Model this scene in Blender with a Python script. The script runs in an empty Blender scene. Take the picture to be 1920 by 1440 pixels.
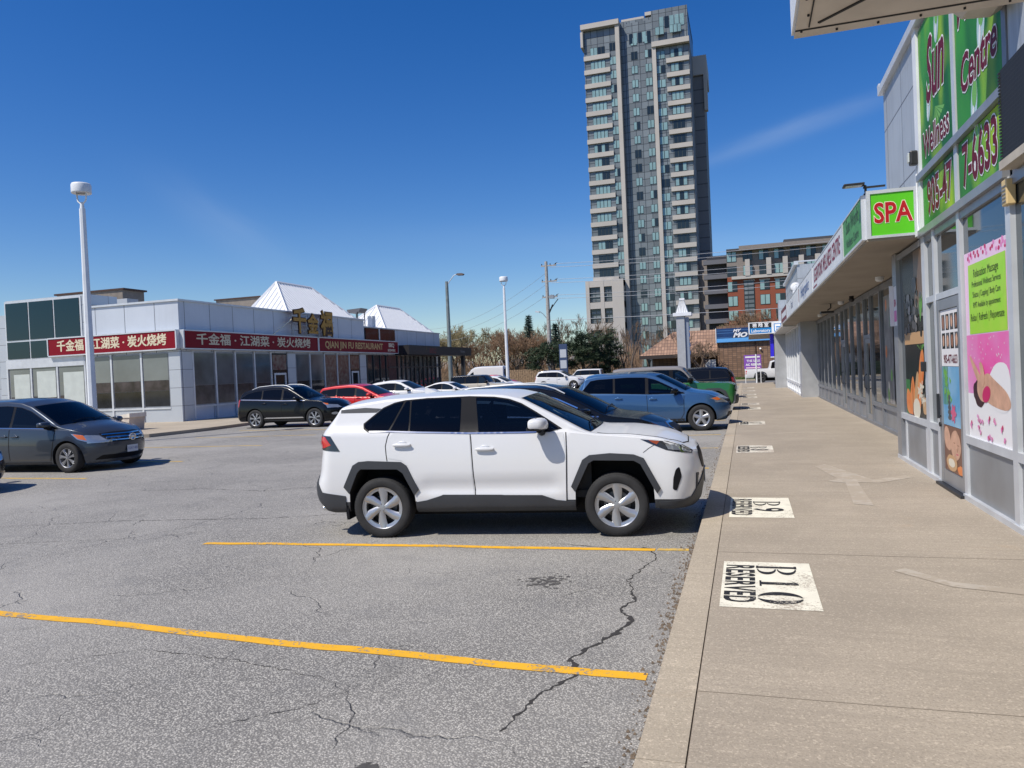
import bpy, bmesh, math, random
from mathutils import Vector, Matrix, noise
from mathutils.bvhtree import BVHTree
from mathutils.geometry import delaunay_2d_cdt
R = math.radians
SC = bpy.context.scene
COL = SC.collection
random.seed(7)
# ------------------------------------------------------------------ camera, sky, sun, exposure
def cam_axes(yaw, pitch, roll):
    cy, sy, cp, sp = math.cos(yaw), math.sin(yaw), math.cos(pitch), math.sin(pitch)
    f = Vector((-sy*cp, cy*cp, sp)); r = Vector((cy, sy, 0)); u = r.cross(f)
    c, s = math.cos(roll), math.sin(roll)
    return c*r + s*u, -s*r + c*u, f
cd = bpy.data.cameras.new('camera')
cam = bpy.data.objects.new('camera', cd); COL.objects.link(cam)
r_, u_, f_ = cam_axes(R(17.22), R(-0.926), R(-2.538))
M = Matrix((r_, u_, -f_)).transposed().to_4x4()
M.translation = Vector((0, 0, 1.8725))
cam.matrix_world = M
cd.sensor_width = 36; cd.lens = 1420/1920*36; cd.clip_start = 0.05; cd.clip_end = 3000
SC.camera = cam
SUN = Vector((-0.50, -0.60, 1.0)).normalized()
w = bpy.data.worlds.new('World'); SC.world = w; w.use_nodes = True
nt = w.node_tree; nt.nodes.clear()
sky = nt.nodes.new('ShaderNodeTexSky'); sky.sky_type = 'NISHITA'; sky.sun_disc = False
sky.sun_elevation = math.asin(SUN.z); sky.sun_rotation = math.atan2(SUN.x, SUN.y)
sky.altitude = 100; sky.air_density = 1.0; sky.dust_density = 0.4; sky.ozone_density = 3.5
bg = nt.nodes.new('ShaderNodeBackground'); bg.inputs['Strength'].default_value = 0.120
out = nt.nodes.new('ShaderNodeOutputWorld')
# thin cirrus: two faint real streaks fixed in the sky by world direction
tc = nt.nodes.new('ShaderNodeTexCoord'); L = nt.links.new
def wm(op, a, b=0.0):
    x = nt.nodes.new('ShaderNodeMath'); x.operation = op
    for i, v in ((0, a), (1, b)):
        if isinstance(v, (int, float)): x.inputs[i].default_value = v
        else: L(v, x.inputs[i])
    return x.outputs[0]
def dotn(v):
    x = nt.nodes.new('ShaderNodeVectorMath'); x.operation = 'DOT_PRODUCT'; L(tc.outputs['Generated'], x.inputs[0]); x.inputs[1].default_value = v; return x.outputs['Value']
def streak(a, b, wd, ln, amt, shift=0.0):
    a, b = Vector(a).normalized(), Vector(b).normalized(); n = a.cross(b).normalized(); c = (a+b).normalized(); t = n.cross(c)
    ns = nt.nodes.new('ShaderNodeTexNoise'); ns.inputs['Scale'].default_value = 9; ns.inputs['Detail'].default_value = 6
    mpp = nt.nodes.new('ShaderNodeCombineXYZ'); L(wm('MULTIPLY', dotn(t), 1.0), mpp.inputs[0]); L(wm('MULTIPLY', dotn(n), 5.0), mpp.inputs[1]); L(mpp.outputs[0], ns.inputs['Vector'])
    off = wm('MULTIPLY', wm('SUBTRACT', ns.outputs[0], .5), wd*1.2)
    dd = wm('DIVIDE', wm('ADD', dotn(n), off), wd); g = wm('POWER', 2.718, wm('MULTIPLY', wm('MULTIPLY', dd, dd), -1.0))
    tt = wm('DIVIDE', dotn(t), ln); h = wm('POWER', 2.718, wm('MULTIPLY', wm('MULTIPLY', tt, tt), -1.0)); front = wm('GREATER_THAN', dotn(c), 0.5)
    return wm('MULTIPLY', wm('MULTIPLY', wm('MULTIPLY', g, h), wm('MULTIPLY', front, amt)), wm('ADD', .35, ns.outputs[0]))
f1_ = streak((-.0337, .9679, .2491), (.1496, .9462, .2867), .010, .12, .17); f2_ = streak((-.63, .745, .223), (-.56, .812, .157), .024, .08, .09); f3_ = streak((-.30, .93, .17), (.1, .97, .13), .02, .3, .06)
hs = nt.nodes.new('ShaderNodeHueSaturation'); hs.inputs['Saturation'].default_value = 1.38; hs.inputs['Hue'].default_value = 0.5135
mx = nt.nodes.new('ShaderNodeMix'); mx.data_type = 'RGBA'; mx.clamp_factor = True
mx.inputs[7].default_value = (4.6, 5.6, 7.0, 1)
L(sky.outputs[0], hs.inputs['Color']); L(wm('ADD', wm('ADD', f1_, f2_), f3_), mx.inputs[0]); L(hs.outputs[0], mx.inputs[6]); L(mx.outputs[2], bg.inputs[0]); L(bg.outputs[0], out.inputs[0])
sl = bpy.data.lights.new('sun', 'SUN'); sl.energy = 5.0; sl.angle = R(0.53); sl.color = (1.0, 0.94, 0.845)
so = bpy.data.objects.new('sun', sl); COL.objects.link(so); so.rotation_euler = SUN.to_track_quat('Z', 'Y').to_euler(); so.location = (-30, -30, 60)
SC.view_settings.view_transform = 'Standard'; SC.view_settings.look = 'None'
SC.view_settings.exposure = 0.0; SC.view_settings.gamma = 1.0
SC.render.engine = 'CYCLES'; SC.cycles.max_bounces = 6; SC.cycles.transparent_max_bounces = 12
# ------------------------------------------------------------------ materials
MATS = {}
def mat(name, col=(0.5, 0.5, 0.5), rough=0.5, metal=0.0, coat=0.0, spec=0.5, var=0.0, vscale=3.0, bump=0.0, bscale=40.0, emit=None, alpha=None, vcol=None, trans=0.0, rvar=0.0):
    if name in MATS: return MATS[name]
    m = bpy.data.materials.new(name); m.use_nodes = True; MATS[name] = m
    n = m.node_tree.nodes; b = n['Principled BSDF']; l = m.node_tree.links.new
    b.inputs['Base Color'].default_value = (*col, 1); b.inputs['Roughness'].default_value = rough
    b.inputs['Metallic'].default_value = metal; b.inputs['Coat Weight'].default_value = coat; b.inputs['Coat Roughness'].default_value = 0.03
    b.inputs['Specular IOR Level'].default_value = spec
    if trans: b.inputs['Transmission Weight'].default_value = trans
    if emit: b.inputs['Emission Color'].default_value = (*emit[:3], 1); b.inputs['Emission Strength'].default_value = emit[3]
    if alpha is not None: b.inputs['Alpha'].default_value = alpha
    tcn = n.new('ShaderNodeTexCoord')
    if var or rvar:
        a = n.new('ShaderNodeTexNoise'); a.inputs['Scale'].default_value = vscale; a.inputs['Detail'].default_value = 6
        l(tcn.outputs['Object'], a.inputs['Vector'])
    if var:
        mxx = n.new('ShaderNodeMix'); mxx.data_type = 'RGBA'
        c2 = vcol or tuple(c*(1-var) for c in col)
        mxx.inputs[6].default_value = (*c2, 1); mxx.inputs[7].default_value = (*[min(1, c*(1+var*0.5)) for c in col], 1)
        r2 = n.new('ShaderNodeValToRGB'); r2.color_ramp.elements[0].position = 0.32; r2.color_ramp.elements[1].position = 0.68
        l(a.outputs[0], r2.inputs[0]); l(r2.outputs[0], mxx.inputs[0]); l(mxx.outputs[2], b.inputs['Base Color'])
    if rvar:
        mr = n.new('ShaderNodeMapRange'); mr.inputs[3].default_value = max(0, rough-rvar); mr.inputs[4].default_value = rough+rvar
        l(a.outputs[0], mr.inputs[0]); l(mr.outputs[0], b.inputs['Roughness'])
    if bump:
        a2 = n.new('ShaderNodeTexNoise'); a2.inputs['Scale'].default_value = bscale; a2.inputs['Detail'].default_value = 4
        bb = n.new('ShaderNodeBump'); bb.inputs['Strength'].default_value = bump; bb.inputs['Distance'].default_value = 0.01
        l(tcn.outputs['Object'], a2.inputs['Vector']); l(a2.outputs[0], bb.inputs['Height']); l(bb.outputs[0], b.inputs['Normal'])
    return m
class NB:
    """tiny node-graph builder"""
    def __init__(s, name):
        s.m = bpy.data.materials.new(name); s.m.use_nodes = True; MATS[name] = s.m
        s.t = s.m.node_tree; s.b = s.t.nodes['Principled BSDF']
        s.tc = s.t.nodes.new('ShaderNodeTexCoord')
    def l(s, a, b): s.t.links.new(a, b)
    def n(s, ty, **k):
        x = s.t.nodes.new('ShaderNode'+ty)
        for q, v in k.items(): setattr(x, q, v)
        return x
    def set(s, node, i, v):
        if hasattr(v, 'is_linked') or isinstance(v, bpy.types.NodeSocket): s.l(v, node.inputs[i])
        else: node.inputs[i].default_value = v
    def math(s, op, a, b=0.0, c=None):
        x = s.n('Math', operation=op); s.set(x, 0, a); s.set(x, 1, b)
        if c is not None: s.set(x, 2, c)
        return x.outputs[0]
    def noise(s, scale, detail=5, vec=None, dist=0.0, rough=0.5):
        x = s.n('TexNoise'); x.inputs['Scale'].default_value = scale; x.inputs['Detail'].default_value = detail; x.inputs['Distortion'].default_value = dist
        x.inputs['Roughness'].default_value = rough
        s.l(vec or s.tc.outputs['Object'], x.inputs['Vector']); return x.outputs[0]
    def voro(s, scale, feature='F1', vec=None, out='Distance', rnd=1.0):
        x = s.n('TexVoronoi', feature=feature); x.inputs['Scale'].default_value = scale; x.inputs['Randomness'].default_value = rnd
        s.l(vec or s.tc.outputs['Object'], x.inputs['Vector']); return x.outputs[out]
    def ramp(s, f, p0, p1, c0=(0, 0, 0), c1=(1, 1, 1)):
        x = s.n('ValToRGB'); e = x.color_ramp.elements; e[0].position = p0; e[1].position = p1
        e[0].color = (*c0, 1); e[1].color = (*c1, 1); s.l(f, x.inputs[0]); return x.outputs[0]
    def mix(s, f, a, b, blend='MIX'):
        x = s.n('Mix', data_type='RGBA', blend_type=blend)
        s.set(x, 0, f)
        for i, v in ((6, a), (7, b)):
            if isinstance(v, tuple): x.inputs[i].default_value = (*v, 1)
            else: s.l(v, x.inputs[i])
        return x.outputs[2]
    def bump(s, h, strength=0.3, dist=0.01):
        x = s.n('Bump'); x.inputs['Strength'].default_value = strength; x.inputs['Distance'].default_value = dist
        s.l(h, x.inputs['Height']); s.l(x.outputs[0], s.b.inputs['Normal'])
def warp(g, scale, amt):
    x = g.n('TexNoise'); x.inputs['Scale'].default_value = scale; x.inputs['Detail'].default_value = 4
    g.l(g.tc.outputs['Object'], x.inputs['Vector'])
    v = g.n('VectorMath', operation='SCALE'); g.l(x.outputs['Color'], v.inputs[0]); v.inputs['Scale'].default_value = amt
    a = g.n('VectorMath', operation='ADD'); g.l(g.tc.outputs['Object'], a.inputs[0]); g.l(v.outputs[0], a.inputs[1])
    return a.outputs[0]
def asphalt():
    g = NB('asphalt')
    big = g.noise(0.35, 5); mid = g.noise(2.3, 5)
    vv = g.n('TexVoronoi'); vv.inputs['Scale'].default_value = 85; g.l(g.tc.outputs['Object'], vv.inputs['Vector'])
    sx = g.n('SeparateColor'); g.l(vv.outputs['Color'], sx.inputs[0])
    stones = g.ramp(sx.outputs[0], 0.15, 0.98, (0.215, 0.205, 0.188), (0.56, 0.535, 0.48))
    gaps = g.ramp(vv.outputs['Distance'], 0.35, 0.62)
    c = g.mix(gaps, stones, (0.160, 0.153, 0.142))
    c = g.mix(g.math('MULTIPLY', g.ramp(big, 0.40, 0.64), 0.45), c, (0.40, 0.38, 0.345))
    c = g.mix(g.math('MULTIPLY', g.ramp(mid, 0.52, 0.72), 0.35), c, (0.18, 0.176, 0.17))
    # fine crack network, broken up by noise
    wv = warp(g, 1.6, 0.9)
    e = g.voro(0.42, 'DISTANCE_TO_EDGE', wv)
    br = g.ramp(g.noise(0.9, 3), 0.47, 0.56)
    cr = g.math('MULTIPLY', g.ramp(e, 0.0, 0.0065, (1, 1, 1), (0, 0, 0)), br)
    e2 = g.voro(1.7, 'DISTANCE_TO_EDGE', warp(g, 3.0, 0.5))
    cr2 = g.math('MULTIPLY', g.ramp(e2, 0.0, 0.012, (1, 1, 1), (0, 0, 0)), g.ramp(g.noise(0.55, 3), 0.60, 0.70))
    cr = g.math('MAXIMUM', cr, cr2)
    c = g.mix(g.math('MULTIPLY', cr, 0.32), c, (0.045, 0.043, 0.040))
    # oil stains
    st = g.ramp(g.noise(0.75, 4, dist=0.6), 0.66, 0.78)
    c = g.mix(g.math('MULTIPLY', st, 0.5), c, (0.07, 0.066, 0.06))
    g.l(c, g.b.inputs['Base Color']); g.b.inputs['Roughness'].default_value = 0.88
    h = g.math('SUBTRACT', g.math('SUBTRACT', 1.0, vv.outputs['Distance']), g.math('MULTIPLY', cr, 2.5))
    g.bump(h, 0.85, 0.006)
    return g.m
def concrete(name='walkway_concrete', base=(0.375, 0.318, 0.245), lines=True):
    g = NB(name)
    c = g.mix(g.ramp(g.noise(0.5, 8, rough=.65), 0.36, 0.66), tuple(x*1.06 for x in base), tuple(x*0.78 for x in base))
    c = g.mix(g.math('MULTIPLY', g.ramp(g.noise(85, 3), 0.50, 0.64), 0.62), c, tuple(x*0.62 for x in base))
    c = g.mix(g.math('MULTIPLY', g.ramp(g.noise(70, 2), 0.56, 0.68), 0.55), c, tuple(min(1, x*1.55) for x in base))
    mpn = g.n('Mapping'); mpn.inputs['Scale'].default_value = (0.35, 7.0, 1); g.l(g.tc.outputs['Object'], mpn.inputs['Vector'])
    c = g.mix(g.math('MULTIPLY', g.ramp(g.noise(3.0, 5, vec=mpn.outputs[0]), 0.42, 0.72), 0.42), c, tuple(x*0.72 for x in base))
    bl = g.ramp(g.noise(0.62, 4, dist=1.2), 0.60, 0.70)
    c = g.mix(g.math('MULTIPLY', bl, 0.22), c, tuple(min(1, x*1.35) for x in base))
    rust = g.ramp(g.noise(1.7, 5, dist=0.5), 0.66, 0.80)
    c = g.mix(g.math('MULTIPLY', rust, 0.28), c, (0.42, 0.25, 0.11))
    sp = g.ramp(g.voro(1.9), 0.012, 0.022, (1, 1, 1), (0, 0, 0))
    c = g.mix(g.math('MULTIPLY', sp, 0.8), c, (0.06, 0.05, 0.045))
    g.l(c, g.b.inputs['Base Color']); g.b.inputs['Roughness'].default_value = 0.9
    g.bump(g.math('ADD', g.noise(110, 3), g.math('MULTIPLY', g.noise(12, 3), 0.6)), 0.45, 0.006)
    return g.m
def worn_paint(name, col, under, thr=0.62, scale=30):
    g = NB(name)
    a = g.noise(scale, 5, rough=0.7); b = g.noise(3.0, 4)
    f = g.ramp(g.math('ADD', g.math('MULTIPLY', a, 0.6), g.math('MULTIPLY', b, 0.4)), thr-0.04, thr)
    cv = g.mix(g.ramp(g.noise(6, 5), 0.35, 0.7), col, tuple(x*0.84 for x in col))
    c = g.mix(f, cv, under)
    g.l(c, g.b.inputs['Base Color']); g.b.inputs['Roughness'].default_value = 0.75
    g.bump(a, 0.4, 0.004)
    return g.m
def grid(name, col, line, px, pz, lw=0.02, rough=0.4, metal=0.0, offx=0.0, offz=0.0, var=0.12, cell=0.0, axis='x', lwz=None, stain=0.0):
    """panel material: joints every px metres along the wall and pz metres up, with slight change from panel to panel"""
    if name in MATS: return MATS[name]
    g = NB(name)
    s = g.n('SeparateXYZ'); g.l(g.tc.outputs['Object'], s.inputs[0])
    a = s.outputs[0] if axis == 'x' else s.outputs[1]
    if axis == 'xy': a = g.math('ADD', s.outputs[0], s.outputs[1])
    ux = g.math('DIVIDE', g.math('ADD', a, offx+1000*px), px); uz = g.math('DIVIDE', g.math('ADD', s.outputs[2], offz+1000*pz), pz)
    fx = g.math('FRACT', ux); fz = g.math('FRACT', uz)
    lx = g.math('LESS_THAN', fx, lw/px); lz = g.math('LESS_THAN', fz, (lwz or lw)/pz)
    ln = g.math('MAXIMUM', lx, lz)
    cx = g.n('CombineXYZ'); g.l(g.math('FLOOR', ux), cx.inputs[0]); g.l(g.math('FLOOR', uz), cx.inputs[1])
    wn = g.n('TexWhiteNoise'); g.l(cx.outputs[0], wn.inputs[0])
    c = g.mix(g.math('MULTIPLY', wn.outputs[0], 1.0), tuple(x*(1-cell) for x in col), tuple(min(1, x*(1+cell)) for x in col))
    c = g.mix(g.math('MULTIPLY', g.ramp(g.noise(0.8, 5), 0.4, 0.7), var), c, tuple(x*0.6 for x in col))
    if stain:
        mpn = g.n('Mapping'); mpn.inputs['Scale'].default_value = (6, 6, 0.35); g.l(g.tc.outputs['Object'], mpn.inputs['Vector'])
        c = g.mix(g.math('MULTIPLY', g.ramp(g.noise(1.5, 6, vec=mpn.outputs[0]), 0.5, 0.75), stain), c, tuple(x*0.55 for x in col))
    c = g.mix(ln, c, line)
    g.l(c, g.b.inputs['Base Color']); g.b.inputs['Roughness'].default_value = rough; g.b.inputs['Metallic'].default_value = metal
    g.bump(g.math('SUBTRACT', 1.0, ln), 0.4, 0.01)
    return g.m
# ------------------------------------------------------------------ mesh helpers
class MB:
    def __init__(s): s.v = []; s.f = []; s.mi = []; s.sm = []; s.mats = []; s.e = 0.0
    def m(s, mt):
        if mt not in s.mats: s.mats.append(mt)
        return s.mats.index(mt)
    def add(s, vs, fs, mt, smooth=False):
        o = len(s.v); s.v += [tuple(v) for v in vs]; i = s.m(mt)
        for f in fs: s.f.append(tuple(o+k for k in f)); s.mi.append(i); s.sm.append(smooth)
    def box(s, x0, x1, y0, y1, z0, z1, mt, bev=0.0):
        if x0 > x1: x0, x1 = x1, x0
        if y0 > y1: y0, y1 = y1, y0
        if z0 > z1: z0, z1 = z1, z0
        if bev > 0:
            bm = bmesh.new(); bmesh.ops.create_cube(bm, size=1)
            for v in bm.verts: v.co = Vector((x0+(v.co.x+.5)*(x1-x0), y0+(v.co.y+.5)*(y1-y0), z0+(v.co.z+.5)*(z1-z0)))
            bmesh.ops.bevel(bm, geom=bm.edges[:], offset=bev, segments=2, affect='EDGES', profile=0.5)
            bm.verts.index_update()
            s.add([v.co for v in bm.verts], [[v.index for v in f.verts] for f in bm.faces], mt); bm.free(); return
        vs = [(x, y, z) for z in (z0, z1) for y in (y0, y1) for x in (x0, x1)]
        s.add(vs, [(0, 2, 3, 1), (4, 5, 7, 6), (0, 1, 5, 4), (2, 6, 7, 3), (0, 4, 6, 2), (1, 3, 7, 5)], mt)
    def quad(s, a, b, c, d, mt): s.add([a, b, c, d], [(0, 1, 2, 3)], mt)
    def prism(s, pts, F, d0, d1, mt):
        """2D polygon pts in frame F=(origin,right,up), from depth d0 to d1 along the normal"""
        o, r, u = [Vector(q) for q in F]; n = r.cross(u)
        area = sum(pts[i][0]*pts[(i+1) % len(pts)][1]-pts[(i+1) % len(pts)][0]*pts[i][1] for i in range(len(pts)))
        if area < 0: pts = pts[::-1]
        k = len(pts)
        A = [o+r*p[0]+u*p[1]+n*d0 for p in pts]; B = [o+r*p[0]+u*p[1]+n*d1 for p in pts]
        if d1 < d0: A, B = B, A
        s.add(A+B, [tuple(range(k-1, -1, -1)), tuple(range(k, 2*k))]+[(i, (i+1) % k, k+(i+1) % k, k+i) for i in range(k)], mt)
    def tube(s, pts, rad, mt, n=8, cap=True, smooth=True):
        pts = [Vector(p) for p in pts]; k = len(pts)
        if not isinstance(rad, (list, tuple)): rad = [rad]*k
        o = len(s.v); vs = []; up = None
        for i, p in enumerate(pts):
            d = (pts[min(i+1, k-1)]-pts[max(i-1, 0)]).normalized()
            if up is None: up = Vector((0, 0, 1)) if abs(d.z) < .9 else Vector((1, 0, 0))
            a = d.cross(up).normalized(); b = a.cross(d).normalized(); up = b
            for j in range(n):
                t = 2*math.pi*j/n; vs.append(p+(a*math.cos(t)+b*math.sin(t))*rad[i])
        fs = []
        for i in range(k-1):
            for j in range(n):
                fs.append((i*n+j, i*n+(j+1) % n, (i+1)*n+(j+1) % n, (i+1)*n+j))
        s.add(vs, fs, mt, smooth)
        if cap:
            s.add(vs[:n], [tuple(range(n-1, -1, -1))], mt); s.add(vs[-n:], [tuple(range(n))], mt)
    def lathe(s, prof, mt, n=32, axis='z', c=(0, 0, 0), smooth=True):
        """prof list of (radius, along)"""
        vs = []; k = len(prof)
        for r, h in prof:
            for j in range(n):
                t = 2*math.pi*j/n; a, b = r*math.cos(t), r*math.sin(t)
                q = (a, b, h) if axis == 'z' else ((a, h, b) if axis == 'y' else (h, a, b))
                vs.append((q[0]+c[0], q[1]+c[1], q[2]+c[2]))
        fs = [(i*n+j, i*n+(j+1) % n, (i+1)*n+(j+1) % n, (i+1)*n+j) for i in range(k-1) for j in range(n)]
        if axis == 'y': fs = [f[::-1] for f in fs]
        s.add(vs, fs, mt, smooth)
    def build(s, name, parent=None, weld=False, sharp=None):
        me = bpy.data.meshes.new(name); me.from_pydata(s.v, [], s.f)
        for m_ in s.mats: me.materials.append(m_)
        me.polygons.foreach_set('material_index', s.mi); me.polygons.foreach_set('use_smooth', s.sm)
        me.update()
        if weld:
            bm = bmesh.new(); bm.from_mesh(me); bmesh.ops.remove_doubles(bm, verts=bm.verts, dist=1e-4); bm.to_mesh(me); bm.free()
        if sharp: me.set_sharp_from_angle(angle=R(sharp))
        return obj(name, me, parent)
def obj(name, me, parent=None):
    o = bpy.data.objects.new(name, me); COL.objects.link(o)
    if parent: o.parent = parent
    return o
def tag(o, label=None, cat=None, group=None, kind=None):
    if label: o['label'] = label
    if cat: o['category'] = cat
    if group: o['group'] = group
    if kind: o['kind'] = kind
    return o
def thing(name, label, cat, loc=(0, 0, 0), rz=0.0, group=None):
    o = bpy.data.objects.new(name, None); COL.objects.link(o); o.empty_display_size = 0.2
    o.location = loc; o.rotation_euler = (0, 0, rz)
    return tag(o, label, cat, group)
def copy_tree(o, parent=None):
    c = o.copy(); COL.objects.link(c); c.parent = parent
    for ch in list(o.children): copy_tree(ch, c)
    return c
def text(mb, body, F, size, mt, align='CENTER', depth=0.004, off=0.0, sx=1.0, lift=0.0, bold=0.0, shear=0.0, space=1.0):
    """flat lettering added to mesh builder mb in frame F, lifted off the face"""
    cu = bpy.data.curves.new('t', 'FONT'); cu.body = body; cu.size = size; cu.align_x = align; cu.align_y = 'CENTER'
    cu.offset = off+bold; cu.shear = shear; cu.space_character = space; cu.resolution_u = 3
    ob = bpy.data.objects.new('t', cu); me = bpy.data.meshes.new_from_object(ob)
    o, r, u = [Vector(q) for q in F]; n = r.cross(u); mb.e += 0.00003; lift += mb.e
    vs = [o+r*(v.co.x*sx)+u*v.co.y+n*lift for v in me.vertices]
    fs = []
    for p in me.polygons:
        q = list(p.vertices)
        if p.normal.z < 0: q = q[::-1]
        fs.append(q)
    mb.add(vs, fs, mt)
    bpy.data.meshes.remove(me); bpy.data.objects.remove(ob); bpy.data.curves.remove(cu)
def soft(pts, n=4):
    out = []; k = len(pts)
    for i in range(k):
        p, a, b = Vector(pts[i]), Vector(pts[i-1]), Vector(pts[(i+1) % k]); A, B = (p+a)/2, (p+b)/2
        for j in range(n): t = j/n; q = A*(1-t)**2+p*2*t*(1-t)+B*t*t; out.append((q.x, q.y))
    return out
def ell(cx, cy, rx, ry, n=20, a=0.0):
    return [(cx+rx*math.cos(t)*math.cos(a)-ry*math.sin(t)*math.sin(a), cy+rx*math.cos(t)*math.sin(a)+ry*math.sin(t)*math.cos(a)) for t in [2*math.pi*i/n for i in range(n)]]
def flat(mb, pts, F, lift, mt):
    """flat polygon (any simple outline) on a face"""
    o, r, u = [Vector(q) for q in F]; n = r.cross(u)
    area = sum(pts[i][0]*pts[(i+1) % len(pts)][1]-pts[(i+1) % len(pts)][0]*pts[i][1] for i in range(len(pts)))
    if area < 0: pts = pts[::-1]
    mb.e += 0.000012; lift += mb.e          # no two shapes share a plane
    mb.add([o+r*p[0]+u*p[1]+n*lift for p in pts], [tuple(range(len(pts)))], mt)
def rect(mb, x0, x1, y0, y1, F, lift, mt): flat(mb, [(x0, y0), (x1, y0), (x1, y1), (x0, y1)], F, lift, mt)
X_, Y_, Z_ = Vector((1, 0, 0)), Vector((0, 1, 0)), Vector((0, 0, 1))
# ------------------------------------------------------------------ shared materials
ASPH = asphalt(); WALK = concrete()
KERB = concrete('kerb_concrete', (0.43, 0.365, 0.275))
YEL = worn_paint('yellow_line_paint', (0.80, 0.42, 0.015), (0.22, 0.21, 0.19), 0.585, 30)
YELOLD = worn_paint('old_yellow_paint', (0.66, 0.43, 0.09), (0.30, 0.28, 0.23), 0.58, 20)
STW = worn_paint('stencil_white', (0.80, 0.76, 0.62), (0.42, 0.36, 0.28), 0.585, 40)
STW2 = worn_paint('stencil_white_worn', (0.74, 0.70, 0.58), (0.45, 0.38, 0.30), 0.53, 34)
STB = worn_paint('stencil_black', (0.012, 0.012, 0.014), (0.46, 0.42, 0.34), 0.60, 45)
ALU = mat('grey_aluminium', (0.36, 0.37, 0.385), 0.38, 0.55, var=0.12, rvar=0.08)
ALUD = mat('dull_frame_metal', (0.27, 0.28, 0.30), 0.45, 0.5, var=0.15, rvar=0.1)
ALUL = mat('light_frame_metal', (0.62, 0.64, 0.66), 0.4, 0.3, var=0.1)
PANL = mat('grey_lower_panel', (0.30, 0.31, 0.32), 0.42, 0.35, var=0.22, vscale=1.6, rvar=0.1)
SOFF = None
DARK = mat('dark_gap', (0.012, 0.012, 0.013), 0.7)
WHITEM = mat('white_metal', (0.72, 0.74, 0.76), 0.4, 0.0, var=0.08)
GLS = mat('shop_glass', (0.020, 0.026, 0.028), 0.03, 0.0, coat=1.0, spec=1.0, rvar=0.02)
GLS2 = mat('shop_glass_reflective', (0.10, 0.12, 0.13), 0.04, 0.75, spec=0.8)
RUB = mat('black_rubber', (0.015, 0.015, 0.016), 0.75)
BLKM = mat('black_metal', (0.02, 0.02, 0.022), 0.45)
def sheet(name, pts, z, mt, label=None, depth=0.0):
    mb = MB()
    if depth: mb.prism(pts, ((0, 0, 0), X_, Y_), z-depth, z, mt)
    else: mb.add([(x, y, z) for x, y in pts], [tuple(range(len(pts)))], mt)
    o = mb.build(name); tag(o, label=label, kind='structure'); return o
# ------------------------------------------------------------------ ground
GR = mat('dry_grass_ground', (0.10, 0.105, 0.045), 0.95, var=0.4, vscale=0.4)
sheet('ground', [(-900, -60), (900, -60), (900, 2000), (-900, 2000)], -0.02, GR, 'dry grass ground reaching the horizon')
sheet('parking_lot', [(-110, -15), (-0.515, -15), (-0.515, 62.4), (-110, 62.4)], 0.0, ASPH, 'weathered grey asphalt of the parking lot')
ROAD = mat('road_asphalt', (0.15, 0.15, 0.148), 0.9, var=0.15, vscale=0.8)
sheet('street', [(-200, 64.2), (200, 64.2), (200, 76.0), (-200, 76.0)], -0.005, ROAD, 'street running across behind the parking lot')
def kerbed(name, pts, h, label):
    mb = MB(); mb.prism(pts, ((0, 0, 0), X_, Y_), -0.1, h, WALK)
    o = mb.build(name); tag(o, label=label, kind='structure'); return o
# walkway: slab with a tooled joint, and a kerb strip of its own
kerbed('walkway', [(-0.308, -15), (20, -15), (20, 62.0), (-0.308, 62.0)], 0.15, 'tan concrete walkway along the shops')
mb = MB(); y = -15.0
rng = random.Random(3)
while y < 62:
    L_ = 3.05; mb.prism([(-0.53, y), (-0.524, y), (-0.316, y), (-0.316, y+L_-0.006), (-0.53, y+L_-0.006)], ((0, 0, 0), X_, Y_), -0.1, 0.150, KERB); y += L_
tag(mb.build('kerb'), label='concrete kerb along the parking bays', kind='structure')
sheet('walkway_joint', [(-0.318, -15), (-0.306, -15), (-0.306, 62), (-0.318, 62)], 0.141, mat('joint_dirt', (.13, .10, .07), .95), 'dark joint between kerb and walkway')
sheet('far_pavement', [(-110, 62.4), (40, 62.4), (40, 64.2), (-110, 64.2)], 0.12, KERB, 'pale pavement beside the street', depth=0.2)
sheet('street_verge', [(-200, 76), (200, 76), (200, 77.6), (-200, 77.6)], 0.12, KERB, 'pavement on the far side of the street', depth=0.2)
mb = MB(); mb.prism([(-60, 22.5), (-23.2, 22.3), (-21.6, 23.2), (-21.2, 26.0), (-21.4, 31), (-22.0, 71.5), (-60, 71.5)], ((0, 0, 0), X_, Y_), -0.1, 0.13, KERB)
tag(mb.build('restaurant_pavement'), label='concrete pavement around the restaurant', kind='structure')
GRASS = mat('green_grass', (0.07, 0.13, 0.025), 0.9, var=0.4, vscale=5, bump=0.8, bscale=30)
# ------------------------------------------------------------------ painted lines on the asphalt
def wavy_line(x0, y0, x1, y1, wd, mt, z=0.004, wob=0.03, seed=0, n=60):
    rr = random.Random(seed); ph = rr.random()*6; mb = MB(); A = []; B = []
    for i in range(n+1):
        t = i/n; x = x0+(x1-x0)*t; y = y0+(y1-y0)*t+wob*math.sin(ph+t*5.0)+wob*.35*math.sin(ph*2+t*17)
        e = wd/2*(1+0.10*math.sin(t*31+ph)+0.08*rr.uniform(-1, 1))
        A.append((x, y-e, z)); B.append((x, y+wd-e, z))
    mb.add(A+B, [(i, i+1, n+2+i, n+1+i) for i in range(n)], mt); return mb
def bay_line(x0, y0, x1, y1, wd, mt, lab, **k):
    o = wavy_line(x0, y0, x1, y1, wd, mt, **k).build('parking_line'); tag(o, label=lab, kind='structure')
bay_line(-7.2, 4.86, -0.64, 4.56, 0.105, YEL, 'bright yellow bay line nearest the camera', seed=1, wob=0.035)
bay_line(-6.2, 7.46, -0.95, 7.74, 0.10, YEL, 'yellow bay line beside the white car', seed=2, wob=0.02)
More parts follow.
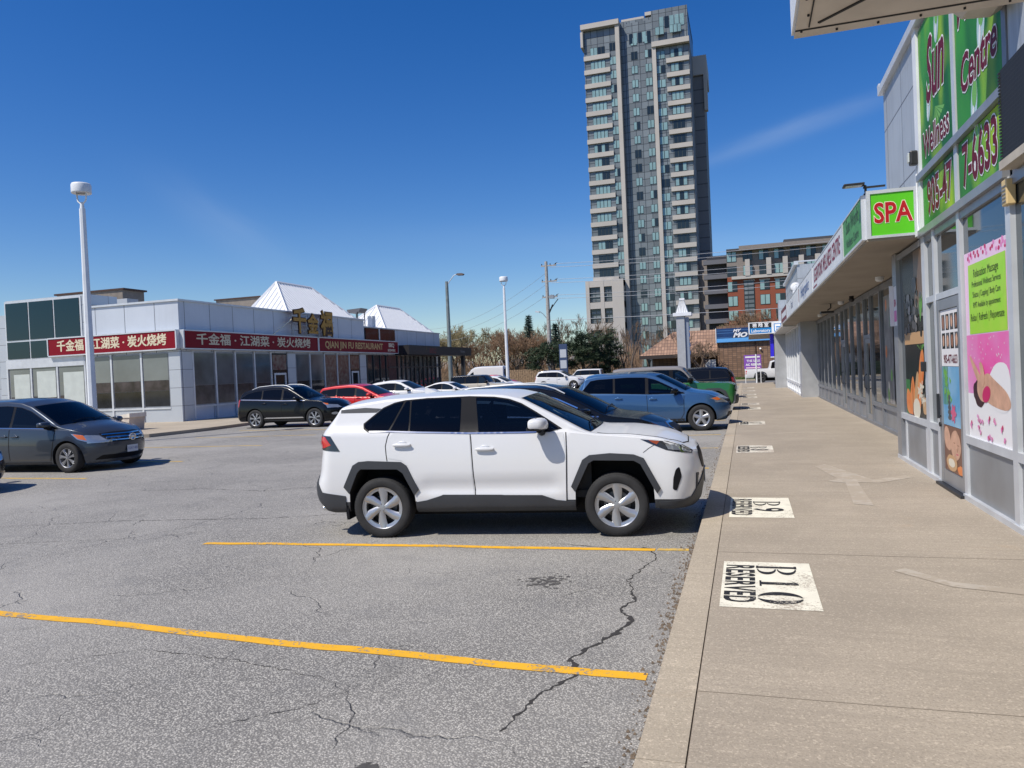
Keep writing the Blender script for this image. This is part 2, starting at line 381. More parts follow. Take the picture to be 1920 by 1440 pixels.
bay_line(-0.93, 7.742, -0.62, 7.76, 0.09, YELOLD, 'faded end of the yellow bay line at the kerb', seed=3, wob=0.0, n=8)
for i, (xa, ya, xb, yb) in enumerate([(-5.8, 10.55, -0.7, 10.7), (-5.8, 13.7, -0.7, 13.85), (-5.8, 17.0, -0.65, 17.15), (-5.8, 20.2, -0.7, 20.35), (-5.8, 25.3, -0.7, 25.4), (-5.8, 31, -0.7, 31.1)]):
    bay_line(xa, ya, xb, yb, 0.10, YELOLD, 'faded yellow bay line by the walkway kerb, number %s from the front' % ['three', 'four', 'five', 'six', 'seven', 'eight'][i], seed=10+i)
for i, (xa, ya, xb, yb) in enumerate([(-18.3, 19.3, -13.9, 19.35), (-19.0, 15.5, -13.5, 15.6), (-18.5, 12.75, -13.5, 12.7), (-19, 22.6, -14.2, 22.8), (-19.4, 25.6, -15.2, 25.2)]):
    bay_line(xa, ya, xb, yb, 0.11, YELOLD, 'faded yellow line in the middle parking row, %s from the front' % ['third', 'second', 'first', 'fourth', 'fifth'][i], seed=30+i)
# cracks and patches near the kerb
CRK = mat('crack_dark', (0.035, 0.032, 0.030), 0.95)
def crack(pts, wd, label, seed, z=0.003, jit=0.035):
    rr = random.Random(seed); P = []
    for a, b in zip(pts[:-1], pts[1:]):
        n = max(2, int(math.hypot(b[0]-a[0], b[1]-a[1])/0.035))
        for i in range(n): t = i/n; P.append((a[0]+(b[0]-a[0])*t+rr.uniform(-jit, jit)*.5, a[1]+(b[1]-a[1])*t+rr.uniform(-jit, jit)*.5))
    P.append(pts[-1]); A = []; B = []
    for i, p in enumerate(P):
        q = P[min(i+1, len(P)-1)]; o_ = P[max(i-1, 0)]; d = Vector((q[0]-o_[0], q[1]-o_[1], 0)).normalized(); nrm = Vector((-d.y, d.x, 0))
        ww = wd*(0.35+rr.random()**2*1.5)*(0.3+0.7*math.sin(math.pi*min(1, max(0.04, i/len(P)))))
        A.append((p[0]+nrm.x*ww/2, p[1]+nrm.y*ww/2, z)); B.append((p[0]-nrm.x*ww/2, p[1]-nrm.y*ww/2, z))
    k = len(P); mb = MB(); mb.add(A+B, [(i, k+i, k+i+1, i+1) for i in range(k-1)], CRK)
    tag(mb.build('asphalt_crack'), label=label, kind='structure')
crack([(-0.98, 7.05), (-1.06, 6.6), (-0.98, 6.3), (-0.92, 6.05), (-1.0, 5.75), (-0.86, 5.55), (-1.0, 5.1), (-1.16, 4.75), (-1.06, 4.5), (-1.22, 4.15), (-1.3, 3.7)], 0.030, 'long jagged crack beside the kerb', 5)
crack([(-2.1, 7.9), (-1.4, 7.75), (-1.0, 7.8), (-0.9, 7.35), (-0.98, 7.05)], 0.018, 'crack running under the white car nose', 6)
crack([(-4.9, 3.9), (-4.2, 4.35), (-3.4, 4.3), (-2.6, 4.15), (-2.3, 3.95)], 0.005, 'thin crack below the nearest yellow line', 7)
crack([(-3.0, 3.3), (-2.5, 3.75), (-2.3, 4.1)], 0.006, 'short crack at the front of the photo', 8)
crack([(-10.5, 7.9), (-8.5, 8.6), (-6.5, 8.9), (-5.2, 9.4), (-4.6, 10.2)], 0.014, 'crack crossing the asphalt behind the white car', 9)
crack([(-12, 10.8), (-9.5, 11.4), (-8, 11.2), (-6.4, 12.2)], 0.016, 'crack in the driving lane', 12)
crack([(-14, 6.9), (-11, 7.2), (-9, 7.1), (-7.4, 7.6)], 0.012, 'crack at the left edge of the lane', 13)
STAIN = worn_paint('dark_oil_stain', (0.075, 0.070, 0.065), (0.22, 0.215, 0.2), 0.50, 9)
# ------------------------------------------------------------------ stencils on the walkway
GF = lambda x, y: ((x, y, 0.15), -Y_, X_)     # right = -Y, up = +X, normal up
def glyph_B(mb, F, x, y, w, h, L_):
    rect(mb, x, x+w*.30, y, y+h*.06, F, L_, STB); rect(mb, x+w*.06, x+w*.26, y+h*.06, y+h*.94, F, L_, STB); rect(mb, x, x+w*.30, y+h*.94, y+h, F, L_, STB)
    for a, b in ((0.02, .49), (.51, .98)):
        cy = y+h*(a+b)/2; ry = h*(b-a)/2; o_ = [(x+w*.38+w*.60*math.sin(t), cy-ry*math.cos(t)) for t in [math.pi*i/14 for i in range(15)]]
        i_ = [(x+w*.38+w*.34*math.sin(t), cy-ry*.86*math.cos(t)) for t in [math.pi*i/14 for i in range(15)]]
        for k in range(14): flat(mb, [o_[k], o_[k+1], i_[k+1], i_[k]], F, L_, STB)
def glyph_0(mb, F, x, y, w, h, L_):
    for s in (-1, 1):
        o_ = [(x+w/2+s*w*.48*math.sin(t), y+h/2-h/2*math.cos(t)) for t in [math.pi*(.03+.94*i/18) for i in range(19)]]
        i_ = [(x+w/2+s*(w*.05+w*.17*math.sin(t)), y+h/2-h*.455*math.cos(t)) for t in [math.pi*(.03+.94*i/18) for i in range(19)]]
        for k in range(18): flat(mb, [o_[k], o_[k+1], i_[k+1], i_[k]], F, L_, STB)
def glyph_1(mb, F, x, y, w, h, L_):
    rect(mb, x+w*.30, x+w*.66, y+h*.04, y+h*.90, F, L_, STB); rect(mb, x+w*.08, x+w*.92, y, y+h*.05, F, L_, STB)
    flat(mb, [(x+w*.04, y+h*.80), (x+w*.30, y+h*.90), (x+w*.66, y+h*.90), (x+w*.66, y+h), (x+w*.40, y+h)], F, L_+.0004, STB)
def stencil(yc, num, fine=True, x0=-0.245, x1=0.44, ln=1.27):
    mb = MB(); F = GF(x0, yc+ln/2); wd = x1-x0
    rect(mb, 0, ln, 0, wd, F, 0.003, STW if fine else STW2)
    text(mb, 'RESERVED', GF(x0+wd*.18, yc), 0.31, STB, lift=0.0055, sx=0.70, bold=0.007, space=1.08)
    g = wd*.38; hh = wd*.46
    if num == '10':
        glyph_B(mb, F, ln*.10, g, ln*.21, hh, .0055); glyph_1(mb, F, ln*.44, g+.02, ln*.14, hh*.9, .0055); glyph_0(mb, F, ln*.68, g, ln*.24, hh, .0055)
    else:
        glyph_B(mb, F, ln*.22, g, ln*.22, hh, .0055)
        text(mb, num, GF(x0+wd*.60, yc-ln*.14), 0.46, STB, lift=0.0055, sx=1.0, bold=0.008)
    return tag(mb.build('reserved_stencil'), kind='structure')
for y_, nm, lab in [(6.13, '10', 'white stencil square reading RESERVED B 10, nearest'), (9.34, '9', 'white stencil reading RESERVED B 9 beside the white car'), (15.54, '8', 'white stencil reading RESERVED B 8'),
                    (22.1, '7', 'white stencil reading RESERVED B 7 beside the blue car'), (28.9, '6', 'faded stencil reading RESERVED B 6'), (31.9, '5', 'faded stencil reading RESERVED B 5'),
                    (37.9, '4', 'faded stencil reading RESERVED B 4'), (41.0, '3', 'faded stencil reading RESERVED B 3'), (46.2, '2', 'faded stencil reading RESERVED B 2'), (51.4, '1', 'far faded stencil reading RESERVED B 1')]:
    stencil(y_, nm, y_ < 12)['label'] = lab
# ------------------------------------------------------------------ right: shop building (structure of the long mall)
PW = grid('weathered_white_panel', (0.44, 0.47, 0.50), (0.12, 0.12, 0.13), 1.22, 1.19, 0.022, 0.45, 0.25, var=0.45, cell=0.05, axis='xy', offz=0.24, stain=0.5, offx=0.35)
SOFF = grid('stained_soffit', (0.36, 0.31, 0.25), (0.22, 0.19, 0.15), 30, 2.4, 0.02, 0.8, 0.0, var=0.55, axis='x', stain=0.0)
mall = thing('shop_building', 'long low shopping building with grey metal storefronts on the right of the walkway', 'building', (2.45, 12, 0.15))
def rel(o, p):  # parent while keeping the world position (parts are modelled in world coordinates)
    o.parent = p; o.matrix_parent_inverse = Matrix.Translation(-Vector(p.location)) if not any(p.rotation_euler) else p.matrix_world.inverted(); return o
def mpart(name, mb, label=None, par=None, **k):
    o = mb.build(name, **k); rel(o, par or mall)
    if label: o['label'] = label
    return o
mb = MB()
mb.box(3.10, 24, 14.2, 62, 0.10, 5.15, PW)               # low main body
mb.box(2.50, 24, -8, 14.05, 0.10, 6.40, PW)               # spa block
mb.box(2.50, 14, 14.05, 14.55, 4.30, 6.40, PW)
mb.box(2.50, 14, 38.8, 49.6, 3.4, 6.40, PW); mb.box(2.50, 14, 61.0, 61.9, 3.4, 6.4, PW)
mpart('wall', mb)
for ya, yb in ((-8, 14.62), (38.73, 49.7)):
    mb = MB(); mb.box(2.36, 2.56, ya, yb, 6.38, 6.50, ALUL); mb.box(2.36, 14, yb-.12, yb+.02, 6.503, 6.56, ALUL); mb.box(2.36, 14, ya, ya+.12, 6.503, 6.56, ALUL); mpart('parapet_cap', mb)
# upper facade strips of the spa block, lower frames
mb = MB(); mb.box(2.44, 2.50, 12.02, 14.55, 4.25, 6.38, PW); mb.box(2.44, 2.498, -8, 8.20, 3.45, 6.38, PW); mpart('upper_panel', mb)
mb = MB()
mb.box(2.40, 2.50, 11.80, 12.02, 3.50, 6.38, WHITEM); mb.box(2.415, 2.50, 9.96, 10.10, 3.50, 6.38, ALUL); mb.box(2.425, 2.50, 8.20, 8.32, 3.50, 6.38, ALUD)
mb.box(2.37, 2.50, 8.2, 11.9, 4.27, 4.36, ALU); mb.box(2.36, 2.50, 8.2, 11.9, 3.49, 3.585, ALU)
mpart('upper_frame', mb)
def frame_posts(mb, X, posts, z0, z1, mt, d=0.06):
    for a, b in posts: mb.box(X-d, X+0.05, a, b, z0, z1, mt)
mb = MB()
frame_posts(mb, 2.45, [(13.72, 14.05)], .15, 3.52, ALU)
frame_posts(mb, 2.45, [(11.72, 11.90), (11.16, 11.26), (9.92, 10.03), (8.16, 8.30), (5.9, 6.02)], .15, 3.49, ALUL, 0.05)
frame_posts(mb, 2.45, [(13.42, 13.50), (12.0, 12.06)], .15, .86, ALUL, 0.035)
for a, b, z in ((11.9, 13.72, .88), (11.26, 11.72, .88), (8.30, 9.92, .86), (6.02, 8.16, .86)): mb.box(2.40, 2.48, a, b, z-.045, z+.045, ALUL)
mb.box(2.405, 2.48, 10.03, 11.72, 2.56, 2.64, ALUL); mb.box(2.41, 2.48, 10.03, 13.72, 3.40, 3.488, ALU); mb.box(2.41, 2.48, 6.02, 9.92, 3.40, 3.488, ALU)
mb.box(2.38, 2.50, -8, 10.03, .15, .21, ALUL); mb.box(2.38, 2.50, 11.2, 14.05, .15, .21, ALUL)
mpart('storefront_frame', mb, sharp=30)
for ya, yb in ((6.05, 8.16), (8.30, 9.92), (11.90, 13.42), (11.26, 11.72), (-4, 5.9)):
    mb = MB(); mb.box(2.432, 2.47, ya, yb, .21, .84, PANL); mpart('lower_panel', mb)
def window(X, ya, yb, za, zb, par=None, mt=None, name='window'):
    mb = MB(); mb.box(X, X+.03, ya, yb, za, zb, mt or GLS2); return mpart(name, mb, par=par)
window(2.447, 8.30, 9.92, .90, 3.40); window(2.447, 6.02, 8.16, .90, 3.40); window(2.447, 11.26, 11.72, .92, 2.56); window(2.447, 10.03, 11.72, 2.64, 3.40); window(2.447, 11.9, 13.72, .92, 3.40)
# spa door
d = MB(); d.box(2.43, 2.47, 10.05, 11.15, .30, 2.53, GLS2); door = mpart('door', d)
d = MB(); d.box(2.405, 2.475, 10.04, 10.14, .19, 2.55, ALU); d.box(2.405, 2.475, 11.04, 11.15, .19, 2.55, ALU); d.box(2.408, 2.473, 10.14, 11.04, .19, .36, ALU); d.box(2.408, 2.473, 10.14, 11.04, 2.42, 2.55, ALU)
f = d.build('door_frame', door)
d = MB(); d.box(2.36, 2.39, 11.06, 11.10, 1.02, 1.34, BLKM); d.tube([(2.405, 11.08, 1.05), (2.37, 11.08, 1.05)], .012, BLKM); d.lathe([(0.03, -.02), (.03, .0)], BLKM, 12, 'x', (2.40, 11.08, .94)); d.build('door_handle', door)
d = MB(); d.box(2.34, 2.46, 9.98, 11.2, .15, .185, BLKM); mpart('door_sill', d)
# recessed shops Y 14.2 .. 36
XR = 3.05
posts = [(17.45, 17.65), (19.35, 19.46), (20.85, 20.95), (21.9, 22.0), (23.15, 23.26), (24.6, 24.72), (25.9, 26.0), (26.95, 27.05), (28.4, 28.5), (29.8, 29.95), (31.2, 31.3), (32.6, 32.7), (34.1, 34.2), (35.4, 35.6)]
mb = MB(); frame_posts(mb, XR, posts, .15, 3.49, ALUD, .05); mb.box(XR-.055, XR+.05, 14.05, 36, .15, .22, ALUD); mb.box(XR-.045, XR+.05, 14.05, 36, 3.36, 3.5, ALUD)
ys = [14.05]+[q for p in posts for q in p]+[36.0]
for i in range(0, len(ys), 2):
    a, b = ys[i], ys[i+1]
    if abs(a-20.95) < .02 or abs(a-26.0) < .02: mb.box(XR-.05, XR+.05, a, b, 2.32, 2.42, ALUD)
    else: mb.box(XR-.047, XR+.05, a, b, .64, .73, ALUD)
mpart('shop_frame', mb)
for i in range(0, len(ys), 2):
    a, b = ys[i], ys[i+1]
    if abs(a-20.95) < .02 or abs(a-26.0) < .02:
        dd = MB(); dd.box(XR, XR+.03, a+.06, b-.06, .34, 2.24, GLS2); dr = mpart('door', dd)
        dd = MB(); dd.box(XR-.03, XR+.035, a+.005, a+.09, .22, 2.315, ALU); dd.box(XR-.03, XR+.035, b-.09, b-.005, .22, 2.315, ALU); dd.box(XR-.028, XR+.033, a+.09, b-.09, .22, .36, ALU); dd.box(XR-.028, XR+.033, a+.09, b-.09, 2.2, 2.315, ALU); dd.build('door_frame', dr)
        dd = MB(); dd.tube([(XR-.03, b-.13, 1.0), (XR-.09, b-.13, 1.05), (XR-.09, b-.13, 1.35), (XR-.03, b-.13, 1.4)], .012, BLKM); dd.build('door_handle', dr)
        window(XR, a, b, 2.42, 3.36)
    else:
        window(XR, a, b, .73, 3.36); pp = MB(); pp.box(XR+.0, XR+.03, a, b, .22, .64, PANL); mpart('lower_panel', pp)
# pier and the bays after it
PIER = mat('grey_pier_paint', (0.40, 0.41, 0.42), 0.5, 0.2, var=0.1)
mb = MB(); mb.box(2.37, 3.10, 36.2, 37.3, .15, 3.53, PIER); mb.box(2.35, 3.12, 36.18, 36.199, .15, .95, PIER); mb.box(2.60, 2.82, 36.165, 36.2, 1.75, 2.05, PIER); mpart('pier', mb)
mb = MB(); mb.box(1.72, 2.37, 49.5, 50.7, .15, 3.53, PIER); mb.box(1.70, 2.39, 49.48, 49.499, .15, .95, PIER); mpart('pier', mb)
posts = [(37.3, 37.5), (39.2, 39.35), (41.2, 41.35), (43.2, 43.35), (45.2, 45.35), (47.2, 47.35), (49.3, 49.5)]
mb = MB(); frame_posts(mb, 2.45, posts, .15, 3.5, WHITEM, .08); mb.box(2.37, 2.5, 37.3, 49.5, .6, .72, WHITEM); mb.box(2.37, 2.5, 37.3, 49.5, .15, .25, WHITEM); mb.box(2.37, 2.5, 37.3, 49.5, 3.4, 3.52, WHITEM); mpart('shop_frame', mb, 'white storefront frame')
for (a, b), (c, e) in zip(posts[:-1], posts[1:]): window(2.45, b, c, .72, 3.4); pp = MB(); pp.box(2.45, 2.48, b, c, .25, .6, WHITEM); mpart('lower_panel', pp)
# canopy with sign faces
CAN = mat('canopy_edge', (0.55, 0.54, 0.52), 0.5, 0.1, var=0.1)
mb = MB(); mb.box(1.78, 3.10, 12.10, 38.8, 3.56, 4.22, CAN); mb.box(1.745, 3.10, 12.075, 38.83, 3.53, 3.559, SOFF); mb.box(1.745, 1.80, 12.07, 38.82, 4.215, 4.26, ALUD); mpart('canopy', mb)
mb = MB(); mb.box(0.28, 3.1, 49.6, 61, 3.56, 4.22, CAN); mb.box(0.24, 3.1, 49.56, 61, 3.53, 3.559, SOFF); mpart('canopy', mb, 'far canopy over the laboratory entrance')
mb = MB(); mb.box(1.7, 3.1, 38.83, 49.55, 3.45, 3.55, CAN); mpart('canopy', mb, 'thin white canopy before the laboratory')
# recessed ceiling lamps and cameras under the canopy
for i, yy in enumerate((17.6, 24.4, 31.0)):
    m_ = MB(); m_.lathe([(0.0, 3.43), (.05, 3.43), (.085, 3.46), (.085, 3.53)], WHITEM, 16, 'z', (2.75, yy, 0))
    tag(m_.build('soffit_lamp'), ['round white lamp under the canopy, nearest of the three', 'round white lamp under the canopy, middle of the three', 'round white lamp under the canopy, farthest of the three'][i], 'lamp', 'lamps under the canopy')
m_ = MB(); m_.lathe([(0.0, 3.36), (.05, 3.375), (.075, 3.43), (.075, 3.46), (.06, 3.46), (.06, 3.53)], BLKM, 16, 'z', (2.82, 22.6, 0)); tag(m_.build('dome_camera'), 'black dome camera under the canopy above the shop windows', 'camera')
m_ = MB(); m_.tube([(2.55, 25.2, 3.53), (2.55, 25.2, 3.40), (2.45, 25.2, 3.33)], .02, BLKM); m_.box(2.25, 2.62, 25.0, 25.4, 3.24, 3.30, BLKM); tag(m_.build('wall_light'), 'black flood light hanging below the canopy', 'lamp')
# far purple banner & post
BLUP = mat('royal_blue_sign', (0.03, 0.02, 0.62), 0.4); PUR = mat('purple_sign', (0.22, 0.08, 0.42), 0.5)
m_ = MB(); m_.box(1.50, 1.68, 49.8, 51.2, 2.1, 3.5, BLUP); m_.box(1.48, 1.70, 49.78, 51.22, 2.04, 2.1, WHITEM); m_.box(1.48, 1.70, 49.78, 51.22, 3.5, 3.53, BLKM)
tag(m_.build('blade_sign'), 'royal blue sign box hanging under the laboratory canopy', 'sign')

# worn traces of older paint and wear on the walkway
OLDP = worn_paint('worn_pale_trace', (0.45, 0.395, 0.32), (0.375, 0.318, 0.245), 0.50, 9)
def trace(pts, lab):
    m = MB(); m.add([(x, y, .1535) for x, y in pts], [tuple(range(len(pts)))], OLDP); tag(m.build('worn_mark'), label=lab, kind='structure')
trace([(.98, 12.9), (1.16, 13.2), (1.62, 11.5), (2.1, 11.9), (2.16, 11.7), (1.66, 11.2), (1.40, 11.25), (1.34, 9.5), (1.14, 9.6), (1.24, 11.2), (1.02, 11.35), (1.18, 11.6)], 'pale worn arrow on the walkway near the spa door')
trace([(1.06, 6.62), (1.16, 6.72), (1.42, 6.35), (1.9, 6.2), (1.9, 6.05), (1.38, 6.22)], 'pale curved wear mark on the walkway right of the nearest stencil')
JNT = mat('slab_joint', (.27, .225, .17), .95)
for k_, y in enumerate((4.05, 7.1, 10.15, 13.2, 16.25, 19.3, 22.35, 25.4, 28.45, 31.5)):
    o_ = wavy_line(-.31, y, 3.0, y+.02, .007 if k_ % 2 else .005, JNT, z=.1522, wob=.006, seed=50+k_, n=40).build('slab_joint'); tag(o_, label='faint joint across the walkway slabs, number %d from the camera' % (k_+1), kind='structure')
PATCHM = mat('dark_patch', (.085, .08, .075), .9, var=.3, vscale=14)
def splat(cx, cy, rx, ry, seed, lab):
    rr = random.Random(seed); m = MB()
    for i in range(70):
        a, q = rr.uniform(0, 6.28), rr.random()**.7; x, y = cx+rx*q*math.cos(a), cy+ry*q*math.sin(a); s = rr.uniform(.012, .05)*(1.15-q)
        m.add([(x+s*rr.uniform(.7, 1.3)*math.cos(t), y+s*rr.uniform(.5, 1)*math.sin(t), .003+i*.00001) for t in [k*1.047 for k in range(6)]], [tuple(range(6))], PATCHM)
    tag(m.build('oil_spots'), label=lab, kind='structure')
splat(-1.75, 6.45, .34, .30, 3, 'dark oil spots in the empty bay'); splat(-1.8, 3.2, .10, .07, 4, 'dark oil spots at the front of the photo'); splat(-.78, 3.3, .1, .2, 5, 'dark grit against the kerb in the foreground')
GRIT = mat('kerb_grit', (.16, .12, .085), .95, var=.4, vscale=20)
m_ = MB(); rr_ = random.Random(2)
for i in range(900):
    y = rr_.uniform(2.6, 8) if i % 2 else rr_.uniform(2.6, 30); x = -.54-abs(rr_.gauss(0, .05))-(.02 if y > 5 else 0); s = rr_.uniform(.004, .013)
    m_.add([(x-s, y-s, .003), (x+s, y-s*.6, .003), (x+s*.5, y+s, .003), (x, y, .003+s*1.3)], [(0, 1, 3), (1, 2, 3), (2, 0, 3)], GRIT)
tag(m_.build('grit'), 'brown grit and leaf crumbs gathered along the kerb', 'grit', kind='stuff')
# ------------------------------------------------------------------ signs on the shop building
GRN = mat('bright_green_sign', (0.10, 0.52, 0.015), 0.35); REDT = mat('dark_red_letter', (0.42, 0.004, 0.012), 0.4); WHT = mat('sign_white', (0.80, 0.80, 0.80), 0.4)
MAR = mat('maroon_letter', (0.12, 0.004, 0.018), 0.5, spec=.2); PALE = mat('fascia_white', (0.66, 0.68, 0.70), 0.4, var=0.1); CREAM = mat('cream_outline', (0.80, 0.74, 0.55), 0.5)
def otext(mb, body, F, size, mt, omt, off=0.02, lift=0.003, **k):
    text(mb, body, F, size, omt, lift=lift, off=off, **k); text(mb, body, F, size, mt, lift=lift+0.004, **k)
spa = thing('spa_sign', 'bright green sign box reading SPA in red at the end of the canopy', 'sign', (2.08, 12.06, 3.53))
m_ = MB(); m_.box(1.745, 2.40, 12.06, 12.45, 3.562, 4.24, ALUL); rel(m_.build('sign_box'), spa)
m_ = MB(); m_.box(1.80, 2.36, 12.045, 12.062, 3.60, 4.20, GRN); 
F = ((2.085, 12.045, 3.905), X_, Z_); otext(m_, 'SPA', F, 0.40, REDT, CREAM, off=0.010, bold=0.008, lift=.004, sx=.76); rel(m_.build('sign_face'), spa)
m_ = MB()
for a in (1.745, 2.36): m_.box(a, a+.05, 12.03, 12.061, 3.56, 4.25, ALUL)
m_.box(1.795, 2.36, 12.03, 12.061, 3.562, 3.60, ALUL); m_.box(1.795, 2.36, 12.03, 12.061, 4.20, 4.25, ALUL); rel(m_.build('sign_frame'), spa)
GRD = mat('mid_green_sign', (0.07, 0.27, 0.06), 0.45, var=0.15); DGR = mat('dark_olive_letter', (0.035, 0.07, 0.03), 0.5)
DMAR = mat('faded_maroon_letter', (0.25, 0.03, 0.06), 0.5, var=0.3, vscale=8); BLUT = mat('blue_letter', (0.03, 0.10, 0.32), 0.5)
def fascia(ya, yb, base, lab, fn):
    t = thing('fascia_sign', lab, 'sign', (1.74, (ya+yb)/2, 3.56))
    m = MB(); m.box(1.70, 1.778, ya+.04, yb-.04, 3.60, 4.19, base); FF = ((1.70, (ya+yb)/2, 3.9), -Y_, Z_); fn(m, FF); rel(m.build('sign_face'), t)
    m = MB(); m.box(1.685, 1.779, ya, ya+.04, 3.562, 4.21, ALUL); m.box(1.685, 1.779, yb-.04, yb, 3.562, 4.21, ALUL); m.box(1.69, 1.779, ya+.04, yb-.04, 3.562, 3.60, ALUL); m.box(1.69, 1.779, ya+.04, yb-.04, 4.19, 4.213, ALUL); rel(m.build('sign_frame'), t)
def f1(m, F):
    text(m, 'Sun World', (F[0]+Vector((0, 0, .13)) if isinstance(F[0], Vector) else Vector(F[0])+Vector((0, 0, .13)), F[1], F[2]), .34, DGR, lift=.004, shear=.2)
    text(m, 'Wellness Centre', (Vector(F[0])-Vector((0, 0, .15)), F[1], F[2]), .21, DGR, lift=.004)
fascia(12.12, 14.42, GRD, 'green fascia sign with dark script beside the SPA box', f1)
fascia(14.46, 20.8, PALE, 'white fascia sign with faded red capitals WELLNESS CENTRE', lambda m, F: (text(m, 'LEGENTIONS WELLNESS CENTRE', F, .46, DMAR, lift=.004, sx=.80, bold=.008), rect(m, -3.0, -2.0, -.27, -.23, F, .004, DMAR)))
fascia(20.84, 26.4, PALE, 'white fascia sign with blue script lettering', lambda m, F: (text(m, 'Holographics', F, .50, BLUT, lift=.004, shear=.25, sx=1.2), rect(m, -2.5, -2.35, -.2, .22, F, .004, DMAR)))
fascia(26.44, 33.5, PALE, 'pale fascia sign with small grey blue emblem', lambda m, F: (text(m, 'Dental', F, .42, mat('greyblue', (.15, .18, .28), .5), lift=.004), None))
fascia(33.54, 38.75, mat('maroon_fascia', (0.16, 0.03, 0.04), 0.5, var=.3), 'dark maroon fascia sign at the far end of the canopy', lambda m, F: rect(m, -2.0, 2.0, -.12, .12, F, .004, PALE))
DISH = thing('satellite_dish', 'small white cluster of dish shapes on the canopy roof', 'dish', (1.9, 30.5, 4.25))
m_ = MB(); m_.lathe([(0, .0), (.12, .02), (.20, .06), (.21, .06), (.12, .01)], WHITEM, 20, 'y', (0, 0, .32)); m_.box(-.12, .04, .0, .06, .05, .2, WHITEM); m_.build('dish', DISH)
m_ = MB(); m_.tube([(0, .05, 0), (0, .05, .32)], .02, ALU); m_.tube([(0, 0, .32), (0, -.2, .36)], .01, ALU); m_.build('mast', DISH)
# flood light on the SPA sign
fl = thing('flood_light', 'black flood light on a bracket above the SPA sign', 'lamp', (1.75, 12.1, 4.25))
m_ = MB(); m_.box(-.30, -.02, -.10, .10, .10, .13, BLKM, bev=.008); m_.box(-.27, -.05, -.08, .08, .094, .0995, ALUL); m_.build('lamp_head', fl)
m_ = MB(); m_.box(-.03, .26, -.02, .02, .055, .08, BLKM); m_.tube([(.0, 0, .0), (.0, 0, .09), (-.06, 0, .12)], .018, BLKM); m_.build('bracket', fl)
# wall light on the white trim
wl = thing('bulkhead_light', 'small black and glass bulkhead lamp on the white trim beside the green sign', 'lamp', (2.40, 11.92, 4.62))
m_ = MB(); m_.box(-.10, 0, -.06, .06, -.10, .10, BLKM, bev=.02); m_.build('lamp_body', wl); m_ = MB(); m_.box(-.125, -.101, -.045, .045, -.06, .07, mat('lamp_glass', (.6, .62, .6), .1, .2), bev=.008); m_.build('lamp_lens', wl)
m_ = MB(); m_.tube([(2.39, 11.95, 4.5), (2.385, 11.95, 3.7), (2.39, 11.93, 3.58)], .012, WHITEM); m_.box(2.35, 2.40, 11.88, 11.98, 3.52, 3.60, WHITEM); tag(m_.build('cable_pipe'), 'thin white cable pipe running down from the bulkhead lamp', 'pipe')
# green window banners: gradient vinyl
def leafy():
    g = NB('leafy_green_vinyl')
    mpn = g.n('Mapping'); mpn.inputs['Scale'].default_value = (1, .9, .45); mpn.inputs['Rotation'].default_value = (.5, 0, 0); g.l(g.tc.outputs['Object'], mpn.inputs['Vector'])
    a = g.ramp(g.noise(1.3, 2, vec=mpn.outputs[0]), .38, .66); b = g.ramp(g.noise(2.2, 1, vec=mpn.outputs[0]), .50, .74)
    c = g.mix(a, (0.015, 0.12, 0.03), (0.05, 0.30, 0.04)); c = g.mix(b, c, (0.32, 0.52, 0.03)); g.l(c, g.b.inputs['Base Color']); g.b.inputs['Roughness'].default_value = .45; g.b.inputs['Specular IOR Level'].default_value = .15
    return g.m
LEAF = leafy(); LG = mat('light_leaf', (0.16, 0.42, 0.06), .4); CAP = mat('glass_capsule', (0.45, 0.62, 0.60), .25); DG2 = mat('dark_leaf', (0.03, 0.16, 0.03), .4)
def vinyl(name, lab, ya, yb, za, zb, base, fn, X=2.43, cat='window sign', grp=None):
    m = MB(); m.box(X, 2.446, ya, yb, za, zb, base); FF = ((X, yb, za), -Y_, Z_); fn(m, FF, yb-ya, zb-za); return tag(m.build(name), lab, cat, grp)
def V(F, dx, dz): return (Vector(F[0])+Vector(F[1])*dx+Vector(F[2])*dz, F[1], F[2])
def caps(m, F, x, z, s, a):
    flat(m, ell(x, z, s*.45, s, 24, a), F, .0015, CAP); flat(m, ell(x+s*.1, z+s*.35, s*.33, s*.55, 20, a), F, .003, LG)
    flat(m, ell(x-s*.15, z-s*.45, s*.12, s*.38, 14, a), F, .0035, WHT)
def w1(m, F, w, h):
    caps(m, F, w*.62, h*.86, .26, -.2); caps(m, F, w*.30, h*.42, .24, -.25)
    for i in range(7): flat(m, [(w*.50, h*.34), (w*(.38+.06*i), h*(.30+.015*i)-.25), (w*(.42+.06*i), h*(.30+.015*i)-.22)], F, .001, LG)
    otext(m, 'Sun', V(F, w*.52, h*.60), 1.12, MAR, WHT, off=.024, lift=.005, sx=.58, shear=.35, bold=.02)
    otext(m, 'Wellness', V(F, w*.50, h*.155), .47, MAR, WHT, off=.018, lift=.005, sx=.78, bold=.006)
def w2(m, F, w, h):
    caps(m, F, w*.62, h*.46, .30, -.2); caps(m, F, w*.42, h*.08, .26, -.2)
    otext(m, 'World', V(F, w*.52, h*.74), .86, MAR, WHT, off=.024, lift=.005, sx=.70, shear=.35, bold=.02)
    otext(m, 'Centre', V(F, w*.52, h*.29), .56, MAR, WHT, off=.018, lift=.005, sx=.80, shear=.2, bold=.01)
vinyl('window_banner', 'green window banner reading Sun Wellness in dark red', 10.12, 11.78, 4.37, 6.30, LEAF, w1)
vinyl('window_banner', 'green window banner reading World Centre in dark red', 8.34, 9.94, 4.37, 6.30, LEAF, w2)
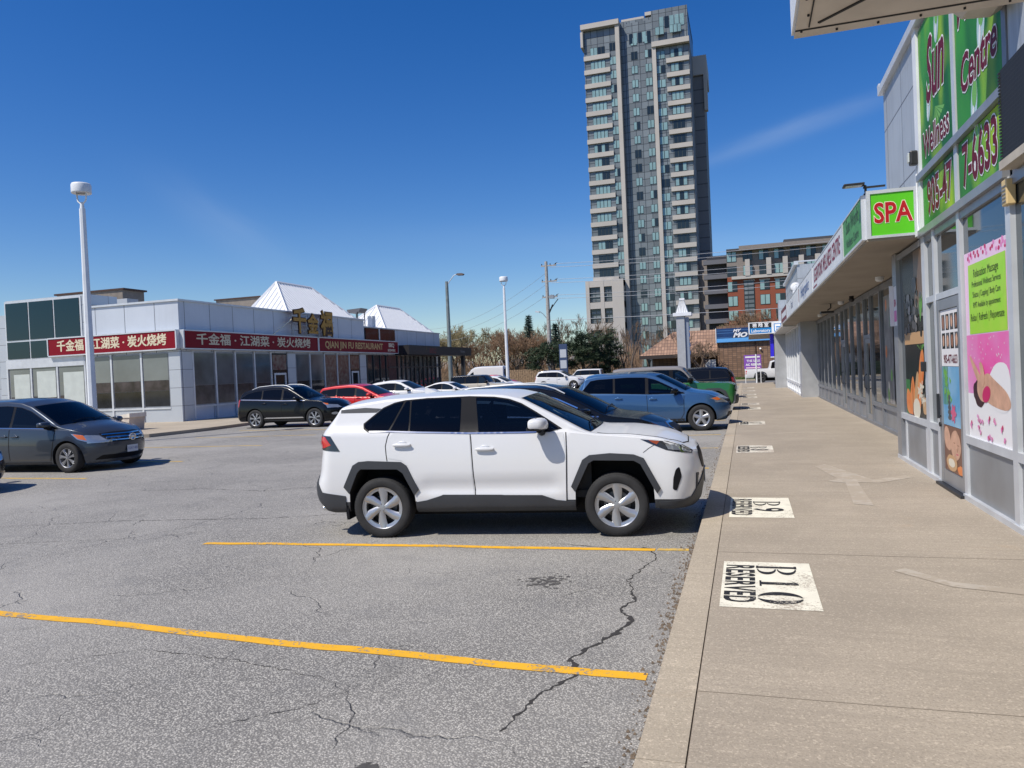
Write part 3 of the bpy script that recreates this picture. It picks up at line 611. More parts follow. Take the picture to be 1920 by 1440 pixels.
vinyl('window_banner', 'green window banner reading 905-47 below the Sun Wellness banner', 10.12, 11.78, 3.60, 4.26, LEAF, lambda m, F, w, h: otext(m, '905-47', V(F, w*.54, h*.5), .62, MAR, WHT, off=.018, lift=.004, sx=.72, bold=.012))
vinyl('window_banner', 'green window banner reading 7-6633 below the World Centre banner', 8.34, 9.94, 3.60, 4.26, LEAF, lambda m, F, w, h: (caps(m, F, w*.42, h*.6, .3, -.2), otext(m, '7-6633', V(F, w*.5, h*.5), .66, MAR, WHT, off=.018, lift=.005, sx=.68, bold=.012)))
# posters
WOODP = grid('poster_wood', (0.16, 0.085, 0.04), (0.05, 0.03, 0.02), .12, 9, .01, .3, var=.3, axis='y'); BLK = mat('poster_black', (0.015, 0.017, 0.016), .25, spec=.15); STN = mat('poster_stone', (0.09, 0.09, 0.095), .3, spec=.15); STNL = mat('poster_stone_light', (0.30, 0.28, 0.26), .3, spec=.15)
ORC = mat('poster_orange', (0.60, 0.13, 0.02), .3, spec=.15, var=.35, vscale=6, vcol=(.75, .30, .10)); TAN = mat('poster_tan', (0.55, 0.33, 0.16), .3, spec=.15); CRM = mat('poster_cream', (0.72, 0.66, 0.52), .3, spec=.15)
PNK = mat('poster_pink', (0.66, 0.03, 0.25), .3, spec=.15, var=.5, vscale=.9, vcol=(.70, .36, .60)); PNKL = mat('poster_pale_pink', (0.75, 0.45, 0.62), .3, spec=.15, var=.3, vscale=2, vcol=(.78, .62, .74)); LIME = mat('poster_lime', (0.26, 0.58, 0.02), .3, spec=.15, var=.3, vscale=3, vcol=(.40, .66, .06))
SKN = mat('poster_skin', (0.62, 0.36, 0.24), .35, spec=.15, var=.2, vscale=7); SKD = mat('poster_skin_shade', (0.34, 0.16, 0.10), .35, spec=.15); HAIR = mat('poster_hair', (0.045, 0.012, 0.015), .3, spec=.15); PBLU = mat('poster_blue', (0.10, 0.28, 0.46), .3, spec=.15, var=.4, vscale=1.4, vcol=(.35, .55, .68)); PWH = mat('poster_white', (0.80, 0.78, 0.77), .3, spec=.15); RSE = mat('poster_rose', (.55, .02, .12), .3, spec=.15); INK = mat('poster_ink', (.02, .03, .015), .4, spec=.15)
rg = random.Random(11)
def blob(cx, cz, rx, rz, n=14, j=.15, a=0): return soft([(x+rg.uniform(-j, j)*rx, z+rg.uniform(-j, j)*rz) for x, z in ell(cx, cz, rx, rz, n, a)], 2)
def p_stone(m, F, w, h):
    rect(m, w*.55, w, h*.30, h, F, .001, WOODP); rect(m, 0, w, 0, h*.13, F, .0015, TAN)
    for i in range(34):
        x, z = rg.uniform(.05, .95)*w, rg.uniform(.12, .55)*h; flat(m, blob(x, z, rg.uniform(.04, .09)*w, rg.uniform(.03, .06)*h, 10), F, .002+.0002*i, rg.choice([STN, BLK, STN, STNL]))
    for i in range(9): x = w*(.74+.02*i); flat(m, [(w*.82, h*.22), (x+.02, h*(.40+.03*(i % 4))), (x, h*(.42+.05*(i % 3)))], F, .010, LG)
    flat(m, blob(w*.58, h*.64, .10*w, .09*h, 16), F, .0102, STN)
def p_orch(m, F, w, h):
    rect(m, 0, w*.2, 0, h*.5, F, .001, DG2)
    for k_, (pts_, mt_) in enumerate((([(0, 0), (0, h*.30), (w*.10, h*.40), (w*.30, h*.20), (w*.36, 0)], ORC), ([(w*.10, 0), (w*.22, h*.36), (w*.34, h*.58), (w*.40, h*.50), (w*.48, h*.24), (w*.44, 0)], ORC), ([(w*.34, 0), (w*.44, h*.40), (w*.56, h*.66), (w*.66, h*.56), (w*.66, h*.22), (w*.58, 0)], TAN), ([(w*.52, h*.10), (w*.60, h*.50), (w*.74, h*.90), (w*.88, h*.95), (w*.90, h*.66), (w*.76, h*.34), (w*.66, h*.05)], ORC))): flat(m, soft(pts_), F, .002+.0003*k_, mt_)
    flat(m, [(w*.30, 0), (w*.33, h*.45), (w*.345, h*.45), (w*.34, 0)], F, .0034, mat('poster_rust', (.22, .045, .01), .3, spec=.15))
    for cx, cz in ((.70, .30), (.82, .24), (.76, .42), (.66, .36)): 
        for k in range(5): a = k*1.257; flat(m, ell(w*(cx+.05*math.cos(a)), h*(cz+.025*math.sin(a)), .05*w, .022*h, 10, a), F, .004+.0003*k, CRM)
    flat(m, blob(w*.50, h*.10, .17*w, .15*h, 20, .05), F, .003, CRM); flat(m, blob(w*.90, h*.16, .12*w, .12*h, 14), F, .003, TAN)
    for i in range(6): flat(m, [(w*.80, h*.9), (w*(.60+.06*i), h*1.0), (w*(.62+.06*i), h*.98)], F, .003, LG)
vinyl('window_poster', 'poster of black massage stones and wood in the window left of the spa door', 11.92, 13.40, 2.02, 3.39, BLK, p_stone)
vinyl('window_poster', 'poster of orange leaf bowl and white flowers on black below the stones poster', 11.92, 13.40, .94, 2.015, BLK, p_orch)
def p_door(m, F, w, h):
    for r in range(2):
        for c in range(4):
            x0 = w*(.06+.235*c); z0 = h*(.66-.33*r); rect(m, x0, x0+w*.18, z0-h*.02, z0+h*.26, F, .001, BLK if (c+r) % 2 else STN)
            flat(m, blob(x0+w*.09, z0+h*.12, w*.055, h*.12, 10, .2), F, .002, SKN if (c+r) % 3 else SKD)
    text(m, '905-477-6633', V(F, w*.5, h*.12), .15, MAR, lift=.002, sx=.78, bold=.003)
def p_bamboo(m, F, w, h):
    for i in range(7): x = w*(.04+.045*i); rect(m, x, x+.02, h*.35, h, F, .001, LG if i % 2 else DG2)
    for i in range(16): x, z = w*rg.uniform(.05, .42), h*rg.uniform(.5, 1); flat(m, [(x, z), (x+.09, z-.05), (x+.02, z-.10)], F, .002, LG)
    for i in range(5): flat(m, blob(w*.36, h*(.14+.085*i), w*(.10-.012*i), h*.045, 12), F, .003, STN)
    for k in range(6): flat(m, ell(w*(.58+.05*math.cos(k)), h*(.22+.05*math.sin(k)), w*.10, h*.05, 12, k), F, .004, mat('lotus', (.65, .10, .22), .3))
def p_face(m, F, w, h):
    flat(m, soft([(0, h*.95), (w*.25, h), (w*.42, h*.55), (w*.28, h*.42), (0, h*.55)]), F, .001, SKN)
    flat(m, blob(w*.62, h*.62, w*.27, h*.32, 22, .04), F, .002, SKN); flat(m, ell(w*.56, h*.66, w*.05, h*.012, 10), F, .003, SKD); flat(m, ell(w*.76, h*.63, w*.05, h*.012, 10), F, .003, SKD)
    flat(m, ell(w*.70, h*.52, w*.02, h*.05, 8), F, .003, SKD); flat(m, ell(w*.70, h*.43, w*.06, h*.014, 10), F, .003, RSE)
    flat(m, blob(w*.40, h*.20, w*.30, h*.18, 20, .05), F, .004, TAN); flat(m, blob(w*.40, h*.20, w*.18, h*.10, 16, .1), F, .005, CRM); flat(m, blob(w*.86, h*.12, w*.16, h*.10, 14), F, .005, ORC)
def door_vinyl(lab, ya, yb, za, zb, base, fn):
    m = MB(); m.box(2.424, 2.429, ya, yb, za, zb, base); fn(m, ((2.424, yb, za), -Y_, Z_), yb-ya, zb-za); tag(m.build('window_poster'), lab, 'window sign')
door_vinyl('white notice with eight small massage pictures and 905-477-6633 on the spa door', 10.15, 11.03, 1.70, 2.41, PWH, p_door)
door_vinyl('blue poster of bamboo, stacked stones and lotus in the middle of the spa door', 10.15, 11.03, .95, 1.695, PBLU, p_bamboo)
door_vinyl('poster of a face being massaged at the bottom of the spa door', 10.15, 11.03, .37, .945, mat('poster_brown', (.18, .08, .05), .3, spec=.15), p_face)
def p_big(m, F, w, h):
    for i in range(26): flat(m, blob(w*rg.uniform(.02, .98), h*rg.uniform(.955, 1)-.01, .035, .025, 8), F, .001, RSE if i % 2 else PNK)
    rect(m, w*.10, w*.97, h*.56, h*.93, F, .002, LIME)
    for i in range(22): flat(m, ell(w*rg.uniform(.2, .93), h*rg.uniform(.59, .9), .05, .07, 14), F, .0025, mat('poster_lime_dot', (.36, .66, .05), .3, spec=.15))
    for t_, z, s in (('Relaxation Massage', .875, .128), ('Professional Wellness Services', .82, .094), ('Shiatsu | Cupping | Body Care', .765, .092), ('RMT Available by appointment', .71, .088), ('Relax | Refresh | Rejuvenate', .645, .118)):
        text(m, t_, V(F, w*.53, h*z), s, INK, lift=.004, sx=.86)
    rect(m, 0, w, h*.10, h*.555, F, .001, PNK); rect(m, 0, w, 0, h*.24, F, .0015, PWH)
    for i in range(30): flat(m, ell(w*rg.uniform(.1, .95), h*rg.uniform(.38, .54), .008, .012, 8), F, .003, PWH)
    flat(m, soft([(w*.48, h*.30), (w*.60, h*.37), (w*.74, h*.415), (w, h*.40), (w, h*.16), (w*.62, h*.17), (w*.46, h*.22)]), F, .003, PWH)
    flat(m, soft([(w*.40, h*.335), (w*.52, h*.36), (w*.62, h*.33), (w*.98, h*.26), (w, h*.17), (w*.55, h*.19), (w*.40, h*.23)]), F, .004, SKN)
    flat(m, blob(w*.40, h*.275, w*.155, h*.072, 24, .03), F, .005, SKN); flat(m, blob(w*.30, h*.25, w*.15, h*.075, 22, .1), F, .0045, HAIR)
    flat(m, ell(w*.47, h*.245, w*.10, h*.040, 16, .3), F, .0062, RSE); flat(m, ell(w*.38, h*.30, w*.035, h*.006, 10, .4), F, .006, SKD)
    flat(m, soft([(w*.05, h*.45), (w*.12, h*.44), (w*.34, h*.34), (w*.44, h*.30), (w*.38, h*.27), (w*.25, h*.31)]), F, .007, SKN); flat(m, soft([(w*.30, h*.42), (w*.42, h*.40), (w*.46, h*.30), (w*.38, h*.29)]), F, .0075, SKN)
    for i in range(14):
        x, z = w*rg.uniform(.04, .96), h*rg.uniform(.015, .12)
        for k in range(3): flat(m, ell(x+rg.uniform(-.02, .02), z+rg.uniform(-.02, .02), .03, .02, 8, k), F, .008+.0003*k, RSE if k % 2 else PNK)
vinyl('window_poster', 'tall pink and lime poster listing Relaxation Massage with a woman lying down', 8.38, 9.86, .90, 2.98, PNKL, p_big)
m_ = MB(); m_.box(3.03, 3.045, 18.0, 19.0, .8, 3.2, mat('poster_grey', (.25, .24, .23), .4, spec=.15, var=.4)); FF = ((3.03, 19.0, .8), -Y_, Z_)
for i in range(12): flat(m_, blob(rg.uniform(.1, .9), rg.uniform(.1, 2.3), .10, .14, 12, .2), FF, .001+.0002*i, rg.choice([DG2, LG, STNL, ORC, CRM]))
tag(m_.build('window_poster'), 'faded poster with plants in the first recessed shop window', 'window sign')
m_ = MB(); m_.box(2.33, 2.39, 13.98, 14.02, 2.35, 3.02, PWH); FF = ((2.40, 14.055, 2.7), -X_, Z_); m_.box(2.388, 2.392, 13.74, 13.97, 2.35, 3.0, PWH); text(m_, 'SPA', ((2.388, 13.86, 2.72), -Y_, Z_), .16, RSE, lift=.002, sx=.6, bold=.005); rect(m_, -.1, .1, -.30, -.12, ((2.388, 13.86, 2.72), -Y_, Z_), .002, PNK)
tag(m_.build('notice'), 'small white SPA notice with red letters on the grey corner post', 'notice')
mb = MB(); mb.box(2.34, 2.40, 11.80, 11.88, 1.62, 1.76, BLKM, bev=.01); tag(mb.build('door_buzzer'), 'small black box on the post beside the spa door', 'buzzer')
# ------------------------------------------------------------------ LED sign, overhead sign box, small box
led = thing('led_sign', 'black LED display cabinet on the wall at the right edge', 'sign', (2.31, 6.0, 3.55))
LEDM = grid('led_face', (0.008, 0.008, 0.009), (0.02, 0.02, 0.02), .04, .04, .008, .6, var=0, axis='y')
m_ = MB(); m_.box(2.31, 2.44, 3.2, 8.0, 3.60, 4.42, LEDM); rel(m_.build('led_panel'), led)
m_ = MB(); m_.box(2.29, 2.44, 3.2, 8.04, 3.52, 3.598, mat('beige_metal', (.50, .44, .35), .5, var=.2)); rel(m_.build('led_tray'), led)
m_ = MB()
for k in range(27): m_.box(2.30, 2.33, 8.0, 8.035, 3.61+.030*k, 3.625+.030*k, BLKM)
rel(m_.build('vent_fins'), led)
BEI = mat('beige_sign_metal', (0.56, 0.50, 0.42), .5, var=.18, vscale=3, rvar=.1)
ov = thing('overhead_sign_box', 'beige underside of a large sign box sticking out over the walkway', 'sign', (1.3, 4.0, 3.53))
m_ = MB(); m_.box(0.30, 2.40, 2.2, 4.23, 3.53, 3.86, BEI); rel(m_.build('sign_box'), ov)
m_ = MB(); m_.box(0.30, 2.42, 4.125, 4.137, 3.526, 3.53, DARK); m_.box(.36, .366, 2.2, 4.10, 3.523, 3.53, DARK)
for k in range(9): m_.lathe([(.0, 3.520), (.006, 3.521), (.006, 3.53)], RUB, 8, 'z', (0.33+.02*(k % 2), 2.7+.18*k, 0))
for k in range(10): m_.lathe([(.0, 3.520), (.006, 3.521), (.006, 3.53)], RUB, 8, 'z', (0.5+.19*k, 4.18, 0))
m_.prism([(.40, 4.065), (.41, 4.075), (.95, 3.55), (.94, 3.53)], ((0, 0, 0), X_, Y_), 3.524, 3.53, DARK); rel(m_.build('seams'), ov)
m_ = MB(); m_.box(.288, .30, 2.2, 4.235, 3.55, 3.86, WHITEM); rel(m_.build('sign_face'), ov)
m_ = MB(); m_.box(.78, .95, 3.72, 3.86, 3.516, 3.53, mat('rusty_label', (.40, .22, .12), .7, var=.4, vscale=12)); rel(m_.build('label_plate'), ov)
bx = thing('bracket_box', 'faceted beige bracket box high on the wall above the green banners', 'bracket', (2.44, 7.9, 5.2))
m_ = MB(); m_.prism([(-.46, -.02), (-.34, -.14), (-.10, -.16), (0, -.10), (0, .30), (-.40, .30), (-.48, .10)], ((0, .0, .0), X_, Z_), -.42, .22, BEI); m_.build('box', bx)
m_ = MB(); m_.box(-.50, -.36, -.40, -.02, .16, .40, WHITEM); m_.build('cap', bx)
jb = MB(); jb.box(2.36, 2.44, 8.10, 8.24, 3.22, 3.46, mat('yellowed_plastic', (.62, .46, .22), .5), bev=.01)
for k in range(5): jb.box(2.353, 2.365, 8.12, 8.22, 3.25+.035*k, 3.262+.035*k, ALUD)
tag(jb.build('alarm_box'), 'small yellowed louvred alarm box below the LED sign', 'alarm box')
# ------------------------------------------------------------------ laboratory sign and far objects by the walkway end
lab = thing('laboratory_sign', 'blue and white sign box reading Laboratory under Chinese characters', 'sign', (1.3, 49.5, 3.56))
m_ = MB(); m_.box(.22, 2.5, 49.42, 49.56, 3.53, 4.26, WHITEM); rel(m_.build('sign_box'), lab)
LBL = mat('lab_blue', (.01, .20, .52), .35); m_ = MB(); F = ((.22, 49.42, 3.53), X_, Z_)
rect(m_, .07, 1.36, .05, .37, F, .003, LBL); rect(m_, .07, 1.36, .37, .68, F, .003, BLKM); text(m_, 'Laboratory', V(F, .72, .20), .27, WHT, lift=.006, bold=.004, sx=.93); text(m_, '檢 驗 室', V(F, .72, .52), .27, WHT, lift=.006, bold=.006)
rect(m_, 1.50, 1.92, .10, .60, F, .004, LBL); rect(m_, 1.55, 1.88, .15, .56, F, .006, WHT); rect(m_, 1.62, 1.9, .20, .28, F, .008, LBL); rect(m_, 1.62, 1.9, .34, .42, F, .008, LBL); rel(m_.build('sign_face'), lab)
pst = MB(); pst.tube([(.75, 61.7, .1), (.75, 61.7, 2.4)], .06, WHITEM); tag(pst.build('white_post'), 'thin white post at the far end of the walkway', 'post')
pb = thing('purple_board', 'purple sale board with white lettering standing at the far end of the walkway', 'sign', (.55, 63.0, .12))
m_ = MB(); m_.box(-.70, .6, 0, .06, 1.15, 2.25, PUR); F = ((0, 0, 1.6), X_, Z_); text(m_, 'THE SALE', V(F, 0, .17), .24, WHT, lift=.004, bold=.006); text(m_, 'AC REPAIR', V(F, 0, -.13), .24, WHT, lift=.004, bold=.01); rect(m_, -.6, .5, .42, .54, F, .004, WHT); rect(m_, -.55, .5, -.42, -.33, F, .004, PNKL); m_.build('board', pb)
m_ = MB(); m_.box(-.65, -.6, 0, .06, 0, 1.15, WHITEM); m_.build('leg', pb); m_ = MB(); m_.box(.5, .56, 0, .06, 0, 1.15, WHITEM); m_.build('leg', pb)
# ------------------------------------------------------------------ restaurant
RP = grid('restaurant_panel', (0.56, 0.60, 0.66), (0.10, 0.11, 0.13), 1.87, 9.0, 0.035, 0.4, 0.15, var=0.18, cell=0.03, axis='xy', offx=0.9, stain=.12)
RPL = grid('restaurant_pier', (0.50, 0.53, 0.56), (0.12, 0.12, 0.13), 9, 0.9, 0.02, 0.4, 0.3, var=0.15, axis='xy')
TEAL = mat('teal_reflective_glass', (0.007, 0.027, 0.038), 0.05, 0.0, spec=.35)
BLIND = mat('window_blind', (0.30, 0.335, 0.33), 0.12, 0, coat=.3, var=.12, vscale=.5); BLINDD = mat('window_blind_dark', (0.10, 0.118, 0.125), 0.10, coat=.15, spec=.3, var=.4, vscale=.8)
WINL = mat('window_lower_dark', (0.020, 0.022, 0.026), 0.06, spec=.4, var=.5, vscale=1.5); WARM = mat('interior_warm', (0.055, 0.045, 0.048), .15, spec=.4, var=.6, vscale=2)
MUR = mat('mural_brown', (0.10, 0.030, 0.025), 0.2, spec=.3, var=0.7, vscale=4, vcol=(.22, .17, .13))
SGR = mat('crimson_sign', (0.20, 0.003, 0.012), 0.5, spec=.2); GOLD = mat('gold_letter', (0.42, 0.22, 0.03), 0.45, .2, var=.2, vscale=6); BRN = mat('dark_brown_edge', (0.05, 0.02, 0.01), .6)
rest = thing('restaurant_building', 'single storey white panelled restaurant with a crimson sign band and two white hipped roofs', 'building', (-26.78, 31.08, 0))
def rp(name, mb, label=None, **k): return mpart(name, mb, label, rest, **k)
mb = MB(); mb.box(-50, -26.78, 31.08, 50.2, 0.0, 6.12, RP); mb.box(-50, -26.86, 50.2, 64.75, 0, 5.64, RP); mb.box(-56, -38.0, 31.0, 50, 0, 6.1, PW); rp('wall', mb)
mb = MB(); mb.box(-32.7, -26.70, 31.0, 31.14, 6.123, 6.22, ALUL); mb.box(-26.84, -26.70, 31.14, 50.25, 6.123, 6.22, ALUL); mb.box(-26.92, -26.80, 50.25, 64.85, 5.643, 5.72, ALUL); mb.box(-50, -26.86, 64.7, 64.85, 5.643, 5.72, ALUL); rp('roof_edge', mb)
mb = MB(); mb.box(-47.6, -41.7, 43, 45, 7.0, 8.85, mat('brown_roof_box', (.20, .17, .14), .7, var=.2)); mb.box(-47.8, -41.5, 42.9, 45.1, 8.85, 8.97, BRN); mb.box(-48.1, -47.6, 43.4, 44.6, 7.2, 8.6, ALUD); rp('roof_unit', mb, 'long brown rooftop unit with a dark rim')
mb = MB(); mb.box(-43.2, -39.9, 41.5, 42.5, 6.1, 8.0, mat('grey_roof_wall', (.34, .36, .38), .6)); rp('roof_wall', mb)
mb = MB(); mb.box(-35.5, -31.9, 45.0, 47.5, 6.6, 7.8, MATS['brown_roof_box']); mb.box(-35.6, -31.8, 44.9, 47.6, 7.8, 7.88, BRN); rp('roof_unit', mb, 'brown rooftop unit left of the hipped roof')
# glass corner tower on the short side
mb = MB(); mb.box(-37.95, -32.72, 30.94, 31.07, 3.2, 6.80, ALUL); mb.box(-38.5, -37.95, 30.98, 31.07, 0, 6.1, RPL); mb.box(-32.72, -32.40, 30.98, 31.07, 4.7, 6.8, RPL); rp('tower_frame', mb)
mb = MB(); mb.box(-37.95, -32.40, 31.0, 33, 6.1, 6.86, RPL); rp('tower_parapet', mb)
for xa, xb in ((-37.85, -36.32), (-36.22, -34.60), (-34.50, -32.84)):
    for za, zb in ((4.72, 6.70), (3.72, 4.62)):
        m = MB(); m.box(xa, xb, 30.915, 30.94, za, zb, TEAL); rp('window', m, 'dark teal glass pane')
# ground floor windows, short side
BLM = mat('window_blind_mid', (.155, .175, .175), .12, coat=.2, var=.2, vscale=.7); BLB = mat('window_blind_bright', (.50, .54, .51), .3, var=.08)
def rwin(xa, xb, za=.85, zb=3.6, y=31.0):
    m = MB(); m.box(xa, xb, y, y+.06, za, zb, ALUD); f = rp('window', m)
    m = MB(); m.box(xa+.06, xb-.06, y-.012, y-.002, za+1.38, zb-.06, BLM); (m.box(xa+.32, xb-.08, y-.018, y-.0125, za+.8+.5*((xa > -36.5) and (xa < -36.2)), zb-.72+.12*((xa > -36.5) and (xa < -36.2)), BLB) if za < .5 else None); m.build('blind', f); m = MB(); m.box(xa+.06, xb-.06, y-.012, y-.002, za+.86, za+1.37, WARM); m.box(xa+.06, xb-.06, y-.012, y-.002, za+.08, za+.85, WINL); m.build('pane', f)
for xa, xb in ((-37.9, -36.4), (-36.3, -34.62), (-34.5, -32.75)): rwin(xa, xb, .3, 3.6)
for xa, xb in ((-32.65, -31.05), (-30.95, -29.15), (-29.05, -27.42)): rwin(xa, xb)
mb = MB()
for x in (-38.0, -36.35, -34.56, -32.7, -31.0, -29.1): mb.box(x-.055, x+.055, 30.955, 31.05, .1, 3.65, ALUL)
mb.box(-38.0, -27.4, 30.95, 31.06, .78, .86, ALUL); mb.box(-27.40, -26.72, 30.97, 31.07, .1, 3.66, RPL); rp('mullion', mb)
mb = MB(); mb.box(-38, -27.4, 31.0, 31.07, .1, .78, RPL); rp('lower_panel', mb)
# long side, facing the lot (+X)
def lwin(ya, yb, kind):
    x = -26.74
    m = MB(); m.box(x, x+.02, ya, yb, .85, 3.6, ALUD); f = rp('window', m)
    m = MB()
    if kind == 'blind': m.box(x+.021, x+.03, ya+.07, yb-.07, 1.9, 3.54, BLINDD); m.build('blind', f); m = MB(); m.box(x+.021, x+.03, ya+.07, yb-.07, .92, 1.89, WARM if ya < 40 else WINL); m.build('pane', f)
    elif kind == 'mural': m.box(x+.021, x+.03, ya+.05, yb-.05, .92, 3.54, MUR); m.build('mural', f)
for ya, yb, k in ((31.9, 33.5, 'blind'), (33.62, 35.1, 'blind'), (35.25, 36.8, 'blind'), (36.95, 38.4, 'blind'), (41.05, 42.55, 'blind'), (42.7, 44.3, 'blind'), (44.45, 45.95, 'mural'), (46.05, 47.6, 'mural')): lwin(ya, yb, k)
mb = MB(); mb.box(-26.79, -26.70, 31.10, 31.85, .1, 3.66, RPL); mb.box(-26.79, -26.70, 40.15, 41.0, .1, 3.66, RPL); mb.box(-26.79, -26.70, 49.2, 50.15, .1, 3.66, RPL)
for y in (31.86, 33.56, 35.18, 36.88, 38.45, 42.62, 44.38, 46.0, 47.66): mb.box(-26.77, -26.68, y-.05, y+.05, .1, 3.66, ALUL)
mb.box(-26.77, -26.69, 31.9, 38.4, .78, .86, ALUL); mb.box(-26.77, -26.69, 41.0, 47.66, .78, .86, ALUL); rp('mullion', mb)
for ya, yb in ((38.5, 40.1), (47.72, 49.15)):
    m = MB(); m.box(-26.75, -26.72, ya, yb, .13, 3.6, WINL); f = rp('door', m); m = MB()
    for a, b in ((ya+.2, ya+.32), (yb-.32, yb-.2)): m.box(-26.719, -26.67, a, b, .13, 2.3, ALUL)
    m.box(-26.719, -26.67, ya+.2, yb-.2, 2.3, 2.42, ALUL); m.build('door_frame', f)
    m = MB(); m.box(-26.719, -26.70, ya+.1, yb-.1, 2.6, 3.5, MUR); m.build('transom', f)
# upper small windows between the two blocks
mb = MB(); mb.box(-26.80, -26.72, 50.3, 55.2, 4.75, 5.6, WINL); f = rp('window', mb, 'dark high window beside the second roof'); m = MB(); m.box(-26.719, -26.69, 52.4, 52.55, 4.75, 5.6, ALUL); m.build('mullion', f)
# dark glass shop front beyond
mb = MB(); mb.box(-26.80, -26.76, 50.2, 53.9, .3, 3.6, TEAL); rp('window', mb, 'dark shop window beyond the red sign')
mb = MB()
for y in (50.25, 51.3, 52.4, 53.4): mb.box(-26.759, -26.70, y, y+.12, .2, 3.6, BLKM)
for y in (55.4, 56.2, 57.0, 57.9, 58.7, 59.6, 60.5, 61.4, 62.3, 63.2, 64.2): mb.box(-26.80, -26.70, y, y+.22, .1, 3.55, BLKM)
mb.box(-26.79, -26.71, 53.9, 64.6, 2.6, 2.7, BLKM); mb.box(-26.79, -26.71, 53.9, 64.6, .9, 1.0, BLKM); rp('dark_mullion', mb)
mb = MB(); mb.box(-26.84, -26.80, 55.3, 64.6, .1, 3.6, mat('curtained_glass', (.13, .13, .13), .1, coat=1, var=.7, vscale=1.4)); rp('window', mb, 'curtained dark shop window under the black awning')
mb = MB(); mb.box(-26.84, -26.78, 53.95, 55.3, .1, 3.6, mat('dark_brick_red', (.09, .03, .025), .7, var=.4, vscale=5)); rp('brick_panel', mb)
# hipped metal roofs with ribs
RW = mat('white_roof_metal', (0.72, 0.73, 0.74), 0.45, 0.0, var=.04)
def hip(ya, yb, ra, rb, zr, z0, x0, x1, xr):
    mb = MB(); A = (x1, ya, z0); B = (x1, yb, z0); C_ = (x0, yb, z0); D_ = (x0, ya, z0); P = (xr, ra, zr); Q = (xr, rb, zr)
    mb.add([A, B, C_, D_, P, Q], [(0, 1, 5, 4), (1, 2, 5), (2, 3, 4, 5), (3, 0, 4)], RW)
    def rib(p, q, r=.05): mb.tube([p, q], r, RW, n=4, smooth=False)
    lerp = lambda a, b, t: tuple(a[i]+(b[i]-a[i])*t for i in range(3))
    n = 26
    for i in range(n+1):
        y = ya+(yb-ya)*i/n; b_ = (x1, y, z0)
        if y < ra: t = (y-ya)/(ra-ya); top = lerp(A, P, t)
        elif y > rb: t = (yb-y)/(yb-rb); top = lerp(B, Q, t)
        else: top = (xr, y, zr)
        rib(b_, top)
    for i in range(1, 9):
        x = x0+(x1-x0)*i/9; t = (x-x0)/(xr-x0) if x < xr else (x1-x)/(x1-xr); s_ = D_ if x < xr else A
        rib((x, ya, z0), lerp(s_, P, min(1, t)))
    for p, q in ((A, P), (B, Q), (P, Q), (D_, P)): rib(p, q, .09)
    return mb
rp('roof', hip(40.6, 49.3, 43.2, 47.3, 8.45, 6.13, -30.0, -26.84, -29.3), 'nearer white ribbed hipped roof')
rp('roof', hip(54.0, 63.6, 57.3, 61.6, 7.9, 5.66, -31.2, -26.92, -29.3), 'farther white ribbed hipped roof')
mb = MB()
for y in (51.2, 52.3): 
    for x in (-28.5, -27.8): mb.tube([(x, y, 5.6), (x, y, 6.9)], .04, BLKM, n=5)
mb.prism([(-.5, 0), (.35, 0), (.6, .32), (-.6, .26)], ((-28.1, 51.3, 6.85), X_, Z_), -1.0, .1, mat('roof_panel_box', (.12, .12, .13), .5)); mb.box(-27.5, -27.1, 52.2, 52.7, 5.6, 6.6, WHITEM); rp('roof_unit', mb, 'small raised rooftop unit between the hipped roofs')
# crimson sign bands
CH = '千金福 · 江湖菜 · 炭火烧烤'
def band(lab, F, w, fn, z0=3.74, z1=4.66, d=.22, group=None):
    t = thing('sign_band', lab, 'sign', tuple(Vector(F[0])+Vector(F[1])*w/2), 0)
    m = MB(); m.prism([(0, .03), (w, .03), (w, z1-z0-.03), (0, z1-z0-.03)], F, -d, 0, SGR); fn(m, F, w, z1-z0); rel(m.build('sign_face'), t)
    m = MB()
    for a, b, c, e in ((0, w, -.03, .03), (0, w, z1-z0-.03, z1-z0+.03), (-.04, .03, .03, z1-z0-.03), (w-.03, w+.04, .03, z1-z0-.03)): m.prism([(a, c), (b, c), (b, e), (a, e)], F, -d-.01, .03, ALUL)
    rel(m.build('sign_frame'), t); return t
def cn(m, F, w, h): [text(m, CH, V(F, w*.5+dx, h*.5+dz), .62, mat('sign_cream', (.62, .56, .40), .6), lift=.004, sx=w/8.4) for dx, dz in ((0, 0), (.022, 0), (-.022, 0), (0, .014), (0, -.014))]
band('crimson sign band with Chinese characters on the short side of the restaurant', ((-34.9, 30.80, 3.74), X_, Z_), 8.15, cn)
band('crimson sign band with Chinese characters on the long side, next to the corner', ((-26.50, 31.05, 3.74), Y_, Z_), 12.3, cn)
def en(m, F, w, h):
    text(m, 'QIAN JIN FU RESTAURANT', V(F, w*.42, h*.5), .62, mat('gold_pale', (.55, .36, .14), .5), lift=.004, sx=1.12, bold=.018)
    text(m, 'BBQ', V(F, w*.90, h*.66), .42, CREAM, lift=.004, sx=1.2, bold=.01); text(m, 'SKEWERS', V(F, w*.90, h*.24), .26, CREAM, lift=.004, sx=1.2, bold=.006)
band('crimson sign band reading QIAN JIN FU RESTAURANT', ((-26.50, 43.45, 3.74), Y_, Z_), 11.75, en)
chs = thing('rooftop_characters', 'three big gold Chinese characters standing on a frame above the sign band', 'sign', (-26.2, 43, 4.8))
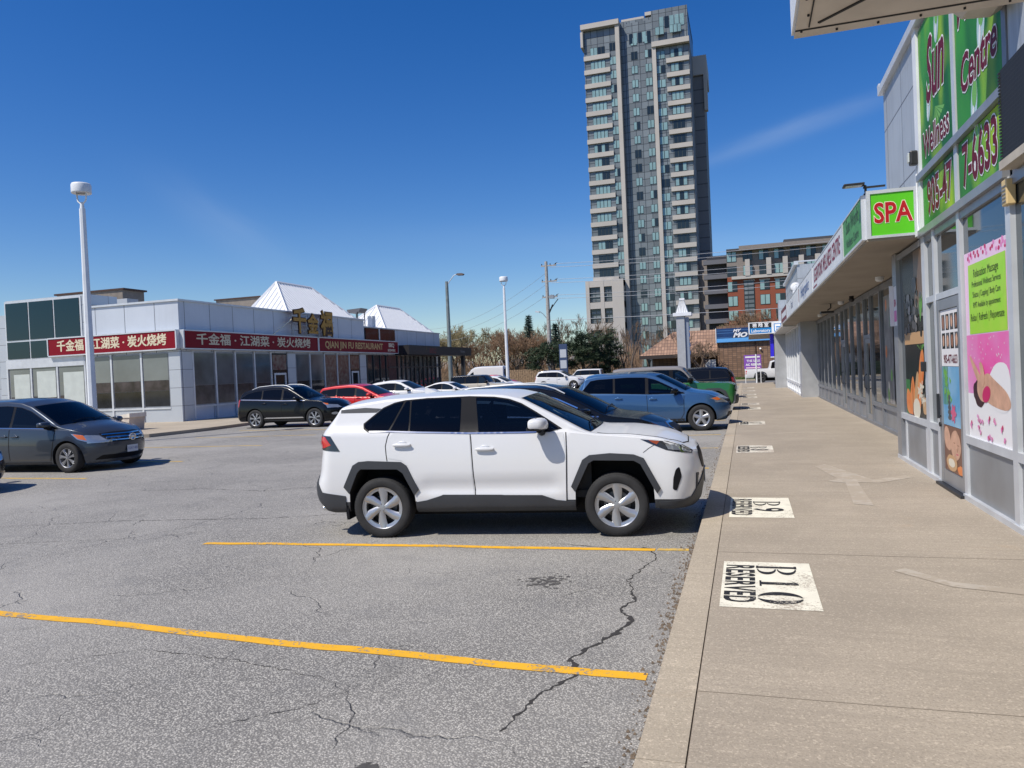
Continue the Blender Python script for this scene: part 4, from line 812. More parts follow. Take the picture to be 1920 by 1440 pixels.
for i, (c_, y, z, s) in enumerate((('千', 41.0, 5.50, 1.62), ('金', 42.5, 5.36, 1.30), ('福', 44.2, 5.46, 1.66))):
    m = MB(); FF = ((-26.25, y, z), Y_, Z_); text(m, c_, FF, s, BRN, lift=-.06, off=.11, sx=.92); text(m, c_, FF, s, BRN, lift=-.03, off=.075, sx=.92); text(m, c_, FF, s, GOLD, lift=0.0, off=.045, sx=.92)
    rel(m.build('character'), chs)
m = MB()
for z in (5.0, 5.35, 5.7): m.tube([(-26.36, 40.2, z), (-26.36, 45.2, z)], .03, ALU, n=6)
for y in (40.4, 41.9, 43.3, 45.0): m.tube([(-26.36, y, 4.66), (-26.36, y, 5.9)], .03, ALU, n=6)
m.tube([(-26.4, 38.4, 4.7), (-26.4, 40.4, 5.7)], .03, CREAM, n=6); rel(m.build('frame'), chs)
aw = thing('black_awning', 'long black flat awning with dim red lettering over the far shop', 'awning', (-26.0, 62, 3.65))
m = MB(); m.box(-26.84, -25.6, 55.3, 69.6, 3.62, 4.38, mat('awning_black', (.014, .013, .015), .5)); FF = ((-25.6, 62, 4.0), Y_, Z_); text(m, 'J', V(FF, -3.2, .2), .3, GOLD, lift=.003); text(m, 'BBQ', V(FF, -1.9, -.03), .55, mat('dim_red', (.16, .01, .015), .5), lift=.003, sx=1.4, shear=.2); text(m, 'Bistro', V(FF, 5.3, 0), .36, mat('dim_grey', (.22, .22, .22), .5), lift=.003, sx=1.3); rel(m.build('awning_box'), aw)
m = MB(); m.box(-26.5, -26.2, 69.0, 69.4, .1, 3.62, BLKM); rel(m.build('post'), aw)
pl = thing('concrete_planter', 'pale concrete planter box with sloped top on the restaurant pavement', 'planter', (-24.9, 25.7, .13)); pl.scale = (.78, .78, .88)
CONC = mat('planter_concrete', (.58, .50, .42), .85, var=.15, bump=.3)
m = MB(); m.prism([(-.42, 0), (.42, 0), (.52, .62), (-.52, .62)], ((0, 0, 0), X_, Z_), -.55, .55, CONC); m.build('box', pl)
m = MB(); m.prism([(-.58, .62), (.58, .62), (.58, .82), (-.44, .70)], ((0, 0, 0), X_, Z_), -.60, .60, mat('planter_rim', (.72, .66, .56), .8, var=.1)); m.build('rim', pl)
wb = MB(); wb.box(-25.2, -24.4, 66.5, 67.2, .1, 1.15, mat('orange_wood', (.52, .26, .06), .7, var=.3)); 
for k in range(6): wb.box(-25.2+.14*k, -25.19+.14*k+.02, 66.47, 66.5, .1, 1.15, BRN)
tag(wb.build('wooden_screen'), 'small orange wooden screen at the end of the black awning', 'screen')
# ------------------------------------------------------------------ tower
def curtain(name, base, c2, px, pz):
    return grid(name, base, (0.035, 0.04, 0.045), px, pz, 0.10, 0.30, 0.15, var=0.15, cell=0.22, axis='xy')
TW = curtain('tower_curtain_wall', (0.185, 0.208, 0.215), None, 1.31, 1.415); BEIG = mat('tower_beige', (0.46, 0.43, 0.395), 0.8, var=.08, vscale=.2); SIDE = grid('tower_side_wall', (0.20, 0.20, 0.205), (0.10, .10, .105), 3.2, 2.83, .25, .7, 0, var=.1, axis='xy')
TG = mat('tower_window_green', (0.27, 0.41, 0.39), 0.10, 0.1, coat=1.0, var=.25, vscale=.35); TGD = mat('tower_window_dark', (0.016, 0.024, 0.028), 0.08, 0.0, spec=.6)
TFR = mat('tower_window_frame', (0.03, 0.045, 0.05), .4)
tow = thing('apartment_tower', 'tall grey glass apartment tower with beige balcony bands and two beige fins', 'tower', (-19, 155, 0))
tp = lambda name, mb, label=None: mpart(name, mb, label, tow)
mb = MB(); mb.box(-29.4, -22.3, 155, 173, 0, 71.2, TW); mb.box(-22.3, -20.7, 156.2, 173, 0, 72.0, TW); mb.box(-20.7, -15.6, 155.8, 173, 0, 71.4, TW); mb.box(-15.6, -8.55, 155, 173, 0, 66.0, TW); mb.box(-15.6, -8.55, 155.6, 173, 66.0, 73.0, TW); tp('wall', mb)
mb = MB(); mb.box(-8.55, -8.40, 155.1, 173, 0, 66, SIDE); mb.box(-8.40, -6.3, 166, 178, 0, 62.5, SIDE); tp('side_wall', mb)
mb = MB()
mb.box(-22.8, -21.98, 154.3, 155.9, 0, 71.0, BEIG); mb.box(-29.8, -21.98, 154.0, 158, 71.0, 72.0, BEIG); mb.box(-29.9, -29.41, 154.2, 157, 67.5, 70.6, BEIG)
tp('fin', mb, 'left beige fin and roof slab')
mb = MB(); mb.box(-15.6, -14.82, 154.3, 155.9, 0, 65.2, BEIG); mb.box(-15.6, -8.3, 154.0, 157, 65.2, 66.2, BEIG); tp('fin', mb, 'right beige fin and roof slab')
mb = MB(); mb.box(-8.5, -5.6, 165.5, 177, 62.5, 66.5, BEIG); mb.box(-6.3, -5.6, 165.4, 167, 55, 62.5, BEIG); tp('roof_slab', mb)
mb = MB(); mb.box(-21.9, -8.55, 156.4, 172, 71.4, 72.2, TW); mb.box(-17, -9.5, 157, 170, 72.9, 73.6, BEIG); mb.box(-21.8, -17.2, 157, 170, 72.0, 72.9, BEIG); tp('roof', mb)
FL = 2.83
for k in range(23):
    z = 66.6-FL*k-1.30
    if z > 17:
        mb = MB(); mb.box(-29.45, -24.1, 154.6, 154.99, z-.50, z+.42, BEIG); tp('balcony_band', mb)
for k in range(22):
    z = 63.4-FL*k-1.1
    if z > 1:
        mb = MB(); mb.box(-12.9, -8.45, 154.6, 154.99, z-.48, z+.42, BEIG); tp('balcony_band', mb)
rg = random.Random(5)
def wmesh(w_, h_, g):
    m = MB(); m.box(-w_/2, w_/2, -.06, 0, 0, h_, TFR); n = max(2, round(w_/.72)); cw = w_/n
    for i in range(n): m.box(-w_/2+cw*i+.07, -w_/2+cw*(i+1)-.07, -.09, -.061, .08, h_-.08, TG if g >> i & 1 else TGD)
    return m
cols = [(-26.6, 3.0, 155.0), (-23.5, 1.3, 155.0), (-19.3, 1.3, 155.8), (-16.5, 1.35, 155.8), (-14.0, 1.75, 155.0), (-10.9, 2.3, 155.0)]
cache = {}; wn = 0; rest_mb = MB()
for k in range(25):
    z = 68.0-FL*k+.02-1.3
    if z < 1: continue
    for ci, (x, w_, y) in enumerate(cols):
        if ci >= 4 and z > 64.5: z_ = z+2.0
        else: z_ = z
        if z < 16 and ci < 1: continue
        zz = z_+(-.98 if ci == 0 else (-.55 if ci == 1 else (0.05 if ci < 4 else -1.02)))
        g = rg.choice([15, 15, 15, 7, 3, 0, 5, 13])
        if wn < 100 and z < 52:
            key = (w_, g)
            if key not in cache: o = wmesh(w_, 1.62, g).build('window'); cache[key] = o.data; o['_p'] = 1
            else: o = obj('window', cache[key])
            if '_p' in o: del o['_p']
            o.location = (x, y, zz); o.parent = tow; o.matrix_parent_inverse = Matrix.Translation(-Vector(tow.location)); wn += 1
        else:
            w0 = wmesh(w_, 1.62, g); off = len(rest_mb.v)
            for v, in zip(w0.v): rest_mb.v.append((v[0]+x, v[1]+y, v[2]+zz))
            for f, mi, s in zip(w0.f, w0.mi, w0.sm): rest_mb.f.append(tuple(off+q for q in f)); rest_mb.mi.append(rest_mb.m(w0.mats[mi])); rest_mb.sm.append(s)
for i in range(5):
    rest_mb.box(-20.2+.9*i, -19.5+.9*i, 155.7, 155.8, 67.2, 69.2, TG if i % 2 else TGD); rest_mb.box(-14+1.0*i, -13.2+1.0*i, 155.5, 155.6, 69.2, 71.4, TG if i != 1 else TGD)
o = tp('window', rest_mb, 'remaining windows of the upper floors'); o['kind'] = 'stuff'
# concrete podium frame at lower left
mb = MB()
for x in (-30.7, -27.7, -25.3, ): mb.box(x, x+.75, 152.6, 154.9, 0, 19.6, BEIG)
mb.box(-24.55, -22.95, 152.6, 154.9, 0, 19.6, BEIG)
for z in (18.3, 13.9, 9.6, 5.0, .3): mb.box(-30.7, -22.95, 152.65, 154.9, z, z+1.3, BEIG)
tp('podium_frame', mb)
for xa, xb in ((-29.95, -27.7), (-26.95, -25.3)):
    for z in (15.2, 10.9, 6.3, 1.6):
        m = MB(); m.box(xa, xb, 153.3, 153.5, z, z+3.4 if z != 15.2 else 18.3, TGD); 
        for q in range(3): m.box(xa+.2, xb-.2, 153.25, 153.3, z+.9*q+.2, z+.9*q+.7, TW)
        tp('podium_window', m)
# ------------------------------------------------------------------ mid-rise
BRK = grid('red_brick_far', (0.26, 0.070, 0.035), (0.20, .07, .045), .9, .5, .03, .85, 0, var=.2, axis='xy'); TAUP = mat('taupe_wall', (0.23, 0.20, 0.18), .8, var=.1)
mid = thing('midrise_building', 'eight storey mid-rise with taupe top floors and red brick below, beside the tower', 'building', (5, 150, 0))
mp_ = lambda name, mb, label=None: mpart(name, mb, label, mid)
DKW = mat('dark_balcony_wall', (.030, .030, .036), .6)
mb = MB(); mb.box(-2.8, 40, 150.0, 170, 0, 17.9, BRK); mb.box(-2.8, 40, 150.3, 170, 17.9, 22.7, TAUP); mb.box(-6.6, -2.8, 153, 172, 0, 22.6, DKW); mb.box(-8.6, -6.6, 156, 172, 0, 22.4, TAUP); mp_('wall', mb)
mb = MB(); mb.box(-.5, 42, 148.6, 170, 22.7, 23.5, TAUP); mb.box(7.5, 44, 149.5, 168, 23.5, 24.1, mat('dark_roof', (.06, .06, .065), .7)); mb.box(-2.8, -.5, 149.6, 170, 22.7, 23.2, MATS['dark_roof']); mp_('roof', mb)
for k in range(8):
    z = 1.2+2.85*k; m = MB(); m.box(-7.2, -2.85, 151.6, 153, z-.3, z+.55, mat('balcony_grey', (.13, .13, .145), .6)); mp_('balcony', m)
mb = MB()
for x in (-.4, 3.4, 6.3, 9.1, 11.9, 14.7, 17.5): mb.box(x+.9, x+1.75, 149.2, 150.2, 17.9, 21.0, BEIG)
mb.box(-2.0, 24, 149.3, 150.3, 17.4, 17.95, BEIG); mp_('column_row', mb, 'pale columns of the seventh floor')
wc = {}
for ci, x in enumerate((-1.9, 1.0, 3.9, 6.6, 9.4, 12.2, 15.0)):
    for k in range(8):
        z = 1.4+2.75*k if k < 6 else (18.1 if k == 6 else 20.8); g = rg.choice([7, 3, 15, 1, 0, 5]); h_ = 1.9 if k < 7 else 2.1
        key = (h_, g)
        if key not in wc: o = wmesh(1.75, h_, g).build('window'); wc[key] = o.data
        else: o = obj('window', wc[key])
        o.location = (x, 150.0 if k < 6 else 150.3, z); o.parent = mid; o.matrix_parent_inverse = Matrix.Translation(-Vector(mid.location))
for xa in (.15, 2.9, 5.6): mb = MB(); mb.box(xa, xa+2.0, 149.9, 149.99, 16.95, 17.2, BEIG); mp_('lintel', mb)
mb = MB(); mb.box(.15, 2.0, 149.85, 149.99, 2, 17, TGD); 
for q in range(18): mb.box(.25, 1.9, 149.82, 149.85, 2.2+.82*q, 2.75+.82*q, TW)
mp_('glass_strip', mb)
# ------------------------------------------------------------------ brick shop across the street
BB = grid('tan_brick', (0.235, 0.140, 0.085), (0.10, .065, .05), .42, .20, .05, .85, 0, var=.25, cell=.22, axis='xy', lwz=.035); TILE = grid('clay_tile', (0.33, 0.20, 0.135), (0.13, .08, .06), .30, .34, .05, .8, 0, var=.3, cell=.25, axis='x')
br = thing('brick_shop', 'low tan brick shop with a clay tile mansard roof across the street', 'building', (0, 79, 0))
bp_ = lambda name, mb, label=None: mpart(name, mb, label, br)
mb = MB(); mb.box(-2.7, 14, 79, 95, 0, 5.5, BB); mb.box(-9.5, -2.7, 81.5, 95, 0, 3.0, BB); bp_('wall', mb)
mb = MB(); mb.add([(-10.6, 79.4, 2.9), (-2.75, 79.4, 2.9), (-2.75, 82.5, 5.35), (-7.3, 82.5, 5.35), (-10.6, 84, 2.9), (-7.3, 84, 5.35)], [(0, 1, 2, 3), (4, 0, 3, 5)], TILE); mb.box(-10.6, -2.75, 79.35, 79.5, 2.55, 2.92, mat('dark_wood_fascia', (.035, .025, .02), .7)); mb.box(-10.4, -2.75, 79.5, 81.5, 2.6, 2.8, MATS['dark_wood_fascia']); bp_('roof', mb)
mb = MB(); mb.box(-6.6, -5.4, 81.42, 81.5, 0, 2.4, DARK); bp_('door', mb, 'dark door under the tile roof'); mb = MB(); mb.box(-3.9, -2.9, 78.6, 81.49, .7, 2.2, mat('pale_grey_box', (.45, .46, .47), .6)); bp_('utility_box', mb)
mb = MB()
for x in (.95, 3.2): mb.tube([(x, 78.94, 0), (x, 78.94, 5.4)], .05, BRN, n=6)
bp_('downpipe', mb)
BS1 = mat('navy_sign', (.012, .05, .16), .4, var=.3, vscale=.8); BS2 = mat('sky_blue_sign', (.12, .38, .75), .4)
ms = thing('blue_shop_sign', 'dark and light blue shop sign reading MY MO on the brick shop', 'sign', (0, 78.9, 4.2))
m = MB(); m.box(-2.75, 5.5, 78.75, 78.98, 3.85, 5.25, BS1); F = ((-2.75, 78.75, 3.85), X_, Z_); rect(m, .03, 8.2, .03, .40, F, .01, BS2)
for z, c in ((.46, .30), (.9, .2), (1.15, .25)): rect(m, .03, 5.6, z, z+.06, F, .012, mat('steel_blue', (.06, .16, .36), .4))
text(m, 'MY', V(F, 1.95, 1.12), .36, WHT, lift=.02, shear=.3, bold=.02, sx=1.3); text(m, 'MO', V(F, 2.25, .67), .62, WHT, lift=.02, shear=.3, bold=.03, sx=1.3); text(m, 'MO', V(F, 2.25, .67), .62, BLKM, lift=.015, shear=.3, bold=.08, sx=1.3); rel(m.build('sign_face'), ms)
m = MB(); m.box(-2.82, -2.75, 78.7, 78.98, 3.8, 5.3, WHITEM); m.box(-2.75, 5.5, 78.7, 78.98, 3.80, 3.848, BLKM); rel(m.build('sign_frame'), ms)
m = MB(); m.tube([(1.4, 78.95, 3.0), (1.4, 78.8, 3.1)], .09, WHT, n=8); tag(m.build('wall_lamp'), 'small white lamp on the brick wall below the blue sign', 'lamp')
def grassstrip(name, x0, x1, y0, y1, lab):
    m = MB(); rr = random.Random(4)
    for i in range(2600):
        x, y = rr.uniform(x0, x1), rr.uniform(y0, y1); h = rr.uniform(.08, .32); a = rr.uniform(0, 6.3)
        m.add([(x-.05*math.cos(a), y-.05*math.sin(a), 0.1), (x+.05*math.cos(a), y+.05*math.sin(a), 0.1), (x+rr.uniform(-.1, .1), y+rr.uniform(-.1, .1), .1+h)], [(0, 1, 2)], GRASS)
    tag(m.build(name), lab, 'grass', kind='stuff')
grassstrip('grass', -3, 4, 77.4, 79, 'green grass in front of the brick shop')
# ------------------------------------------------------------------ mall pylon
py = thing('mall_pylon', 'square grey metal pylon with a white tapered cap', 'pylon', (-4.55, 60, 0))
m = MB(); m.box(-.50, .12, 0, .9, 0, 5.6, PIER); m.box(.12, .42, .15, .75, 0, 5.5, mat('pylon_side', (.22, .26, .33), .5)); m.build('column', py)
m = MB(); m.box(-.72, .66, -.15, 1.05, 5.6, 5.86, WHITEM); m.add([(-.50, 0, 5.86), (.42, 0, 5.86), (.42, .9, 5.86), (-.5, .9, 5.86), (-.20, .3, 6.85), (.12, .3, 6.85), (.12, .6, 6.85), (-.2, .6, 6.85)], [(0, 1, 5, 4), (1, 2, 6, 5), (2, 3, 7, 6), (3, 0, 4, 7), (4, 5, 6, 7)], WHITEM); m.box(-.24, .16, .26, .64, 6.85, 7.0, WHITEM)
for k in range(7): m.tube([(-.50+.15*k, -.01, 5.87), (-.20+.05*k, .29, 6.85)], .018, PIER, n=4)
m.build('cap', py)
m = MB()
for z in (4.5, 4.0, 3.2, 2.6): m.box(.42, .46, .25, .65, z, z+.3, BS2)
m.build('sign_panel', py)
# ------------------------------------------------------------------ lamp posts, street lamp, utility pole
def lamp_post(loc, h, lab, s=1.0, r=.43):
    t = thing('lamp_post', lab, 'lamp post', loc, group='white parking lot lamp posts')
    m = MB()
    m.tube([(0, 0, 0), (0, 0, h*.905)], [.15*s, .095*s], WHITEM, n=8, smooth=False); m.tube([(0, 0, h*.905), (0, 0, h*.93)], [.075*s, .05*s], WHITEM); m.box(-.22*s, .22*s, -.22*s, .22*s, 0, .06, WHITEM); m.box(-.08*s, .08*s, -.165*s, -.13*s, 1.0, 1.35, ALUL); m.build('pole', t)
    m = MB(); 
    for sg in (-1, 1): m.tube([(0, 0, h*.92), (sg*.17*s, 0, h*.935), (sg*r*.62, 0, h*.95), (sg*r*.66, 0, h-r*.95)], .028*s, WHITEM, n=6)
    m.build('yoke', t)
    m = MB(); z0, z1 = h-r*1.05, h; m.lathe([(r*.55, z0+.015), (r*.98, z0), (r, z0+.03), (r, z1-.05), (r*.93, z1), (0, z1)], WHITEM, 32); m.lathe([(0, z0+.03), (r*.8, z0+.03), (r*.85, z0+.01)], mat('lamp_lens_grey', (.30, .31, .30), .3), 32); m.build('lamp_head', t)
    return t
lamp_post((-21.5, 20.6, 0), 8.95, 'tall white lamp post behind the grey minivan at the left', r=.315)
lamp_post((-18.3, 58, 0), 9.5, 'distant white lamp post in the middle of the lot', r=.34)
GALV = mat('galvanised_pole', (.24, .27, .26), .5, .5, var=.2); WOODG = mat('weathered_pole_wood', (.36, .34, .32), .9, var=.3, vscale=5)
sl_ = thing('street_lamp', 'grey street lamp with a curved arm and cobra head beyond the black awning', 'street lamp', (-32.0, 80, 0))
m = MB(); m.tube([(0, 0, 0), (0, 0, 12.4)], [.27, .17], GALV, n=12); m.build('pole', sl_); m = MB(); m.tube([(0, 0, 11.9), (.35, 0, 12.4), (.9, 0, 13.0), (1.3, 0, 13.15)], .05, ALUL, n=8); m.build('arm', sl_)
m = MB(); m.prism([(0, .0), (.2, .1), (.75, .08), (.95, -.02), (.8, -.16), (.2, -.14)], ((1.2, .2, 13.1), X_, Z_), 0, .4, mat('lamp_brown', (.12, .09, .08), .5)); m.build('lamp_head', sl_)
up = thing('utility_pole', 'wooden utility pole with crossarms and a small street light', 'utility pole', (-21.6, 85, 0))
m = MB(); m.tube([(0, 0, 0), (0, 0, 14.4)], [.30, .17], WOODG, n=12); m.build('pole', up)
for k, z in enumerate((13.9, 12.1, 10.3)):
    m = MB(); m.box(-.6, 1.2, -.12, .0, z-.08, z+.06, WOODG); m.tube([(.9, -.06, z+.05), (1.35, -.06, z+.3)], .03, BLKM, n=5)
    for x in (-.5, .5, 1.15): m.lathe([(0, .06), (.07, .08), (.04, .16), (.08, .2), (0, .26)], BLKM, 8, 'z', (x, -.06, z))
    m.build('crossarm', up)
m = MB(); m.tube([(.2, 0, 8.7), (.9, 0, 9.6), (1.25, 0, 10.0)], .05, BLKM, n=6); m.tube([(.1, 0, 8.4), (.6, 0, 9.4)], .09, BLKM, n=6); m.box(.3, .8, -.2, .1, 10.1, 10.5, ALU); m.build('cable_bracket', up)
m = MB(); m.tube([(0, 0, 7.6), (-.6, 0, 8.4), (-1.0, 0, 8.7)], .04, ALU, n=6); m.build('lamp_arm', up); m = MB(); m.prism([(0, 0), (-.5, .1), (-.6, -.05), (-.1, -.14)], ((-.95, .1, 8.7), X_, Z_), 0, .25, ALUL); m.build('lamp_head', up)
m = MB()
def wire(a, b, sag, r=.022, n=24):
    pts = [Vector(a).lerp(Vector(b), i/n)-Vector((0, 0, sag*4*(i/n)*(1-i/n))) for i in range(n+1)]; m.tube(pts, r, mat('wire_grey', (.45, .47, .5), .5, .5), n=4, cap=False)
for z in (14.05, 12.25, 10.45):
    wire((-20.4, 84.9, z), (22, 84, z+.3), .5); wire((-21.1, 84.9, z-.35), (22, 84, z-.2), .55)
tag(m.build('power_line'), 'pale power lines running right from the utility pole', 'power line')
m = MB(); wire((-21.4, 84.9, 7.6), (22, 84, 7.4), .2, .03); tag(m.build('power_line'), 'single low cable running right from the utility pole', 'power line')
m = MB()
for k in range(3): wire((-21.5, 85, 13.2-1.3*k), (-60, 130, 11-k), 2.5, .018)
tag(m.build('power_line'), 'thin lines running back to the left from the utility pole', 'power line')
gs = thing('gas_sign', 'narrow dark blue roadside price sign with white panels beside the utility pole', 'sign', (-19.5, 82, 0))
m = MB(); m.box(-.28, .62, 0, .35, 1.2, 4.7, mat('roadside_navy', (.035, .06, .13), .5)); m.box(-.18, .52, -.02, -.001, 3.2, 4.1, mat('roadside_pale', (.45, .48, .52), .5)); m.box(-.18, .52, -.02, -.001, 2.0, 2.9, MATS['roadside_pale']); m.build('board', gs); m = MB(); m.box(0, .5, .05, .3, 0, 1.2, ALUD); m.build('post', gs)
fe = MB(); x = -36.0
FW = mat('wood_fence', (.30, .20, .12), .8, var=.5, vscale=5)
while x < -20: fe.box(x, x+.26, 96, 96.06, 0, 2.1, FW); x += .30
tag(fe.build('wooden_fence'), 'brown wooden board fence behind the far white cars', 'fence')
# low white houses behind the trees
hs_ = []
for i, (x, y, w_, lab) in enumerate([(-62, 150, 12, 'low pale house behind the bare trees, leftmost'), (-46, 152, 10, 'low pale house behind the bare trees, middle'), (-31, 150, 9, 'low pale house behind the bare trees, right of the far lamp post')]):
    t = thing('house', lab, 'house', (x, y, 0)); m = MB(); m.box(-w_/2, w_/2, 0, 8, 0, 3.0, mat('house_wall', (.50, .44, .38), .8, var=.2)); m.build('wall', t)
    m = MB(); m.prism([(-w_/2-.4, 3.0), (w_/2+.4, 3.0), (w_/2-2, 4.6), (-w_/2+2, 4.6)], ((0, 0, 0), X_, Z_), -8.4, .4, mat('house_roof', (.50, .49, .48), .7, var=.2)); m.build('roof', t)
    for q in (-.3, .1, .3): m = MB(); m.box(w_*q-.5, w_*q+.5, -.05, 0, 1, 2.2, TGD); m.build('window', t)
# ------------------------------------------------------------------ trees
BARK = mat('grey_brown_bark', (.12, .09, .07), .9, var=.3, vscale=6); TWG = mat('brown_twigs', (.20, .135, .085), .9, var=.3, vscale=2); TWO = mat('olive_twigs', (.30, .245, .13), .9, var=.35, vscale=1.5); TWR = mat('rust_twigs', (.29, .185, .115), .9, var=.3, vscale=1.5)
def bare_tree(h, spread, seed, twig, depth=5, trunk=.25, forks=3, up=.55, tw_r=.022):
    rr = random.Random(seed); T = MB(); C_ = MB()
    def grow(p, d, L_, r, k):
        q = p+d*L_; mid_ = p+d*L_*.5+Vector((rr.uniform(-1, 1), rr.uniform(-1, 1), rr.uniform(-.3, .3)))*L_*.07
        r2 = r*.68
        (T if k <= 1 else C_).tube([p, mid_, q], [r, (r+r2)/2, r2], BARK if k <= 2 else twig, n=7 if k <= 1 else (4 if k < 4 else 3), cap=False)
        if k >= depth: return
        n = forks+(1 if rr.random() < .5 else 0) if k else forks+1
        for i in range(n):
            a = rr.uniform(0, 6.283); tilt = rr.uniform(.3, .85)*spread
            u = d.orthogonal().normalized(); v = d.cross(u)
            nd = (d*math.cos(tilt)+(u*math.cos(a)+v*math.sin(a))*math.sin(tilt)); nd = (nd+Vector((0, 0, up*.35))).normalized()
            st = p.lerp(q, rr.uniform(.55, 1)) if i else q
            grow(st, nd, L_*rr.uniform(.60, .86), max(r2*rr.uniform(.55, .85), tw_r), k+1)
    grow(Vector((0, 0, -.1)), Vector((rr.uniform(-.06, .06), rr.uniform(-.06, .06), 1)).normalized(), h*.26, trunk, 0)
    return T, C_
def place_bare(T, C_, name, lab, loc, rz, s, group):
    root = thing(name, lab, 'tree', loc, rz, group); root.scale = (s, s, s*1.0); a = T.build('trunk', root); b = C_.build('crown', root); return root
G1 = 'bare trees behind the parking lot'
protos = [place_bare(*bare_tree(13.5, 1.0, 3, TWO, 6, .35, 3, .45, .030), 'bare_tree', 'wide olive brown bare tree right of the grey street lamp', (-46, 118, 0), 0, .92, G1),
          place_bare(*bare_tree(14, .8, 8, TWG, 6, .30, 2, .7, .028), 'bare_tree', 'tall thin bare tree behind the utility pole, left of the low house', (-35, 132, 0), 1, .95, G1),
          place_bare(*bare_tree(12.5, .9, 21, TWR, 6, .28, 3, .6, .030), 'bare_tree', 'rust brown bare tree beside the far white lamp post', (-38.5, 122, 0), 2, .9, G1)]
def cp(src, lab, loc, rz, s, grp=G1):
    c = copy_tree(src); c.location = loc; c.rotation_euler = (0, 0, rz); c.scale = (s, s, s); c['label'] = lab; c['group'] = grp
    return c
for k, (x, y, rz, s, lab) in enumerate([(-52, 124, 1.2, .80, 'olive bare tree behind the end of the black awning'), (-43, 128, 2.6, .90, 'olive bare tree second right of the street lamp'), (-55, 140, 4.1, .95, 'pale bare tree far behind the white hipped roof'),
                                        (-39, 138, .4, .95, 'bare tree behind the rust brown tree, taller'), (-49, 130, 5.2, .9, 'olive bare tree directly behind the street lamp pole')]):
    cp(protos[0], lab, (x, y, 0), rz, s)
for k, (x, y, rz, s, lab) in enumerate([(-31, 128, 3, 1.0, 'tall bare tree just right of the utility pole top'), (-25.5, 126, 4.4, 1.02, 'tall bare tree above the dark pine'), (-21.5, 124, 5.4, .8, 'small bare tree between the dark pine and the tower')]):
    cp(protos[1], lab, (x, y, 0), rz, s)
for k, (x, y, rz, s, lab) in enumerate([(-35.5, 118, 1, .8, 'rust brown bare tree right of the far white lamp post'), (-32.5, 120, 4, .78, 'rust brown bare tree behind the wooden fence'), (-42, 116, 3, .7, 'low rust brown bare tree left of the far lamp post'), (-30, 118, 5, .72, 'rust brown bare tree touching the dark pine')]):
    cp(protos[2], lab, (x, y, 0), rz, s)
G2 = 'thin bare street trees before the tower'
st = place_bare(*bare_tree(9.5, .62, 33, TWG, 5, .17, 2, .9, .022), 'bare_tree', 'thin bare street tree in front of the tower podium, leftmost', (-16.3, 92, 0), 0, .92, G2)
for x, y, rz, s, lab in [(-11.5, 80, 1.1, .92, 'bare street tree before the left fin of the tower'), (-10.2, 84, 2.3, .78, 'small bare tree right of the podium'), (-9.0, 82, 3.4, .74, 'small bare tree below the middle windows of the tower'), (-7.3, 82, 4.8, .86, 'bare tree left of the grey pylon'), (-6.2, 80, .6, .8, 'bare tree directly left of the pylon shaft'), (-13.6, 88, 5.9, .86, 'bare street tree between podium and pine')]:
    cp(st, lab, (x, y, 0), rz, s, G2)
place_bare(*bare_tree(6.2, 1.15, 40, TWG, 5, .24, 3, .15, .02), 'bare_tree', 'low spreading bare tree in front of the clay tile roof', (-4.2, 77.2, 0), .5, 1.0, G2)
cp(protos[2], 'bare tree rising before the red brick mid-rise', (1.0, 120, 0), 2.2, .95, G2); cp(protos[0], 'olive bare tree before the mid-rise, left of the first', (-2.5, 126, 0), 1.2, .72, G2)
# dark pine: clumps of needles on real limbs
NDL = mat('dark_pine_needles', (.014, .032, .014), .7, var=.5, vscale=1.2, vcol=(.035, .055, .018)); NDB = mat('blue_spruce_needles', (.035, .075, .055), .7, var=.4, vscale=1)
def needles(mb, c, r, n, rr, mt, flatz=.6, ln=.35, wd=.05):
    for _ in range(n):
        d = Vector((rr.gauss(0, 1), rr.gauss(0, 1), rr.gauss(0, 1)*flatz+.25)).normalized(); p = c+Vector((d.x, d.y, d.z*flatz))*r*rr.uniform(.35, 1)
        q = p+(d+Vector((rr.uniform(-.6, .6), rr.uniform(-.6, .6), rr.uniform(-.2, .7)))).normalized()*ln*rr.uniform(.6, 1.3); s = d.orthogonal().normalized()*wd
        mb.add([p-s, p+s, q], [(0, 1, 2)], mt)
def pine(loc, lab, blobs, n=90, r0=1.0, seed=1, rz=0):
    rr = random.Random(seed); t = thing('pine_tree', lab, 'tree', loc, rz, 'dark pines behind the lot'); T = MB(); C_ = MB()
    T.tube([(0, 0, -.1), (.15, 0, 1.5), (-.1, .1, 3.2), (.1, 0, 4.6)], [.26, .22, .15, .06], BARK, n=8)
    for cx, cy, cz, r in blobs:
        T.tube([(0, 0, max(.8, cz*.55)), (cx*.5, cy*.5, cz*.8), (cx, cy, cz)], [.12, .08, .04], BARK, n=5)
        for _ in range(int(16*r*r)):
            o_ = Vector((rr.gauss(0, .5), rr.gauss(0, .5), rr.gauss(0, .38)))*r; needles(C_, Vector((cx, cy, cz))+o_, .48, n, rr, NDL, ln=.30, wd=.035)
    T.build('trunk', t); C_.build('crown', t); return t
rr = random.Random(9)
pine((-21.2, 84.5, 0), 'dark pine crown directly left of the utility pole', [(-1.6, 0, 3.6, 1.2), (-.3, .2, 4.6, 1.2), (-2.2, .3, 2.4, .8), (.6, 0, 3.2, 1.2)], 70, seed=2)
pine((-17.6, 84.0, 0), 'broad dark pine right of the roadside price sign', [(0, 0, 5.1, 1.3), (-1.4, .2, 4.3, 1.3), (1.3, -.2, 4.2, 1.4), (0, -.3, 3.4, 1.5), (-1.2, 0, 2.6, 1.0), (1.5, 0, 2.7, 1.2)], 70, seed=3)
